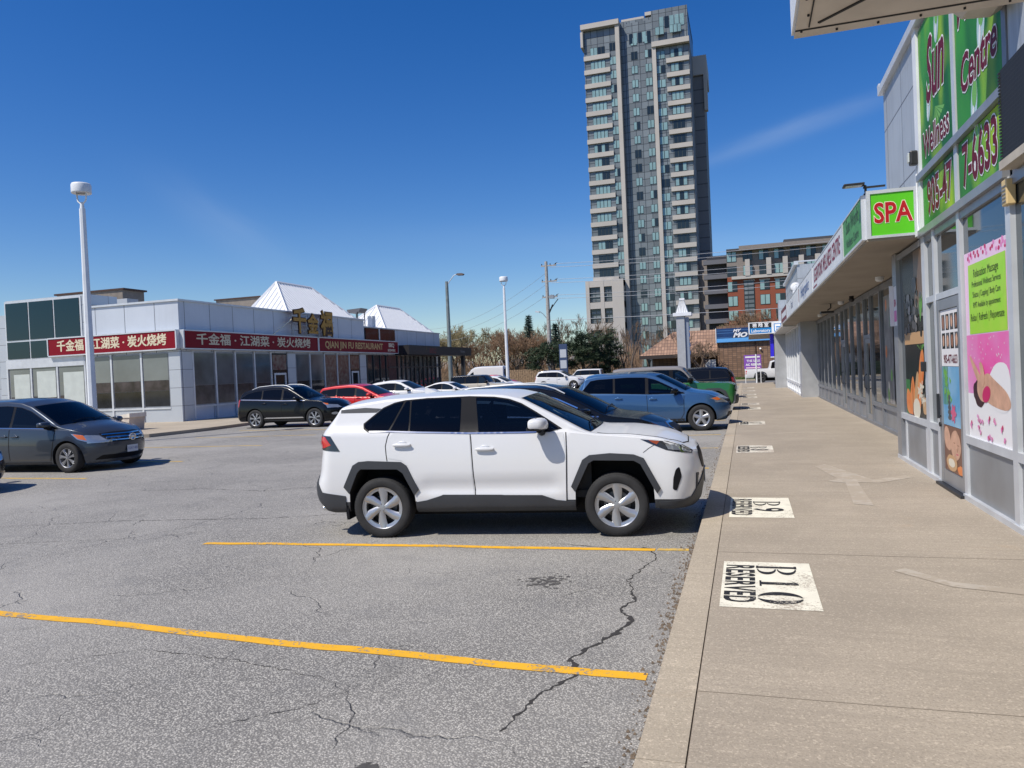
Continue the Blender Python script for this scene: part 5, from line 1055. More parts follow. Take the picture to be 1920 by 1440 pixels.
pine((-15.1, 85.5, 0), 'dark pine at the right end of the pine group', [(.1, 0, 5.0, 1.2), (.9, .2, 3.7, 1.2), (-.9, 0, 3.6, 1.3), (.4, 0, 2.2, 1.3), (-.8, 0, 1.6, 1.1)], 70, seed=4)
def spruce(loc, h, lab, seed):
    rr = random.Random(seed); t = thing('spruce_tree', lab, 'tree', loc, 0, 'spruces on the skyline'); T = MB(); T.tube([(0, 0, 0), (0, 0, h)], [.2, .03], BARK, n=6); T.build('trunk', t); C_ = MB()
    z = h*.25
    while z < h:
        w_ = (h-z)*.19+.12
        for k in range(9):
            a = rr.uniform(0, 6.28); needles(C_, Vector((math.cos(a)*w_*.6, math.sin(a)*w_*.6, z-.1)), w_*.55+.1, 10, rr, NDB, .35, .45, .07)
        z += .34
    C_.build('crown', t)
spruce((-34.4, 122, 0), 11.2, 'tall thin spruce above the bare trees', 5); spruce((-27.4, 112, 0), 8.8, 'spruce right of the utility pole, half hidden by the pine', 6)
# brush: dense low shrubs that read as one mass
def brush(name, x0, x1, y0, y1, h, n, mt, lab, seed, w_=.05):
    rr = random.Random(seed); m = MB()
    for i in range(n):
        x, y = rr.uniform(x0, x1), rr.uniform(y0, y1); hh = h*rr.uniform(.35, 1)*(.7+.3*math.sin(x*.9)); p = Vector((x, y, 0))
        for k in range(5):
            q = p+Vector((rr.uniform(-.35, .35), rr.uniform(-.3, .3), 1)).normalized()*hh*.25; s = Vector((w_*(1-k*.15), 0, 0))
            m.add([p-s, p+s, q+s*.8, q-s*.8], [(0, 1, 2, 3)], mt); p = q
            if k > 0:
                q2 = q+Vector((rr.uniform(-1, 1), rr.uniform(-.6, .6), rr.uniform(.1, .9)))*hh*.18; m.add([q-s*.5, q+s*.5, q2], [(0, 1, 2)], mt)
    tag(m.build(name), lab, 'brush', kind='stuff')
brush('brush', -66, -18, 126, 140, 5.6, 4000, TWR, 'brown leafless thicket along the back of the lot', 1, .06)
brush('brush', -60, -24, 118, 124, 3.6, 1900, TWG, 'brown leafless undergrowth in front of the thicket', 2, .03)
brush('brush', -31, -16, 80, 83, 1.4, 160, TWG, 'dry brown stalks in front of the wooden fence', 3, .015)
hd = MB(); rr = random.Random(77)
for i in range(9000):
    x, y, z = rr.uniform(-14, -2), rr.uniform(77.7, 78.5), rr.uniform(0, 1.3); hd.add([(x, y, z), (x+rr.uniform(-.12, .12), y, z+.12), (x+rr.uniform(-.12, .12), y-.05, z-.02)], [(0, 1, 2)], NDL)
tag(hd.build('hedge'), 'low dark green hedge before the tower', 'hedge', kind='stuff')
# ------------------------------------------------------------------ cars
def paint(name, col, metal=0.0, rough=0.32, coat=1.0, spec=.4):
    m = mat(name, col, rough, metal, coat=coat, spec=spec); return m
GLASS = mat('car_glass_dark', (0.006, 0.007, 0.009), 0.02, 0, spec=.30); GLASSF = mat('car_glass_front', (0.010, 0.016, 0.022), 0.02, 0, spec=.42)
def see_through(name, tint, ior=1.45):
    m = bpy.data.materials.new(name); m.use_nodes = True; t = m.node_tree; t.nodes.clear(); MATS[name] = m
    o = t.nodes.new('ShaderNodeOutputMaterial'); mx_ = t.nodes.new('ShaderNodeMixShader'); tr = t.nodes.new('ShaderNodeBsdfTransparent'); gl = t.nodes.new('ShaderNodeBsdfGlossy'); fr = t.nodes.new('ShaderNodeFresnel')
    tr.inputs['Color'].default_value = (*tint, 1); gl.inputs['Roughness'].default_value = .01; fr.inputs['IOR'].default_value = ior
    t.links.new(fr.outputs[0], mx_.inputs[0]); t.links.new(tr.outputs[0], mx_.inputs[1]); t.links.new(gl.outputs[0], mx_.inputs[2]); t.links.new(mx_.outputs[0], o.inputs[0]); return m
CLR = see_through('car_glass_clear', (.42, .50, .52)); CLRS = see_through('car_glass_side', (.34, .41, .44)); PRIV = see_through('car_glass_privacy', (.085, .09, .10))
SEATM = mat('seat_fabric', (.045, .045, .05), .8); DASH = mat('dashboard_black', (.02, .02, .022), .6)
TRIM = mat('black_car_trim', (0.010, 0.010, 0.012), 0.45, spec=.16); CLAD = mat('charcoal_cladding', (0.035, 0.038, 0.044), 0.55, bump=.15, bscale=300, var=.1); CHR = mat('car_chrome', (0.78, 0.79, 0.80), 0.12, 1.0)
TYRE = mat('tyre_rubber', (0.022, 0.022, 0.023), 0.8, var=.3, vscale=9, bump=.3, bscale=120); RIMS = mat('silver_wheel', (0.40, 0.41, 0.43), 0.30, 0.65, coat=.5); RIMD = mat('dark_wheel_metal', (0.03, 0.03, 0.032), 0.5, .3)  # RIMD: near-black metal for wheel backs, lug nuts and dark rims
WELL = mat('wheel_well_black', (0.008, 0.008, 0.008), 0.9); LRED = mat('tail_lamp_red', (0.50, 0.008, 0.008), 0.12, coat=1); LAMB = mat('lamp_amber', (0.70, 0.16, 0.02), 0.15, coat=1); LCLR = mat('lamp_clear', (0.42, 0.44, 0.45), 0.08, .6, coat=1); LDRK = mat('lamp_dark', (0.03, 0.032, 0.036), 0.08, .3, coat=1)
PLATE = mat('licence_plate', (0.55, 0.57, 0.60), .4); PLTX = mat('plate_blue_text', (0.03, 0.06, 0.25), .5)
def lerp1(P, x):
    if x <= P[0][0]: return P[0][1]
    for (a, fa), (b, fb) in zip(P[:-1], P[1:]):
        if x <= b: return fa+(fb-fa)*(x-a)/(b-a)
    return P[-1][1]
def smoothed(P, n=3, s=.05):
    """piecewise-linear curve, softened by averaging over a small window"""
    def f(x):
        return (lerp1(P, x-s)+2*lerp1(P, x-s*.5)+2*lerp1(P, x)+2*lerp1(P, x+s*.5)+lerp1(P, x+s))/8
    return f
def sstep(t): t = max(0., min(1., t)); return t*t*(3-2*t)
class Body:
    def __init__(s, sp):
        s.sp = sp; s.T = smoothed(sp['top'], s=sp.get('soft', .06)); s.B = smoothed(sp['belt'], s=.08); s.xf, s.xr, s.W = sp['xf'], sp['xr'], sp['W']
        s.low = sp.get('low', .25); s.tum = sp.get('tumble', .33); s.crown = sp.get('crown', .06); s.rf, s.rr = sp.get('rf', .55), sp.get('rr', .32); s.pf, s.pr = sp.get('pf', 2.6), sp.get('pr', 2.8)
        s.Fp, s.Rp = sp.get('Fp', [(0, 0)]), sp.get('Rp', [(0, 0)]); s.cf, s.cr = sp.get('cf', .20), sp.get('cr', -.10)
    def plan(s, X):
        if X > s.xf-s.rf: t = min(1, (X-(s.xf-s.rf))/s.rf); return max(0, 1-t**s.pf)**(1/s.pf)
        if X < s.xr+s.rr: t = min(1, ((s.xr+s.rr)-X)/s.rr); return max(0, 1-t**s.pr)**(1/s.pr)
        return 1.0
    def shear(s, X, z):
        return lerp1(s.Fp, z)*sstep((X-(s.xf-.8))/.8)+lerp1(s.Rp, z)*sstep(((s.xr+.55)-X)/.55)
    def c(s, X): return s.cr+(s.cf-s.cr)*sstep((X+1.0)/1.2)
    def ztop(s, X, yn): return s.T(X+s.c(X)*yn*yn)-s.crown*yn*yn
    def wide(s, X, z, w, zb):
        zm = s.low+.42*(zb-s.low); k = (z-zm)/max(.05, zb-zm) if z > zm else (zm-z)/max(.05, zm-s.low)
        y = w*(1-(.050 if z > zm else .035)*k*k)
        sc = s.sp.get('scallop')
        if sc and sc[0] < X < sc[1]:
            e = sstep((X-sc[0])/.25)*sstep((sc[1]-X)/.25); y -= sc[4]*e*sstep((sc[3]-z)/.16)*sstep((z-sc[2])/.10)
        return y
    def section(s, X):
        w = s.W*s.plan(X); ze = s.ztop(X, 1.0); zb = min(s.B(X), ze-.012); lo = s.low; pts = [(0, lo), (.5*w, lo), (.88*w, lo), (.955*w, lo+.015)]
        n1 = 13
        for i in range(n1+1): z = lo+.06+(zb-lo-.06)*i/n1; pts.append((s.wide(X, z, w, zb), z))
        yb = s.wide(X, zb, w, zb); ye = max(yb*.25, yb-.02*s.plan(X)-s.tum*(ze-zb)); gh = ze-zb
        sh = min(.03, gh*.3); rc = min(s.sp.get('rc', .05), gh*.30)
        pts.append((yb-.012*s.plan(X), zb+sh*.4))
        y0 = yb-.02*s.plan(X)
        for i in range(1, 6): t = i/5; z = zb+sh+(ze-rc-zb-sh)*t; pts.append((y0-s.tum*(z-zb)*(1 if gh > .1 else .3), z))
        yl, zl = pts[-1]; yt = min(yl*.97, ye*.94+0.0)
        ynr = max(0.0, min(1.0, yt/max(ye, 1e-4))); zt = s.ztop(X, ynr)
        for i in range(1, 4):
            t = i/4; a = (1-t)**2; b = 2*t*(1-t); c_ = t*t; cy, cz = min(yl, yl-.12*(zt-zl)), zt
            pts.append((a*yl+b*cy+c_*yt, a*zl+b*cz+c_*zt))
        for i in range(9): yn = ynr*(1-i/8); pts.append((yn*ye, s.ztop(X, yn)))
        return pts, ye
    def P(s, X, y, z): return Vector((X+s.shear(X, z), y, z))
    def stations(s):
        xs = []; nf = 14
        for i in range(nf+1): xs.append(s.xr+s.rr*(1-math.cos(math.pi/2*i/nf)))
        a, b = s.xr+s.rr, s.xf-s.rf; n = int((b-a)/s.sp.get('dx', .07))
        for i in range(1, n): xs.append(a+(b-a)*i/n)
        for i in range(nf+1): xs.append(s.xf-s.rf*(1-math.sin(math.pi/2*i/nf)))
        return xs
    def mesh(s):
        vs = []; fs = []; xs = s.stations(); k = None
        for X in xs:
            pts, _ = s.section(X); ring = [s.P(X, y, z) for y, z in pts]+[s.P(X, -y, z) for y, z in pts[-2:0:-1]]
            k = len(ring); vs += ring
        for i in range(len(xs)-1):
            for j in range(k): fs.append((i*k+j, (i+1)*k+j, (i+1)*k+(j+1) % k, i*k+(j+1) % k))
        bm = bmesh.new(); V_ = [bm.verts.new(v) for v in vs]
        for f in fs:
            try: bm.faces.new([V_[q] for q in f])
            except ValueError: pass
        bmesh.ops.remove_doubles(bm, verts=bm.verts, dist=2e-4); bmesh.ops.dissolve_degenerate(bm, dist=1e-4, edges=bm.edges); bmesh.ops.triangulate(bm, faces=bm.faces)
        bmesh.ops.recalc_face_normals(bm, faces=bm.faces)
        return bm
def inside(p, poly):
    c = False; j = len(poly)-1
    for i in range(len(poly)):
        if (poly[i][1] > p[1]) != (poly[j][1] > p[1]) and p[0] < (poly[j][0]-poly[i][0])*(p[1]-poly[i][1])/(poly[j][1]-poly[i][1])+poly[i][0]: c = not c
        j = i
    return c
def rounded(poly, r, n=3):
    out = []; k = len(poly)
    for i in range(k):
        p, a, b = Vector(poly[i]), Vector(poly[i-1]), Vector(poly[(i+1) % k]); da, db = (a-p), (b-p); rr = min(r, da.length*.4, db.length*.4)
        A, B = p+da.normalized()*rr, p+db.normalized()*rr
        for j in range(n+1): t = j/n; q = A*(1-t)**2+p*2*t*(1-t)+B*t*t; out.append((q.x, q.y))
    return out
def ribbon2(pts, w):
    A, B = [], []
    for i, p in enumerate(pts):
        a, b = Vector(pts[max(0, i-1)]), Vector(pts[min(len(pts)-1, i+1)]); d = (b-a).normalized(); n = Vector((-d.y, d.x))*w/2
        A.append((p[0]+n.x, p[1]+n.y)); B.append((p[0]-n.x, p[1]-n.y))
    return A+B[::-1]
def patch(mb, bvh, poly, mode, off, mt, side=1, step=.06, skirt=.012, smooth=True):
    """a panel of its own cut to a 2D outline and laid over the body surface, lifted by off with a closed edge"""
    P = []
    for i in range(len(poly)):
        a, b = Vector(poly[i]), Vector(poly[(i+1) % len(poly)]); n = max(1, int((b-a).length/step))
        for j in range(n): P.append(a.lerp(b, j/n))
    nb = len(P); xs = [p.x for p in P]; ys = [p.y for p in P]; pts = list(P); x = min(xs)+step/2; row = 0
    while x < max(xs):
        y = min(ys)+step*(.25 if row % 2 else .6)
        while y < max(ys):
            if inside((x, y), [(q.x, q.y) for q in P]) and min((q-Vector((x, y))).length_squared for q in P) > (step*.42)**2: pts.append(Vector((x, y)))
            y += step
        x += step; row += 1
    V2, E2, F2, *_ = delaunay_2d_cdt(pts, [(i, (i+1) % nb) for i in range(nb)], [list(range(nb))], 1, 1e-6)
    out = []; nrm = []
    for v in V2:
        if mode == 'side': o, d = Vector((v.x, side*3, v.y)), Vector((0, -side, 0))
        elif mode == 'top': o, d = Vector((v.x, v.y, 5)), Vector((0, 0, -1))
        elif mode == 'front': o, d = Vector((6, v.x, v.y)), Vector((-1, 0, 0))
        else: o, d = Vector((-6, v.x, v.y)), Vector((1, 0, 0))
        h, n, _, _ = bvh.ray_cast(o, d)
        if h is None:
            h, n, _, _ = bvh.find_nearest(o+d*(2.2 if mode == 'side' else 4))
        if n.dot(d) > 0: n = -n
        out.append(h); nrm.append(n)
    fs = []
    for f in F2:
        f = list(f); a, b, c = [out[q]+nrm[q]*off for q in f[:3]]
        if (b-a).cross(c-a).dot(nrm[f[0]]) < 0: f = f[::-1]
        fs.append(f)
    top = [h+n*off for h, n in zip(out, nrm)]; mb.add(top, fs, mt, smooth)
    # closed edge
    cnt = {}
    for f in fs:
        for i in range(len(f)): e = (f[i], f[(i+1) % len(f)]); cnt[e] = cnt.get(e, 0)+1
    vs = []; ef = []
    for (a, b) in cnt:
        if (b, a) not in cnt:
            o = len(vs); vs += [top[a], top[b], out[b]-nrm[b]*.003, out[a]-nrm[a]*.003]; ef.append((o+1, o, o+3, o+2))
    mb.add(vs, ef, mt, False)
def strip_clip(poly, xa, xb):
    """clip a polygon to xa<x<xb"""
    def clip(P, f, at):
        o = []
        for i in range(len(P)):
            a, b = P[i-1], P[i]; fa, fb = f(a), f(b)
            if fa != fb: t = at(a, b); o.append((a[0]+(b[0]-a[0])*t, a[1]+(b[1]-a[1])*t))
            if fb: o.append(b)
        return o
    P = clip(poly, lambda p: p[0] >= xa, lambda a, b: (xa-a[0])/(b[0]-a[0])); return clip(P, lambda p: p[0] <= xb, lambda a, b: (xb-a[0])/(b[0]-a[0]))
def wheel_mesh(R_, rim_r, wid, style, side, s_rim):
    """tyre and rim meshes around the origin, outer face towards +y*side"""
    T = MB(); o = side*wid/2; pr = [(rim_r*.97, o*.80), (rim_r*1.02, o*.95), (rim_r*1.10, o*1.0), ((R_+rim_r)/2, o*1.03), (R_*.955, o*.97), (R_*.985, o*.86), (R_, o*.70)]
    pr2 = [(r, -y) for r, y in pr[::-1]]; prof = pr+[(R_*.992, o*.36), (R_, o*.30), (R_, -o*.30)]+pr2
    if side < 0: T.lathe(prof[::-1], TYRE, 56, 'y')
    else: T.lathe(prof[::-1] if False else prof, TYRE, 56, 'y')
    n = 60
    for i in range(n):                                             # shoulder tread blocks
        a0, a1 = 2*math.pi*i/n, 2*math.pi*(i+.62)/n
        q = []
        for yy, r in ((o*.98, R_*.962), (o*.72, R_*1.004), (o*.30, R_*1.006)):
            for a in (a0, a1): q.append((r*math.cos(a), yy, r*math.sin(a)))
        T.add(q, [(0, 1, 3, 2), (2, 3, 5, 4)], TYRE)
    RM = MB(); f = o*.86
    if len(style) > 5: RM.lathe([(rim_r*.95, f+side*.003), (rim_r*style[5], f-side*.004), (rim_r*style[5], f-side*.05)], s_rim, 48, 'y')
    RM.lathe([(rim_r*1.0, o*.90), (rim_r*1.0, f+side*.012), (rim_r*.955, f+side*.006), (rim_r*.93, f-side*.02), (rim_r*.90, -o*.2)], s_rim, 48, 'y')
    RM.lathe([(rim_r*.93, -o*.15), (rim_r*.5, -o*.1), (0.001, -o*.1)], RIMD, 32, 'y'); RM.lathe([(rim_r*.62, f-side*.09), (rim_r*.60, f-side*.085), (.04, f-side*.08)], mat('brake_disc', (.12, .12, .12), .4, .8), 32, 'y')
    ns, w0, w1, tw, fork = style[:5]
    for k in range(ns):
        a = 2*math.pi*k/ns+.3
        L_ = [(.10, 0), (.35, .25), (.65, .6), (.96, 1.0)]
        for sg in ((-1, 1) if fork else (0,)):
            vs = []
            for rr_, t in L_:
                r = rim_r*rr_; c = a+tw*t+sg*fork*(rr_-.1)*.9; hw = (w0+(w1-w0)*t)/2*rim_r; yy = f+side*(.004-.022*(1-rr_)**2*0-.016*math.sin(rr_*3.0)*.5)
                tx, tz = -math.sin(c), math.cos(c); bx, bz = r*math.cos(c), r*math.sin(c)
                vs += [(bx-tx*hw, yy-side*.012, bz-tz*hw), (bx-tx*hw*.45, yy+side*.006, bz-tz*hw*.45), (bx+tx*hw*.45, yy+side*.006, bz+tz*hw*.45), (bx+tx*hw, yy-side*.012, bz+tz*hw), (bx+tx*hw*.8, yy-side*.05, bz+tz*hw*.8), (bx-tx*hw*.8, yy-side*.05, bz-tz*hw*.8)]
            fs = []
            for i in range(3):
                for j in range(6): q = (i*6+j, i*6+(j+1) % 6, (i+1)*6+(j+1) % 6, (i+1)*6+j); fs.append(q if side < 0 else q[::-1])
            RM.add(vs, fs, s_rim)
    hub = [(rim_r*.22, f-side*.04), (rim_r*.21, f-side*.006), (rim_r*.13, f), (rim_r*.12, f+side*.010), (.001, f+side*.012)]; RM.lathe(hub, s_rim, 24, 'y')
    for k in range(5):
        a = 2*math.pi*k/5+.6; RM.lathe([(.010, f-side*.002), (.009, f+side*.004), (.001, f+side*.004)], RIMD, 8, 'y', (rim_r*.175*math.cos(a), 0, rim_r*.175*math.sin(a)))
    return T, RM
def blob_mesh(mb, c, r, mt, n=3.0, k=14, squash=None):
    """rounded box (superellipsoid)"""
    def sp(t, e): v = math.cos(t); return math.copysign(abs(v)**e, v)
    def sn(t, e): v = math.sin(t); return math.copysign(abs(v)**e, v)
    e = 2/n; vs = []; fs = []
    for i in range(k+1):
        p = -math.pi/2+math.pi*i/k
        for j in range(k*2):
            t = 2*math.pi*j/(k*2); v = [r[0]*sp(p, e)*sp(t, e), r[1]*sp(p, e)*sn(t, e), r[2]*sn(p, e)]
            if squash: v = squash(v)
            vs.append((c[0]+v[0], c[1]+v[1], c[2]+v[2]))
    for i in range(k):
        for j in range(k*2): fs.append((i*2*k+j, i*2*k+(j+1) % (2*k), (i+1)*2*k+(j+1) % (2*k), (i+1)*2*k+j))
    mb.add(vs, fs, mt, True)
def car(sp, name, label, cat, loc, heading, pnt, group=None, z=0.0, scale=1.0, low_detail=False):
    b = Body(sp); root = thing(name, label, cat, (loc[0], loc[1], z), heading, group); root.scale = (scale,)*3
    bm = b.mesh(); bvh = BVHTree.FromBMesh(bm); me = bpy.data.meshes.new('body'); bm.to_mesh(me); bm.free()
    me.materials.append(pnt); me.materials.append(WELL)
    bo = obj('body', me, root)
    # wheel openings
    cut = MB(); W = b.W; R_ = sp['R']
    for ax, key in ((sp['wf'], 'archf'), (sp['wr'], 'archr')):
        poly = sp.get(key) or [(ax+(R_+.055)*math.cos(t), R_+.0+(R_+.055)*math.sin(t)) for t in [math.pi*(i/16) for i in range(17)]]+[(ax-(R_+.055), .1), (ax+(R_+.055), .1)]
        for s in (1, -1): cut.prism(poly, ((0, 0, 0), X_, Z_), -s*(W*.55), -s*(W+.3), WELL)
    cme = bpy.data.meshes.new('cut'); cme.from_pydata(cut.v, [], cut.f); cme.materials.append(WELL); cme.materials.append(WELL)
    cme.polygons.foreach_set('material_index', [1]*len(cme.polygons)); cbm = bmesh.new(); cbm.from_mesh(cme); bmesh.ops.recalc_face_normals(cbm, faces=cbm.faces); cbm.to_mesh(cme); cbm.free()
    co = bpy.data.objects.new('cut', cme); COL.objects.link(co)
    root_m = root.matrix_world.copy(); co.parent = root
    mo = bo.modifiers.new('b', 'BOOLEAN'); mo.object = co; mo.operation = 'DIFFERENCE'; mo.solver = 'EXACT'; mo.material_mode = 'INDEX'
    bpy.context.view_layer.update(); dg = bpy.context.evaluated_depsgraph_get(); me2 = bpy.data.meshes.new_from_object(bo.evaluated_get(dg))
    bo.modifiers.clear(); bo.data = me2; me2.name = 'body'; bpy.data.objects.remove(co)
    me2.materials.append(sp.get('cladmat', CLAD)); me2.materials.append(sp['topmat'][2] if 'topmat' in sp else CLAD); cz_ = sp.get('cladz', b.low+.03)
    for p in me2.polygons:
        p.use_smooth = True
        if p.material_index == 0 and p.center.z < cz_: p.material_index = 2
        if 'topmat' in sp and p.material_index == 0 and p.center.z > sp['topmat'][0] and p.center.x < sp['topmat'][1]+(1.83-p.center.z)*.45: p.material_index = 3
    me2.set_sharp_from_angle(angle=R(38))
    see = sp.get('cabin', not low_detail)
    def part(nm, mb, par=None, lab=None):
        if not mb.f: return None
        o = mb.build(nm, par or root)
        if lab: o['label'] = lab
        return o
    st = sp.get('step', .06) if not low_detail else .11
    def clampz(poly):
        return [(p[0], min(p[1], min(b.B(p[0]), b.ztop(p[0], 1.0))-.014)) if p[0] > sp['ws'][1] else p for p in poly]
    def pt(mb, poly, mode, off, mt, **k): patch(mb, bvh, poly, mode, off, mt, step=k.pop('step', st), **k)
    # side glass
    bz = sp.get('sill', .03); hd = sp.get('header', .12); xa, xb = sp['glass']      # rear lower, front lower ends
    dlo = sp.get('dlo')
    if not dlo:
        up = []; n = 22; xA, xB = sp['glass_top']
        for i in range(n+1): x = xA+(xb-xA)*i/n; zt = b.ztop(x, .9)-hd; lo_ = b.B(x)+bz; up.append((x, max(zt, lo_+.004)))
        up = [p for i, p in enumerate(up) if i == 0 or p[1] > b.B(p[0])+bz+.02]
        dlo = [(xa, b.B(xa)+bz+sp.get('kick', .04))]+up+[(xb, b.B(xb)+bz)]+[(xb+(xa-xb)*i/6, b.B(xb+(xa-xb)*i/6)+bz) for i in range(1, 7)]
    pil = sp['pillars']
    dlo = [(p[0], min(p[1], b.ztop(p[0], 1.0)-.016)) for p in dlo]
    wins = [strip_clip(dlo, a, c) for a, c in zip([-9]+[p[1] for p in pil], [p[0] for p in pil]+[9])]
    if 'wins' in sp: wins = [[(p[0], min(p[1], b.ztop(p[0], 1.0)-.026)) for p in w_] for w_ in sp['wins']]
    if see:
        bm = bmesh.new(); bm.from_mesh(bo.data); kill = []; ws0, ws1 = sp['ws']; bands = [w_ for w_ in wins if len(w_) > 2]
        for f in bm.faces:
            c = f.calc_center_median(); n = f.normal
            if c.z < .8: continue
            if abs(n.y) > .55 and inside((c.x, c.z), dlo):
                if all(inside((v.co.x, v.co.z), dlo) for v in f.verts): f.material_index = 1
                if any(all(inside((v.co.x, v.co.z), w_) for v in f.verts) for w_ in bands): kill.append(f)
            elif n.x > .2 and n.z > .2 and ws0-.2 < c.x < ws1+.1:
                _, ye = b.section(c.x); yn = abs(c.y)/max(ye, .01); X0 = c.x+b.c(c.x)*yn*yn
                yv = max(abs(v.co.y) for v in f.verts)/max(ye, .01)
                if ws0+.03 < X0 < ws1-.03 and yv < .87: f.material_index = 1
                if ws0+.05 < X0 < ws1-.05 and yv < .84: kill.append(f)
        bmesh.ops.delete(bm, geom=kill, context='FACES'); bm.to_mesh(bo.data); bm.free()
        x1 = ws1; zb_ = b.B(0)
        mb = MB(); mb.box(-1.9, x1-.1, -W*.80, W*.80, .42, .50, DASH); part('cabin_floor', mb)
        mb = MB(); blob_mesh(mb, (x1-.30, 0, zb_-.10), (.26, W*.76, .13), DASH, 4, 10); mb.box(x1-.35, x1-.1, -W*.74, W*.74, .5, zb_-.1, DASH); part('dashboard', mb)
        for sx_, sy_ in ((x1-1.42, .38), (x1-1.42, -.38), (x1-2.30, .38), (x1-2.30, -.38)):
            mb = MB(); blob_mesh(mb, (sx_, sy_, zb_-.18), (.09, .23, .36), SEATM, 3.2, 10, squash=lambda v: [v[0]-v[2]*.25, v[1]*(1-.15*max(0, v[2])), v[2]]); blob_mesh(mb, (sx_-.10, sy_, zb_+.26), (.05, .12, .095), SEATM, 3, 8); blob_mesh(mb, (sx_+.25, sy_, zb_-.45), (.27, .24, .09), SEATM, 3.2, 8)
            mb.tube([(sx_-.09, sy_, zb_+.1), (sx_-.10, sy_, zb_+.22)], .012, CHR, n=5); part('seat', mb)
        mb = MB(); q = [(x1-.72+.10*math.sin(t)*.5, .38+.18*math.cos(t), zb_-.02+.17*math.sin(t)) for t in [2*math.pi*i/20 for i in range(21)]]; mb.tube(q, .014, DASH, n=6); mb.tube([(x1-.72, .38, zb_-.02), (x1-.5, .38, zb_-.08)], .03, DASH, n=6); part('steering_wheel', mb)
        mb = MB(); blob_mesh(mb, (ws0+.12, 0, b.T(ws0)-.16), (.02, .12, .035), DASH, 3, 8); part('inner_mirror', mb)
    for s in (1, -1):
        mb = MB(); cx = sum(p[0] for p in dlo)/len(dlo); cz = sum(p[1] for p in dlo)/len(dlo)
        big = [(p[0]+(.020 if p[0] > cx else -.020), p[1]+(.010 if p[1] > cz else -.018)) for p in dlo]
        if see:
            xs_ = [p[0] for w_ in wins for p in w_]; k = len(dlo)
            ar = sum(dlo[i][0]*dlo[(i+1) % k][1]-dlo[(i+1) % k][0]*dlo[i][1] for i in range(k)); ins = []
            for i in range(k):
                a_, b_2 = Vector(dlo[i-1]), Vector(dlo[(i+1) % k]); t_ = (b_2-a_).normalized(); n_ = Vector((-t_.y, t_.x))*(1 if ar > 0 else -1); ins.append((dlo[i][0]+n_.x*.016, dlo[i][1]+n_.y*.016))
            loop = ins+[ins[0], ins[1]]; pt(mb, ribbon2(loop[:k//2+1], .052), 'side', .0024, sp.get('trimmat', TRIM), side=s); pt(mb, ribbon2(loop[k//2:], .052), 'side', .0027, sp.get('trimmat', TRIM), side=s)
            ww = sorted([w_ for w_ in wins if len(w_) > 2], key=lambda w_: sum(p[0] for p in w_)/len(w_))
            for wa, wb_ in zip(ww[:-1], ww[1:]):
                ta, ba = max(wa, key=lambda p: p[1]+p[0]*.6), max(wa, key=lambda p: -p[1]+p[0]*.9); tb, bb_ = max(wb_, key=lambda p: p[1]-p[0]*.6), max(wb_, key=lambda p: -p[1]-p[0]*.9)
                pt(mb, [(ta[0]-.006, ta[1]+.008), (ba[0]-.006, ba[1]-.008), (bb_[0]+.006, bb_[1]-.008), (tb[0]+.006, tb[1]+.008)], 'side', .003, sp.get('trimmat', TRIM), side=s)
        else: pt(mb, big, 'side', .002, sp.get('trimmat', TRIM), side=s)
        part('window_trim', mb)
        for i, w_ in enumerate(wins):
            if len(w_) < 3: continue
            mb = MB(); pt(mb, rounded(w_, .02, 2), 'side', .0055, ((CLRS if see else GLASSF) if i == len(wins)-1 and not sp.get('tint') else (PRIV if see else GLASS)), side=s); part('side_window', mb)
        if 'beltchrome' in sp:
            mb = MB(); lo_ = [(xa+(xb-xa)*i/16, b.B(xa+(xb-xa)*i/16)+bz-.010) for i in range(17)]
            if 'chromeline' in sp: lo_ = sp['chromeline']
            pt(mb, ribbon2(lo_, sp['beltchrome']), 'side', .007, sp.get('chromemat', CHR), side=s); 
            if sp.get('chrometop'): pt(mb, ribbon2([p for p in dlo[1:len(dlo)-8]], sp['beltchrome']), 'side', .007, CHR, side=s)
            part('chrome_strip', mb)
    # windscreen and rear screen
    def screen(x0, x1, ynm, nm, mt=GLASSF, off=.004, frame=None):
        mb = MB(); nu, nv = (12, 20) if not frame else (24, 40); vs = []
        for i in range(nu+1):
            X0 = x0+(x1-x0)*i/nu
            for j in range(nv+1):
                yn = -ynm+2*ynm*j/nv; X = X0-b.c(X0)*yn*yn; _, ye = b.section(X); z_ = b.T(X0)-b.crown*yn*yn
                vs.append(b.P(X, yn*ye, z_))
        nn = []
        fs = [(i*(nv+1)+j, i*(nv+1)+j+1, (i+1)*(nv+1)+j+1, (i+1)*(nv+1)+j) for i in range(nu) for j in range(nv)]
        out_ = []
        for v in vs:
            h, n, _, _ = bvh.find_nearest(v); n = n if n.z > 0 or abs(n.x) > .5 else -n; out_.append(h+n*off)
        a, b_, c_ = [out_[q] for q in fs[5][:3]]
        if (b_-a).cross(c_-a).z < 0: fs = [f[::-1] for f in fs]
        if frame: fs = [q for i, q in enumerate(fs) if (i//nv < frame[0] or i//nv >= nu-frame[0] or i % nv < frame[1] or i % nv >= nv-frame[1])]
        mb.add(out_, fs, mt, True); return part(nm, mb)
    screen(sp['ws'][0], sp['ws'][1], sp.get('wsy', .90), 'windshield', CLR if see else GLASSF, off=.006)
    if see: screen(sp['ws'][0]-.01, sp['ws'][1]+.01, sp.get('wsy', .90)+.012, 'windshield_seal', TRIM, .003, (2, 3))
    mbk = MB(); 
    if 'rs' in sp: screen(sp['rs'][0], sp['rs'][1], .88, 'rear_window', GLASS)
    elif 'rsz' in sp: mb = MB(); pt(mb, rounded([(-W*.66, sp['rsz'][0]), (W*.66, sp['rsz'][0]), (W*.58, sp['rsz'][1]), (-W*.58, sp['rsz'][1])], .06), 'rear', .006, GLASS); part('rear_window', mb)
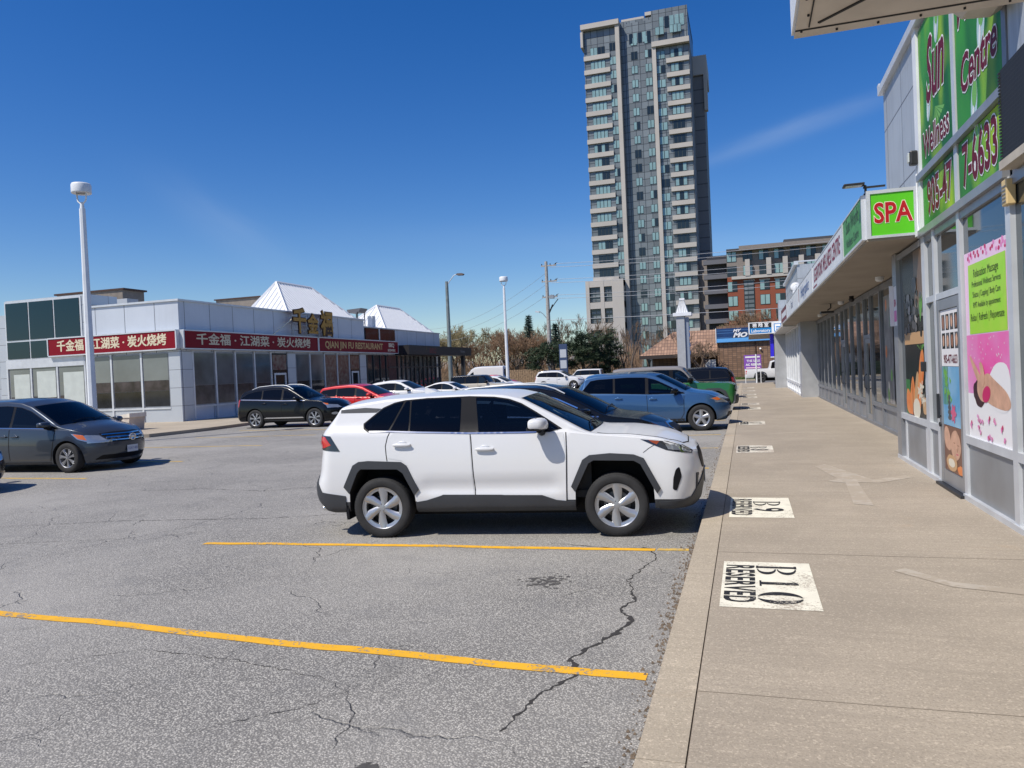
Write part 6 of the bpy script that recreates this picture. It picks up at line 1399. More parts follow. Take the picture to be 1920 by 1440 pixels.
    # wipers
    if not low_detail:
        mb = MB(); x1 = sp['ws'][1]
        for y0, y1 in ((-.10, .50), (-.62, -.05)):
            q = [Vector((x1-.03, y0, 0)), Vector((x1-.10, (y0+y1)/2, 0)), Vector((x1-.07, y1, 0))]; q = [Vector((v.x-b.c(v.x)*(v.y/W)**2, v.y, b.T(v.x)-b.crown*(v.y/W)**2+.03)) for v in q]; mb.tube(q, .008, TRIM, n=5)
        part('wiper', mb)
    # doors with handles
    for d in sp.get('doors', []):
        for s in (1, -1):
            mb = MB(); pt(mb, ribbon2(d['seam'], sp.get('gapw', .012)), 'side', .0045, WELL, side=s, step=.04, skirt=0); part('door_gap', mb)
            mb = MB(); pt(mb, d['poly'], 'side', .0030, pnt, side=s); dr = part('door', mb)
            hx, hz = d['handle']; mb = MB(); h, n, _, _ = bvh.ray_cast(Vector((hx, s*3, hz)), Vector((0, -s, 0)))
            if h is not None:
                blob_mesh(mb, (h.x, h.y+s*.032, h.z), (.115, .014, .020), sp.get('handlemat', pnt), 2.6, 8); 
                for q in (-.085, .085): mb.box(h.x+q-.014, h.x+q+.014, h.y-s*.01, h.y+s*.03, h.z-.012, h.z+.012, pnt)
                blob_mesh(mb, (h.x, h.y-s*.0, h.z+.012), (.055, .010, .034), WELL if sp.get('dark') else sp.get('cupmat', pnt), 2.2, 8); part('handle', mb, dr)
    # detail panels
    for nm, mode, poly, mt, off in sp.get('panels', []):
        if mode == 'side':
            for s in (1, -1): mb = MB(); pt(mb, poly, 'side', off, mt, side=s); part(nm, mb)
        else: mb = MB(); pt(mb, poly, mode, off, mt); part(nm, mb)
    for nm, plist in sp.get('lights', []):
        for s in (1, -1):
            mb = MB()
            for mode, poly, mt, off in plist:
                if mode in ('front', 'rear'): poly = [(s*p[0], p[1]) for p in poly]
                else: poly = clampz(poly)
                pt(mb, poly, mode, off, mt, side=s, step=.03 if not low_detail else .06)
            part(nm, mb)
    # grille bars, plate
    if 'bars' in sp:
        mb = MB()
        for z_, w_ in sp['bars']: pt(mb, [(-w_, z_-.012), (w_, z_-.012), (w_, z_+.012), (-w_, z_+.012)], 'front', .016, sp.get('barmat', CHR), step=.08)
        part('grille_bar', mb)
    if 'badge' in sp:
        mb = MB(); z_, r_ = sp['badge']; h, n, _, _ = bvh.ray_cast(Vector((6, 0, z_)), Vector((-1, 0, 0))); F = (h+Vector((.03, 0, 0)), Y_, Z_)
        if sp.get('badge_h'):
            for sg in (-1, 1): mb.prism([(sg*r_*.55, -r_*.6), (sg*r_*.85, r_*.6), (sg*r_*.62, r_*.6), (sg*r_*.34, -r_*.6)], F, -.02, .01, CHR)
            mb.prism([(-r_*.4, -.012), (r_*.4, -.012), (r_*.4, .014), (-r_*.4, .014)], F, -.02, .01, CHR)
        for q in range(24):
            a0, a1 = 2*math.pi*q/24, 2*math.pi*(q+1)/24; mb.prism([(r_*math.cos(a0), r_*.8*math.sin(a0)), (r_*math.cos(a1), r_*.8*math.sin(a1)), (r_*.86*math.cos(a1), r_*.66*math.sin(a1)), (r_*.86*math.cos(a0), r_*.66*math.sin(a0))], F, -.02, .008, CHR)
        part('badge', mb)
    if 'plate' in sp:
        z_ = sp['plate']; h, n, _, _ = bvh.ray_cast(Vector((6, 0, z_)), Vector((-1, 0, 0))); mb = MB(); x = h.x+.018; mb.box(x, x+.008, -.16, .16, z_-.08, z_+.08, PLATE); text(mb, sp.get('pltext', 'CEAY 485'), ((x+.008, 0, z_), Y_, Z_), .085, PLTX, lift=.001, sx=.85); part('licence_plate', mb)
    if 'hoodline' in sp:
        for s in (1, -1): mb = MB(); pt(mb, ribbon2([(x, s*y) for x, y in sp['hoodline']], .010), 'top', .003, WELL, step=.04); part('hood_gap', mb)
    # mirrors
    for s in (1, -1):
        mb = MB(); mx_, mz = sp['mirror']; h, n, _, _ = bvh.ray_cast(Vector((mx_+.02, s*3, mz-.06)), Vector((0, -s, 0)))
        if h is not None:
            y = h.y+s*.17
            blob_mesh(mb, (mx_, y, mz+.025), (.105, .115, .068), sp.get('mirmat', pnt), 3.6, 12, squash=lambda v: [(v[0]*(1.0 if v[0] > 0 else .75)-.30*max(0, v[2])*(v[0] > 0)-.25*s*v[1]), v[1], v[2]*(1.0-.10*s*v[1]/.115)])
            blob_mesh(mb, (mx_-.005, y, mz-.018), (.100, .108, .030), TRIM, 3.0, 8, squash=lambda v: [v[0]-.25*s*v[1], v[1], v[2]])
            mb.box(mx_-.088, mx_-.078, y-.085, y+.085, mz-.02, mz+.075, GLASS)
            mb.tube([(mx_+.02, y-s*.02, mz-.035), (mx_+.03, y-s*.10, mz-.07), (mx_+.03, h.y-s*.01, mz-.075)], [.04, .035, .05], TRIM, n=8)
            mm = part('mirror', mb)
    # roof rails
    if sp.get('rails'):
        for s in (1, -1):
            mb = MB(); a, c = sp['rails']; q = []
            for i in range(13):
                t = i/12; x = a+(c-a)*t; _, ye = b.section(x); zz = b.ztop(x, .86)+.045*min(1, 6*t, 6*(1-t)); q.append(b.P(x, s*ye*.86, zz))
            mb.tube(q, .016, sp.get('railmat', CHR), n=6); 
            part('roof_rail', mb)
    if sp.get('fin'): mb = MB(); x = sp['fin']; mb.prism([(0, 0), (.16, 0), (.03, .06), (0, .055)], ((x, -.01, b.T(x)-.005), X_, Z_), -.02, 0, pnt); part('antenna', mb)
    # wheels
    tw = {}
    for ax in (sp['wf'], sp['wr']):
        for s in (1, -1):
            we = bpy.data.objects.new('wheel', None); COL.objects.link(we); we.parent = root; we.location = (ax, s*(W-.135), R_); we.empty_display_size = .1
            if s not in tw: T, RM = wheel_mesh(R_, sp.get('rim', R_*.64), sp.get('tw', .225), sp['rimstyle'], s, sp.get('rimmat', RIMS)); to, ro = T.build('tyre', we), RM.build('rim', we, sharp=40); tw[s] = (to.data, ro.data)
            else: obj('tyre', tw[s][0], we); obj('rim', tw[s][1], we)
    if sp.get('flaps'):
        for ax in sp['flaps']:
            for s in (1, -1): mb = MB(); mb.prism([(ax, .22), (ax+.03, .22), (ax+.02, .54), (ax-.03, .54)], ((0, s*(W-.02) if s > 0 else s*(W-.24), 0), X_, Z_), 0, .22, TRIM); part('mud_flap', mb)
    # underside
    mb = MB(); mb.box(sp['wr']-.3, sp['wf']+.3, -.5, .5, .20, b.low+.05, WELL); part('underbody', mb)
    return root, bvh, b
# ---- white compact SUV in the foreground
WHITEP = paint('white_car_paint', (0.66, 0.665, 0.67), 0, .32, .45)
PIL = mat('pillar_satin', (0.10, 0.10, 0.11), .35, .3)
AF = [(.903, .514), (1.058, .824), (1.116, .856), (1.553, .842), (1.625, .803), (1.761, .538), (1.78, .1), (.89, .1)]
AR = [(-.955, .504), (-1.083, .758), (-1.148, .804), (-1.596, .814), (-1.64, .769), (-1.748, .529), (-1.77, .1), (-.93, .1)]
RAV = dict(cf=.11, step=.035, rc=.03, cladz=.42, gapw=.010, hoodline=[(1.16, .76), (1.30, .815), (1.5, .82), (1.70, .815), (1.95, .76), (2.10, .62), (2.17, .40), (2.19, 0)], xf=2.33, xr=-2.33, W=.925, low=.30, R=.352, rim=.243, wf=1.352, wr=-1.362, archf=AF, archr=AR, tw=.235, rimstyle=(6, .27, .50, .24, 0, .83), dx=.05, soft=.05,
    top=[(-2.33, 1.50), (-2.05, 1.555), (-1.82, 1.60), (-1.4, 1.650), (-1.0, 1.662), (-.5, 1.672), (-.08, 1.667), (.19, 1.650), (.40, 1.600), (.78, 1.40), (1.14, 1.205), (1.26, 1.178), (1.63, 1.165), (1.95, 1.120), (2.15, 1.065), (2.27, 1.00), (2.33, .95)],
    belt=[(-2.33, 1.27), (-1.25, 1.235), (-.3, 1.192), (.6, 1.175), (.85, 1.168), (1.2, 1.125), (1.64, 1.085), (2.1, 1.035), (2.33, .95)],
    Fp=[(.25, -.12), (.35, -.03), (.5, 0), (.7, 0.015), (.85, -.01), (.95, -.05), (1.1, -.08)], Rp=[(.25, .20), (.36, .08), (.45, .01), (.62, .0), (.74, .06), (1.04, .10), (1.17, .07), (1.30, .16), (1.52, .36), (1.6, .30)],
    rf=.44, pf=2.6, rr=.36, pr=2.6, tumble=.30, crown=.042, scallop=(-1.0, .86, .47, .74, .028), glass=(-1.5, .78), glass_top=(-1.3, .3), sill=.02,
    dlo=[(-1.497, 1.245), (-1.56, 1.285), (-1.565, 1.33), (-1.332, 1.508), (-1.20, 1.560), (-1.069, 1.585), (-.811, 1.598), (-.30, 1.602), (-.008, 1.585), (.168, 1.555), (.31, 1.500), (.469, 1.405), (.60, 1.320), (.77, 1.205), (.643, 1.190), (.357, 1.185), (-.3, 1.195), (-.9, 1.222), (-1.249, 1.24)],
    pillars=[], wins=[[(-1.085, 1.578), (-1.20, 1.555), (-1.332, 1.503), (-1.555, 1.33), (-1.55, 1.285), (-1.497, 1.252), (-1.262, 1.246)],
        [(-1.060, 1.580), (-1.012, 1.585), (-1.018, 1.232), (-1.240, 1.242)], [(-.992, 1.586), (-.811, 1.594), (-.395, 1.597), (-.402, 1.206), (-.998, 1.230)],
        [(-.222, 1.594), (-.008, 1.580), (.168, 1.550), (.31, 1.495), (.469, 1.398), (.60, 1.312), (.745, 1.21), (.643, 1.197), (.357, 1.190), (-.182, 1.198)]],
    beltchrome=.012, chromeline=[(-1.49, 1.243), (-1.25, 1.238), (-.9, 1.219), (-.3, 1.192), (.3, 1.182), (.5, 1.183)], ws=(.40, 1.17), wsy=.90, rsz=(1.27, 1.50), mirror=(.52, 1.255), fin=-1.05, trimmat=TRIM,
    cupmat=mat('handle_cup', (.55, .57, .60), .35), plate=.56,
    doors=[dict(seam=[(-.278, 1.20), (-.269, 1.10), (-.251, .741), (-.237, .487), (-.243, .33)], poly=[(-.229, .36), (-.243, .74), (-.261, 1.10), (-.266, 1.178), (.3, 1.166), (.79, 1.172), (.812, .92), (.796, .42), (.785, .36)], handle=(-.107, 1.012)),
           dict(seam=[(.818, 1.17), (.821, .919), (.804, .422), (.791, .343)], poly=[(-.251, .36), (-.265, .74), (-.282, 1.10), (-.284, 1.178), (-.9, 1.206), (-1.195, 1.222), (-1.255, 1.165), (-1.278, 1.07), (-1.270, .965), (-1.262, .93), (-1.09, .90), (-1.02, .84), (-.89, .56), (-.94, .48), (-.93, .36)], handle=(-1.085, 1.082))],
    panels=[('fender_trim', 'side', [(.858, .572), (.993, .864), (1.071, .914), (1.297, .930), (1.556, .910), (1.664, .867), (1.834, .537), (1.795, .482), (1.761, .538), (1.625, .803), (1.553, .842), (1.116, .856), (1.058, .824), (.903, .514)], CLAD, .022),
            ('fender_trim', 'side', [(-1.813, .609), (-1.691, .858), (-1.619, .899), (-1.509, .907), (-1.104, .887), (-1.039, .844), (-.905, .561), (-.955, .504), (-1.083, .758), (-1.148, .804), (-1.596, .814), (-1.64, .769), (-1.748, .529)], CLAD, .022),
            ('side_trim', 'side', [(-.945, .305), (-.939, .42), (-.818, .438), (-.616, .497), (-.237, .492), (.527, .480), (.685, .424), (.90, .40), (.90, .305)], CLAD, .016),
            ('quarter_gap', 'side', ribbon2([(-1.232, 1.24), (-1.265, 1.176), (-1.29, 1.073), (-1.282, .969), (-1.272, .90)], .010), WELL, .002),
            ('spoiler_side', 'side', [(-2.06, 1.497), (-1.86, 1.505), (-1.56, 1.522), (-1.36, 1.505), (-1.42, 1.462), (-1.86, 1.468), (-1.95, 1.47)], CLAD, .003),
            ('bumper_gap', 'side', ribbon2([(1.66, .925), (1.72, .97), (1.79, 1.01)], .006), WELL, .002),
            ('bumper', 'side', [(1.815, .31), (1.811, .385), (2.05, .400), (2.16, .425), (2.34, .68), (2.38, .66), (2.38, .31)], CLAD, .012),
            ('bumper', 'side', [(-1.80, .30), (-1.80, .50), (-2.10, .545), (-2.21, .72), (-2.36, .73), (-2.36, .30)], CLAD, .012),
            ('fog_slot', 'side', rounded([(2.04, .765), (2.062, .66), (2.005, .505), (1.962, .52), (1.972, .643), (2.0, .735)], .02), TRIM, .004),
            ('grille', 'front', rounded([(-.50, .70), (.50, .70), (.56, .86), (.42, .92), (-.42, .92), (-.56, .86)], .04), TRIM, .008),
            ('bumper', 'front', [(-.60, .32), (.60, .32), (.60, .44), (.52, .62), (-.52, .62), (-.60, .44)], CLAD, .010)],
    lights=[('headlight', [('side', [(1.635, 1.087), (1.93, 1.050), (2.10, 1.02), (2.20, .985), (2.19, .889), (1.909, .947), (1.744, 1.018)], LDRK, .004), ('side', [(1.72, 1.062), (1.84, 1.045), (1.81, 1.01), (1.765, 1.03)], mat('dark_amber', (.30, .06, .015), .2), .007),
                           ('side', [(1.90, 1.010), (2.05, .998), (2.06, .935), (1.93, .955)], LCLR, .007), ('side', [(2.08, .990), (2.18, .975), (2.15, .905), (2.09, .925)], LCLR, .0065)]),
            ('tail_light', [('side', [(-2.30, 1.20), (-2.12, 1.215), (-1.97, 1.205), (-1.85, 1.025), (-2.12, 1.045), (-2.30, 1.05)], LDRK, .006), ('side', [(-2.30, 1.195), (-2.04, 1.196), (-1.96, 1.10), (-2.06, 1.065), (-2.30, 1.07)], LRED, .010)])], flaps=(-1.80,))
yaw_ = R(6.94); mid_ = Vector((-2.759, 8.109, 0)); ctr = mid_+Vector((-math.sin(yaw_), math.cos(yaw_), 0))*.905
rv, bvh_, bb_ = car(RAV, 'parked_car', 'white compact SUV with charcoal wheel arch trim parked nearest the camera at the kerb', 'car', (ctr.x, ctr.y), yaw_, WHITEP, 'cars parked nose-in along the walkway')
# exhaust tip
mb = MB(); mb.tube([(-2.0, -.55, .31), (-2.24, -.55, .30)], .035, CHR, n=12); mb.build('exhaust', rv)
# ---- generic makers
def gen(kind, **kw):
    if kind == 'suv':
        d = dict(xf=2.30, xr=-2.30, W=.92, low=.27, R=.36, wf=1.36, wr=-1.34, rimstyle=(5, .34, .52, 0, 0),
            top=[(-2.30, 1.48), (-2.05, 1.60), (-1.5, 1.665), (-.6, 1.685), (0, 1.665), (.30, 1.60), (.75, 1.37), (1.12, 1.165), (1.3, 1.125), (1.75, 1.085), (2.05, 1.0), (2.3, .82)],
            belt=[(-2.3, 1.14), (-1.2, 1.10), (0, 1.04), (.9, 1.03), (1.3, 1.01), (1.9, .95), (2.3, .78)],
            Fp=[(.25, -.16), (.4, -.04), (.55, 0), (.7, 0), (.85, -.06), (1., -.12)], Rp=[(.25, .15), (.4, .02), (.6, 0), (1.1, .08), (1.3, .18), (1.6, .34)], rf=.72, pf=2.15, rr=.4, pr=2.5,
            glass=(-1.95, .95), glass_top=(-1.7, .3), pillars=[(-1.06, -1.0), (-.15, -.06)], ws=(.32, 1.12), rsz=(1.18, 1.5), mirror=(.66, 1.12), beltchrome=.0,
            doors=[dict(seam=[(-.11, 1.04), (-.10, .7), (-.08, .35)], poly=[(-.07, .36), (-.10, 1.03), (.80, 1.02), (.90, .95), (.88, .5), (.80, .36)], handle=(.06, .93)),
                   dict(seam=[(.915, 1.0), (.90, .5), (.82, .36)], poly=[(-.09, .36), (-.12, 1.03), (-1.08, 1.075), (-1.15, .95), (-1.0, .80), (-.92, .60), (-.90, .36)], handle=(-.90, .97))],
            lights=[('headlight', [('side', [(1.72, .96), (2.05, .93), (2.25, .84), (2.22, .74), (2.0, .78), (1.84, .86)], LCLR, .004), ('side', [(1.76, .945), (1.93, .93), (1.95, .85), (1.86, .87)], LAMB, .007), ('front', [(.42, .74), (.45, .84), (.86, .88), (.86, .74)], LCLR, .006)]),
                    ('tail_light', [('side', [(-2.35, 1.15), (-2.02, 1.15), (-2.08, .86), (-2.35, .84)], LRED, .005)])],
            panels=[('grille', 'front', rounded([(-.40, .66), (.40, .66), (.42, .84), (-.42, .84)], .03), TRIM, .006), ('air_intake', 'front', rounded([(-.55, .36), (.55, .36), (.48, .50), (-.48, .50)], .03), TRIM, .006), ('side_trim', 'side', [(-.95, .27), (-.93, .36), (.92, .36), (.95, .27)], CLAD, .008)])
    elif kind == 'sedan':
        d = dict(xf=2.35, xr=-2.35, W=.90, low=.20, R=.325, wf=1.40, wr=-1.36, rimstyle=(5, .3, .4, 0, .25),
            top=[(-2.35, .98), (-2.15, 1.08), (-1.75, 1.12), (-1.35, 1.23), (-.85, 1.385), (-.35, 1.44), (.05, 1.43), (.35, 1.36), (.8, 1.15), (1.15, 1.0), (1.35, .96), (1.8, .90), (2.15, .80), (2.35, .66)],
            belt=[(-2.35, .93), (-1.6, 1.0), (-.8, .96), (0, .92), (.9, .90), (1.4, .86), (1.9, .80), (2.35, .62)],
            Fp=[(.2, -.14), (.35, -.02), (.5, 0), (.62, -.02), (.8, -.1)], Rp=[(.2, .16), (.4, .02), (.6, 0), (.9, .03), (1.05, .0)], rf=.75, pf=2.1, rr=.5, pr=2.3, crown=.05,
            glass=(-1.55, 1.0), glass_top=(-1.25, .3), pillars=[(-.30, -.22)], ws=(.36, 1.16), rs=(-1.55, -.90), mirror=(.70, .98), header=.085,
            doors=[dict(seam=[(-.26, .92), (-.24, .3)], poly=[(-.23, .28), (-.25, .90), (.86, .88), (.94, .82), (.9, .4), (.84, .28)], handle=(-.08, .83)), dict(seam=[(.95, .86), (.92, .4), (.86, .28)], poly=[(-.25, .28), (-.275, .90), (-1.15, .94), (-1.2, .8), (-1.0, .68), (-.95, .5), (-.93, .28)], handle=(-1.03, .86))],
            lights=[('headlight', [('side', [(1.80, .80), (2.1, .75), (2.28, .66), (2.2, .58), (1.95, .66)], LCLR, .004), ('front', [(.45, .58), (.45, .68), (.85, .72), (.85, .60)], LCLR, .006)]), ('tail_light', [('side', [(-2.38, .93), (-2.05, .93), (-2.05, .78), (-2.38, .76)], LRED, .005)])],
            panels=[('grille', 'front', rounded([(-.40, .40), (.40, .40), (.44, .62), (-.44, .62)], .03), TRIM, .006)])
    elif kind == 'boxy':
        d = dict(xf=2.25, xr=-2.30, W=.95, low=.38, R=.40, wf=1.42, wr=-1.45, rimstyle=(6, .25, .35, 0, 0), rimmat=RIMD, tumble=.14,
            top=[(-2.30, 1.76), (-2.0, 1.80), (-.5, 1.83), (.25, 1.81), (.42, 1.76), (.62, 1.52), (.82, 1.24), (.95, 1.205), (1.6, 1.19), (2.1, 1.16), (2.25, 1.10)],
            belt=[(-2.3, 1.20), (.9, 1.17), (1.6, 1.14), (2.25, 1.07)], Fp=[(.3, -.08), (.5, 0), (1.0, 0), (1.15, -.05)], Rp=[(.3, .1), (.6, 0), (1.2, .02), (1.8, .10)], rf=.30, pf=3.0, rr=.22, pr=3.4, cf=.08, cr=-.05, crown=.04, soft=.035,
            glass=(-2.08, .66), glass_top=(-2.0, .40), pillars=[(-1.10, -.98), (-.12, .02)], ws=(.44, .80), rsz=(1.25, 1.7), mirror=(.62, 1.28), mirmat=TRIM, header=.11, kick=.0,
            doors=[dict(seam=[(-.05, 1.17), (-.03, .45)], poly=[(-.02, .45), (-.03, 1.15), (.80, 1.14), (.84, .9), (.80, .45)], handle=(.10, 1.04)), dict(seam=[(.85, 1.15), (.82, .45)], poly=[(-.04, .45), (-.07, 1.15), (-1.0, 1.17), (-1.08, .95), (-.95, .8), (-.88, .45)], handle=(-.9, 1.04))],
            panels=[('grille', 'front', rounded([(-.78, .82), (.78, .82), (.78, 1.04), (-.78, 1.04)], .03), TRIM, .01), ('bumper', 'front', [(-.88, .42), (.88, .42), (.88, .68), (-.88, .68)], CLAD, .07), ('fender_trim', 'side', rounded([(.86, .50), (1.0, .86), (1.2, .96), (1.65, .96), (1.85, .86), (1.98, .50), (1.88, .50), (1.75, .80), (1.6, .87), (1.25, .87), (1.1, .80), (.96, .50)], .03), CLAD, .045), ('fender_trim', 'side', rounded([(-2.02, .5), (-1.9, .86), (-1.7, .96), (-1.2, .96), (-1.0, .86), (-.88, .5), (-.98, .5), (-1.1, .8), (-1.25, .87), (-1.65, .87), (-1.8, .8), (-1.92, .5)], .03), CLAD, .045), ('side_trim', 'side', [(-.95, .38), (-.93, .50), (.92, .50), (.95, .38)], CLAD, .02)],
            lights=[('headlight', [('front', [(y_*1, z_) for y_, z_ in ell(.66, .93, .12, .10, 16)], LCLR, .02), ('front', ell(.66, .93, .07, .06, 12), LDRK, .024)]), ('tail_light', [('side', [(-2.33, 1.12), (-2.22, 1.12), (-2.22, .85), (-2.33, .85)], LRED, .006)])])
    d.update(kw); return d
KERBGRP = 'cars parked nose-in along the walkway'; MIDGRP = 'cars parked in the middle row'
def at_front(spec, fx, yc, hd):    # place so that the nose is at world x fx
    return (fx-spec['xf']*math.cos(hd), yc-spec['xf']*math.sin(hd)*.0)
BLACKP = paint('black_car_paint', (0.004, 0.0045, 0.006), 0, .22, .30, .25); BLUEP = paint('steel_blue_paint', (0.045, 0.115, 0.24), .45, .30); GREENP = paint('green_car_paint', (0.028, 0.16, 0.035), .3, .3); GREYP = paint('slate_car_paint', (0.055, 0.066, 0.084), .55, .3, .6); REDP = paint('red_car_paint', (0.55, 0.018, 0.010), .1, .3); SLV = paint('silver_grey_paint', (.20, .215, .24), .6, .3); BEIP = paint('sand_car_paint', (.45, .41, .33), 0, .4); ROOFG = mat('grey_hard_top', (.20, .19, .19), .6)
# black crossover beside the white one
AUD = gen('suv', top=[(-2.33, 1.40), (-2.05, 1.52), (-1.5, 1.60), (-.6, 1.635), (0, 1.62), (.35, 1.56), (.8, 1.35), (1.2, 1.13), (1.36, 1.09), (1.85, 1.03), (2.1, .95), (2.33, .80)], xf=2.33, xr=-2.33, belt=[(-2.3, 1.10), (-1.2, 1.08), (0, 1.03), (.9, 1.02), (1.3, 1.0), (1.9, .93), (2.33, .76)], beltchrome=.022, chrometop=True, rails=(-1.7, .35), railmat=ALUL, header=.13, ws=(.38, 1.2), mirror=(.72, 1.10), mirmat=BLACKP,
          panels=[('grille', 'front', rounded([(-.36, .42), (.36, .42), (.42, .80), (.34, .86), (-.34, .86), (-.42, .80)], .03), TRIM, .006), ('grille_frame', 'front', ribbon2([(-.36, .42), (-.43, .80), (-.34, .87), (.34, .87), (.43, .80), (.36, .42)], .03), CHR, .012), ('side_trim', 'side', [(-.95, .27), (-.93, .36), (.92, .36), (.95, .27)], CLAD, .008), ('badge', 'side', [(1.05, .86), (1.16, .86), (1.16, .90), (1.05, .90)], CHR, .005)],
          lights=[('headlight', [('side', [(1.78, .96), (2.12, .93), (2.24, .88), (2.22, .80), (2.0, .82), (1.86, .87)], LDRK, .004), ('side', [(1.82, .945), (1.93, .935), (1.96, .86), (1.90, .87)], LAMB, .007), ('side', [(1.98, .925), (2.16, .90), (2.16, .83), (2.0, .85)], LCLR, .007), ('front', [(.50, .80), (.45, .88), (.80, .92), (.80, .80)], LDRK, .006)]), ('tail_light', [('side', [(-2.35, 1.08), (-2.05, 1.08), (-2.08, .9), (-2.35, .88)], LRED, .005)])])
h_ = R(5); car(AUD, 'parked_car', 'black crossover with chrome window line, between the white and the blue SUV', 'car', (-3.46, 13.55), h_, BLACKP, KERBGRP)
BLU = gen('suv', rails=None, R=.365, W=.91, beltchrome=.0, tint=False, mirmat=BLACKP, rimstyle=(5, .38, .42, 0, 0, .84), top=[(-2.30, 1.44), (-2.1, 1.60), (-1.6, 1.69), (-.7, 1.72), (0, 1.70), (.30, 1.63), (.75, 1.40), (1.12, 1.19), (1.3, 1.14), (1.75, 1.085), (2.0, 1.0), (2.25, .82)], xf=2.22,
          chromemat=CHR, doors=gen('suv')['doors'], lights=[('headlight', [('side', [(1.60, .90), (1.80, .955), (2.02, .93), (2.18, .84), (2.16, .76), (1.95, .78), (1.75, .84)], LCLR, .006), ('side', [(1.66, .90), (1.80, .935), (1.90, .87), (1.80, .83)], LAMB, .009), ('front', [(.46, .76), (.5, .88), (.84, .90), (.84, .78)], LCLR, .006)]), ('tail_light', [('side', [(-2.35, 1.15), (-2.1, 1.15), (-2.1, .86), (-2.35, .84)], LRED, .005)])])
car(BLU, 'parked_car', 'steel blue SUV with silver five spoke wheels beside the black crossover', 'car', (-2.66, 22.38), R(4), BLUEP, KERBGRP)
BRO = gen('boxy', topmat=(1.21, .42, ROOFG)); BRO['R'] = .42
bo_, bv_, bb2 = car(BRO, 'parked_car', 'green boxy off-roader with a grey hard top behind the blue SUV', 'car', (-2.62, 28.9), R(3), GREENP, KERBGRP)
G4 = gen('suv'); car(G4, 'parked_car', 'silver grey crossover half hidden behind the green off-roader', 'car', (-3.45, 33.6), R(2), SLV, KERBGRP, low_detail=True)
B5 = gen('suv', tint=True); car(B5, 'parked_car', 'black crossover parked tail out with a red tail lamp, farthest along the kerb', 'car', (-2.75, 38.6), R(182), BLACKP, KERBGRP, low_detail=True)
# left and middle rows
VAN = gen('suv', W=1.0, xf=2.45, xr=-2.70, wf=1.50, wr=-1.50, R=.345, rim=.222, low=.19, rimstyle=(7, .16, .22, 0, .12), dx=.06,
    top=[(-2.70, 1.60), (-2.4, 1.70), (-1.5, 1.745), (-.4, 1.75), (.2, 1.71), (.55, 1.62), (1.0, 1.40), (1.45, 1.165), (1.62, 1.11), (2.0, 1.03), (2.28, .93), (2.45, .80)], belt=[(-2.7, 1.10), (-1, 1.06), (.5, 1.02), (1.2, .99), (1.6, .96), (2.1, .89), (2.45, .76)],
    rf=1.0, pf=2.0, crown=.07, glass=(-2.4, 1.25), glass_top=(-2.2, .6), pillars=[(-1.5, -1.42), (-.25, -.17)], ws=(.58, 1.48), cf=.32, mirror=(.98, 1.10), beltchrome=.012, wsy=.92, plate=.47, badge=(.74, .10), badge_h=True, bars=[(.70, .47), (.76, .52), (.83, .55)],
    doors=[dict(seam=[(-.21, 1.02), (-.20, .3)], poly=[(-.19, .28), (-.20, 1.01), (1.10, .985), (1.16, .8), (1.02, .28)], handle=(-.02, .86)), dict(seam=[(1.17, .98), (1.10, .5), (1.04, .28)], poly=[(-.21, .28), (-.23, 1.01), (-1.38, 1.05), (-1.42, .75), (-1.1, .60), (-1.05, .28)], handle=(-.38, .86))],
    lights=[('headlight', [('side', [(1.62, .90), (1.85, .86), (2.2, .80), (2.42, .76), (2.4, .66), (2.0, .68), (1.78, .76)], LCLR, .004), ('side', [(1.67, .885), (1.88, .85), (1.96, .73), (1.80, .77)], LAMB, .007), ('front', [(.52, .66), (.60, .82), (.84, .85), (.84, .66)], LCLR, .006)]), ('tail_light', [('side', [(-2.72, 1.15), (-2.55, 1.15), (-2.55, .86), (-2.72, .84)], LRED, .005)])],
    panels=[('grille', 'front', [(-.46, .66), (.46, .66), (.58, .86), (.3, .885), (-.3, .885), (-.58, .86)], TRIM, .006), ('air_intake', 'front', rounded([(-.72, .27), (.72, .27), (.62, .37), (-.62, .37)], .03), TRIM, .006), ('side_trim', 'side', [(-1.05, .20), (-1.05, .25), (1.05, .25), (1.08, .20)], TRIM, .006)])
car(VAN, 'minivan', 'dark slate minivan parked on the left facing right', 'minivan', (-16.45, 14.50), R(0), GREYP, MIDGRP)
LEX = gen('suv', rails=(-1.6, .3), xf=2.40, xr=-2.38, beltchrome=.022, chrometop=False, mirmat=BLACKP, rimstyle=(7, .14, .2, 0, .13), R=.37, rim=.255, railmat=ALUL, top=[(-2.38, 1.25), (-2.15, 1.42), (-1.9, 1.53), (-1.4, 1.63), (-.6, 1.68), (0, 1.665), (.30, 1.60), (.75, 1.37), (1.12, 1.165), (1.3, 1.125), (1.75, 1.085), (2.1, 1.0), (2.4, .80)], glass=(-2.0, .95), kick=.05, bars=[(.60, .36), (.66, .38), (.72, .40)],
          panels=[('grille', 'front', [(-.30, .50), (.30, .50), (.42, .74), (-.42, .74)], TRIM, .006), ('side_trim', 'side', [(-.93, .38), (-.80, .425), (.84, .425), (.92, .38)], CHR, .014), ('fog_lamp', 'front', ell(.70, .52, .10, .05, 12), LCLR, .008), ('fog_lamp', 'front', ell(-.70, .52, .10, .05, 12), LCLR, .008)])
car(LEX, 'parked_car', 'black SUV with silver roof rails parked before the restaurant', 'car', (-17.95, 27.5), R(-1), BLACKP, MIDGRP, scale=1.04)
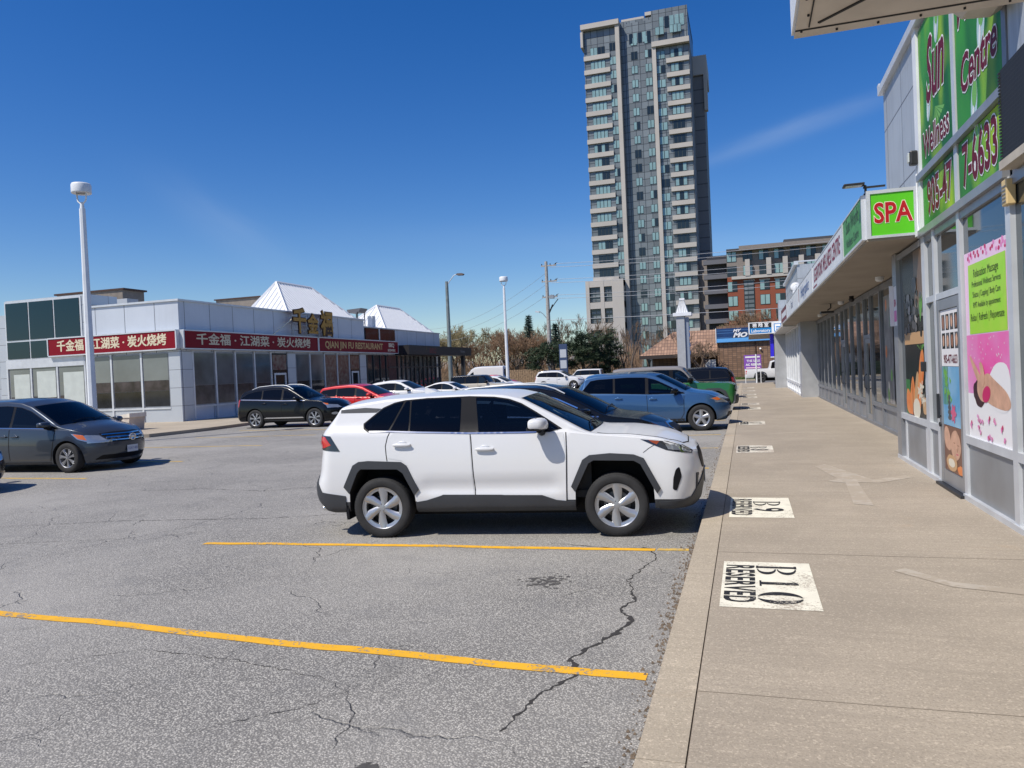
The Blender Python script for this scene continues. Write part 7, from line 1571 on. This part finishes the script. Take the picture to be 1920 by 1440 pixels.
car(gen('suv', top=[(-2.2, 1.3), (-1.9, 1.45), (-1.3, 1.52), (-.5, 1.55), (0, 1.53), (.35, 1.45), (.8, 1.24), (1.15, 1.07), (1.3, 1.03), (1.75, .98), (2.05, .9), (2.25, .74)], belt=[(-2.2, 1.03), (-1.2, 1.0), (0, .95), (.9, .93), (1.3, .92), (1.9, .86), (2.25, .70)], xf=2.25, xr=-2.2, mirror=(.66, 1.03)), 'parked_car', 'bright red hatchback behind the black SUV', 'car', (-17.1, 32.0), R(0), REDP, MIDGRP, low_detail=True, scale=1.06)
HRV = gen('suv', top=[(-2.2, 1.2), (-1.9, 1.42), (-1.4, 1.55), (-.6, 1.63), (0, 1.62), (.35, 1.54), (.8, 1.32), (1.15, 1.15), (1.3, 1.11), (1.75, 1.07), (2.05, .99), (2.25, .80)], xf=2.25, xr=-2.2, glass=(-1.75, .95), fin=-1.2, mirmat=WHITEP)
car(HRV, 'parked_car', 'white crossover with a coupe roofline, right of the red hatchback', 'car', (-18.6, 39.2), R(0), WHITEP, MIDGRP, low_detail=True, scale=1.04)
car(gen('sedan', mirmat=WHITEP), 'parked_car', 'white sedan with a low sloping roof in the middle row', 'car', (-18.0, 44.8), R(0), WHITEP, MIDGRP, low_detail=True)
dd_, dv_, _b = car(gen('boxy', mirmat=TRIM, topmat=(1.21, .42, BLACKP)), 'parked_car', 'sand coloured off-roader with a black roof in the middle row', 'car', (-17.85, 50.6), R(0), BEIP, MIDGRP, low_detail=True, scale=.97)
car(HRV, 'parked_car', 'white crossover behind the sand coloured off-roader', 'car', (-18.6, 56.4), R(0), WHITEP, MIDGRP, low_detail=True)
car(gen('sedan'), 'parked_car', 'black sedan whose nose just enters at the left edge', 'car', (-16.15, 10.6), R(0), BLACKP, MIDGRP)
car(gen('suv'), 'parked_car', 'red car whose roof shows behind the slate minivan', 'car', (-28.2, 21.5), R(0), paint('dark_red_paint', (.25, .012, .015), .2, .3), None, low_detail=True)
STG = 'vehicles on the street and far lot edge'
car(gen('suv', rails=(-1.6, .3), mirmat=WHITEP, fin=None), 'parked_car', 'white SUV on the street below the utility pole', 'car', (-17.1, 71.0), R(0), WHITEP, STG, low_detail=True, scale=1.08)
car(gen('suv'), 'parked_car', 'red car on the street beside the far lamp post', 'car', (-23.2, 70.0), R(0), REDP, STG, low_detail=True)
car(gen('boxy', mirmat=WHITEP), 'parked_car', 'white boxy off-roader beneath the dark pine', 'car', (-16.5, 84.0-6), R(180), WHITEP, STG, low_detail=True)
WV = gen('suv', xf=2.7, xr=-2.8, wf=1.75, wr=-1.7, W=1.0, tumble=.08, crown=.08, R=.36, low=.3, top=[(-2.8, 2.45), (-2.5, 2.52), (0, 2.55), (.8, 2.5), (1.2, 2.3), (1.7, 1.75), (2.0, 1.38), (2.3, 1.25), (2.7, 1.0)], belt=[(-2.8, 1.25), (1.5, 1.2), (2.1, 1.12), (2.7, .95)], glass=(.75, 1.85), glass_top=(.8, 1.5), pillars=[], header=.35, kick=.3, ws=(1.25, 1.98), mirror=(1.55, 1.45), rsz=(1.5, 2.2), doors=[dict(seam=[(.7, 1.25), (.7, .4)], poly=[(.72, .4), (.72, 1.2), (1.6, 1.2), (1.3, .4)], handle=(.85, 1.05))], doors2=None, mirmat=TRIM)
car(WV, 'delivery_van', 'white high-roof delivery van beyond the middle row', 'van', (-25.6, 73.0), R(180), WHITEP, STG, low_detail=True)
# white pickup on the street at the right
PK = gen('boxy', xf=3.0, xr=-2.9, wf=2.0, wr=-1.65, R=.42, W=1.0, low=.45, top=[(-2.9, 1.22), (-1.02, 1.22), (-1.0, 1.22), (-.88, 1.80), (-.5, 1.90), (.6, 1.90), (.9, 1.80), (1.5, 1.36), (1.7, 1.30), (2.6, 1.25), (3.0, 1.1)], belt=[(-2.9, 1.16), (0, 1.2), (1.6, 1.2), (3.0, 1.05)], glass=(-.8, 1.3), glass_top=(-.7, .8), pillars=[(.0, .1)], ws=(.95, 1.5), mirror=(1.2, 1.35), mirmat=WHITEP, kick=.1, rimmat=RIMD, panels=[('fender_trim', 'side', rounded([(-2.22, .45), (-2.08, .86), (-1.85, .98), (-1.45, .98), (-1.22, .86), (-1.08, .45), (-1.16, .45), (-1.3, .82), (-1.5, .90), (-1.8, .90), (-2.0, .82), (-2.14, .45)], .03), CLAD, .03)], doors=[], lights=[('tail_light', [('side', [(-2.95, 1.1), (-2.70, 1.1), (-2.76, .78), (-2.95, .76)], LRED, .008)])])
PK.pop('rsz', None)
car(PK, 'pickup_truck', 'white pickup truck crossing on the street at the end of the walkway', 'pickup truck', (2.75, 66.6), R(0), WHITEP, STG, low_detail=True)
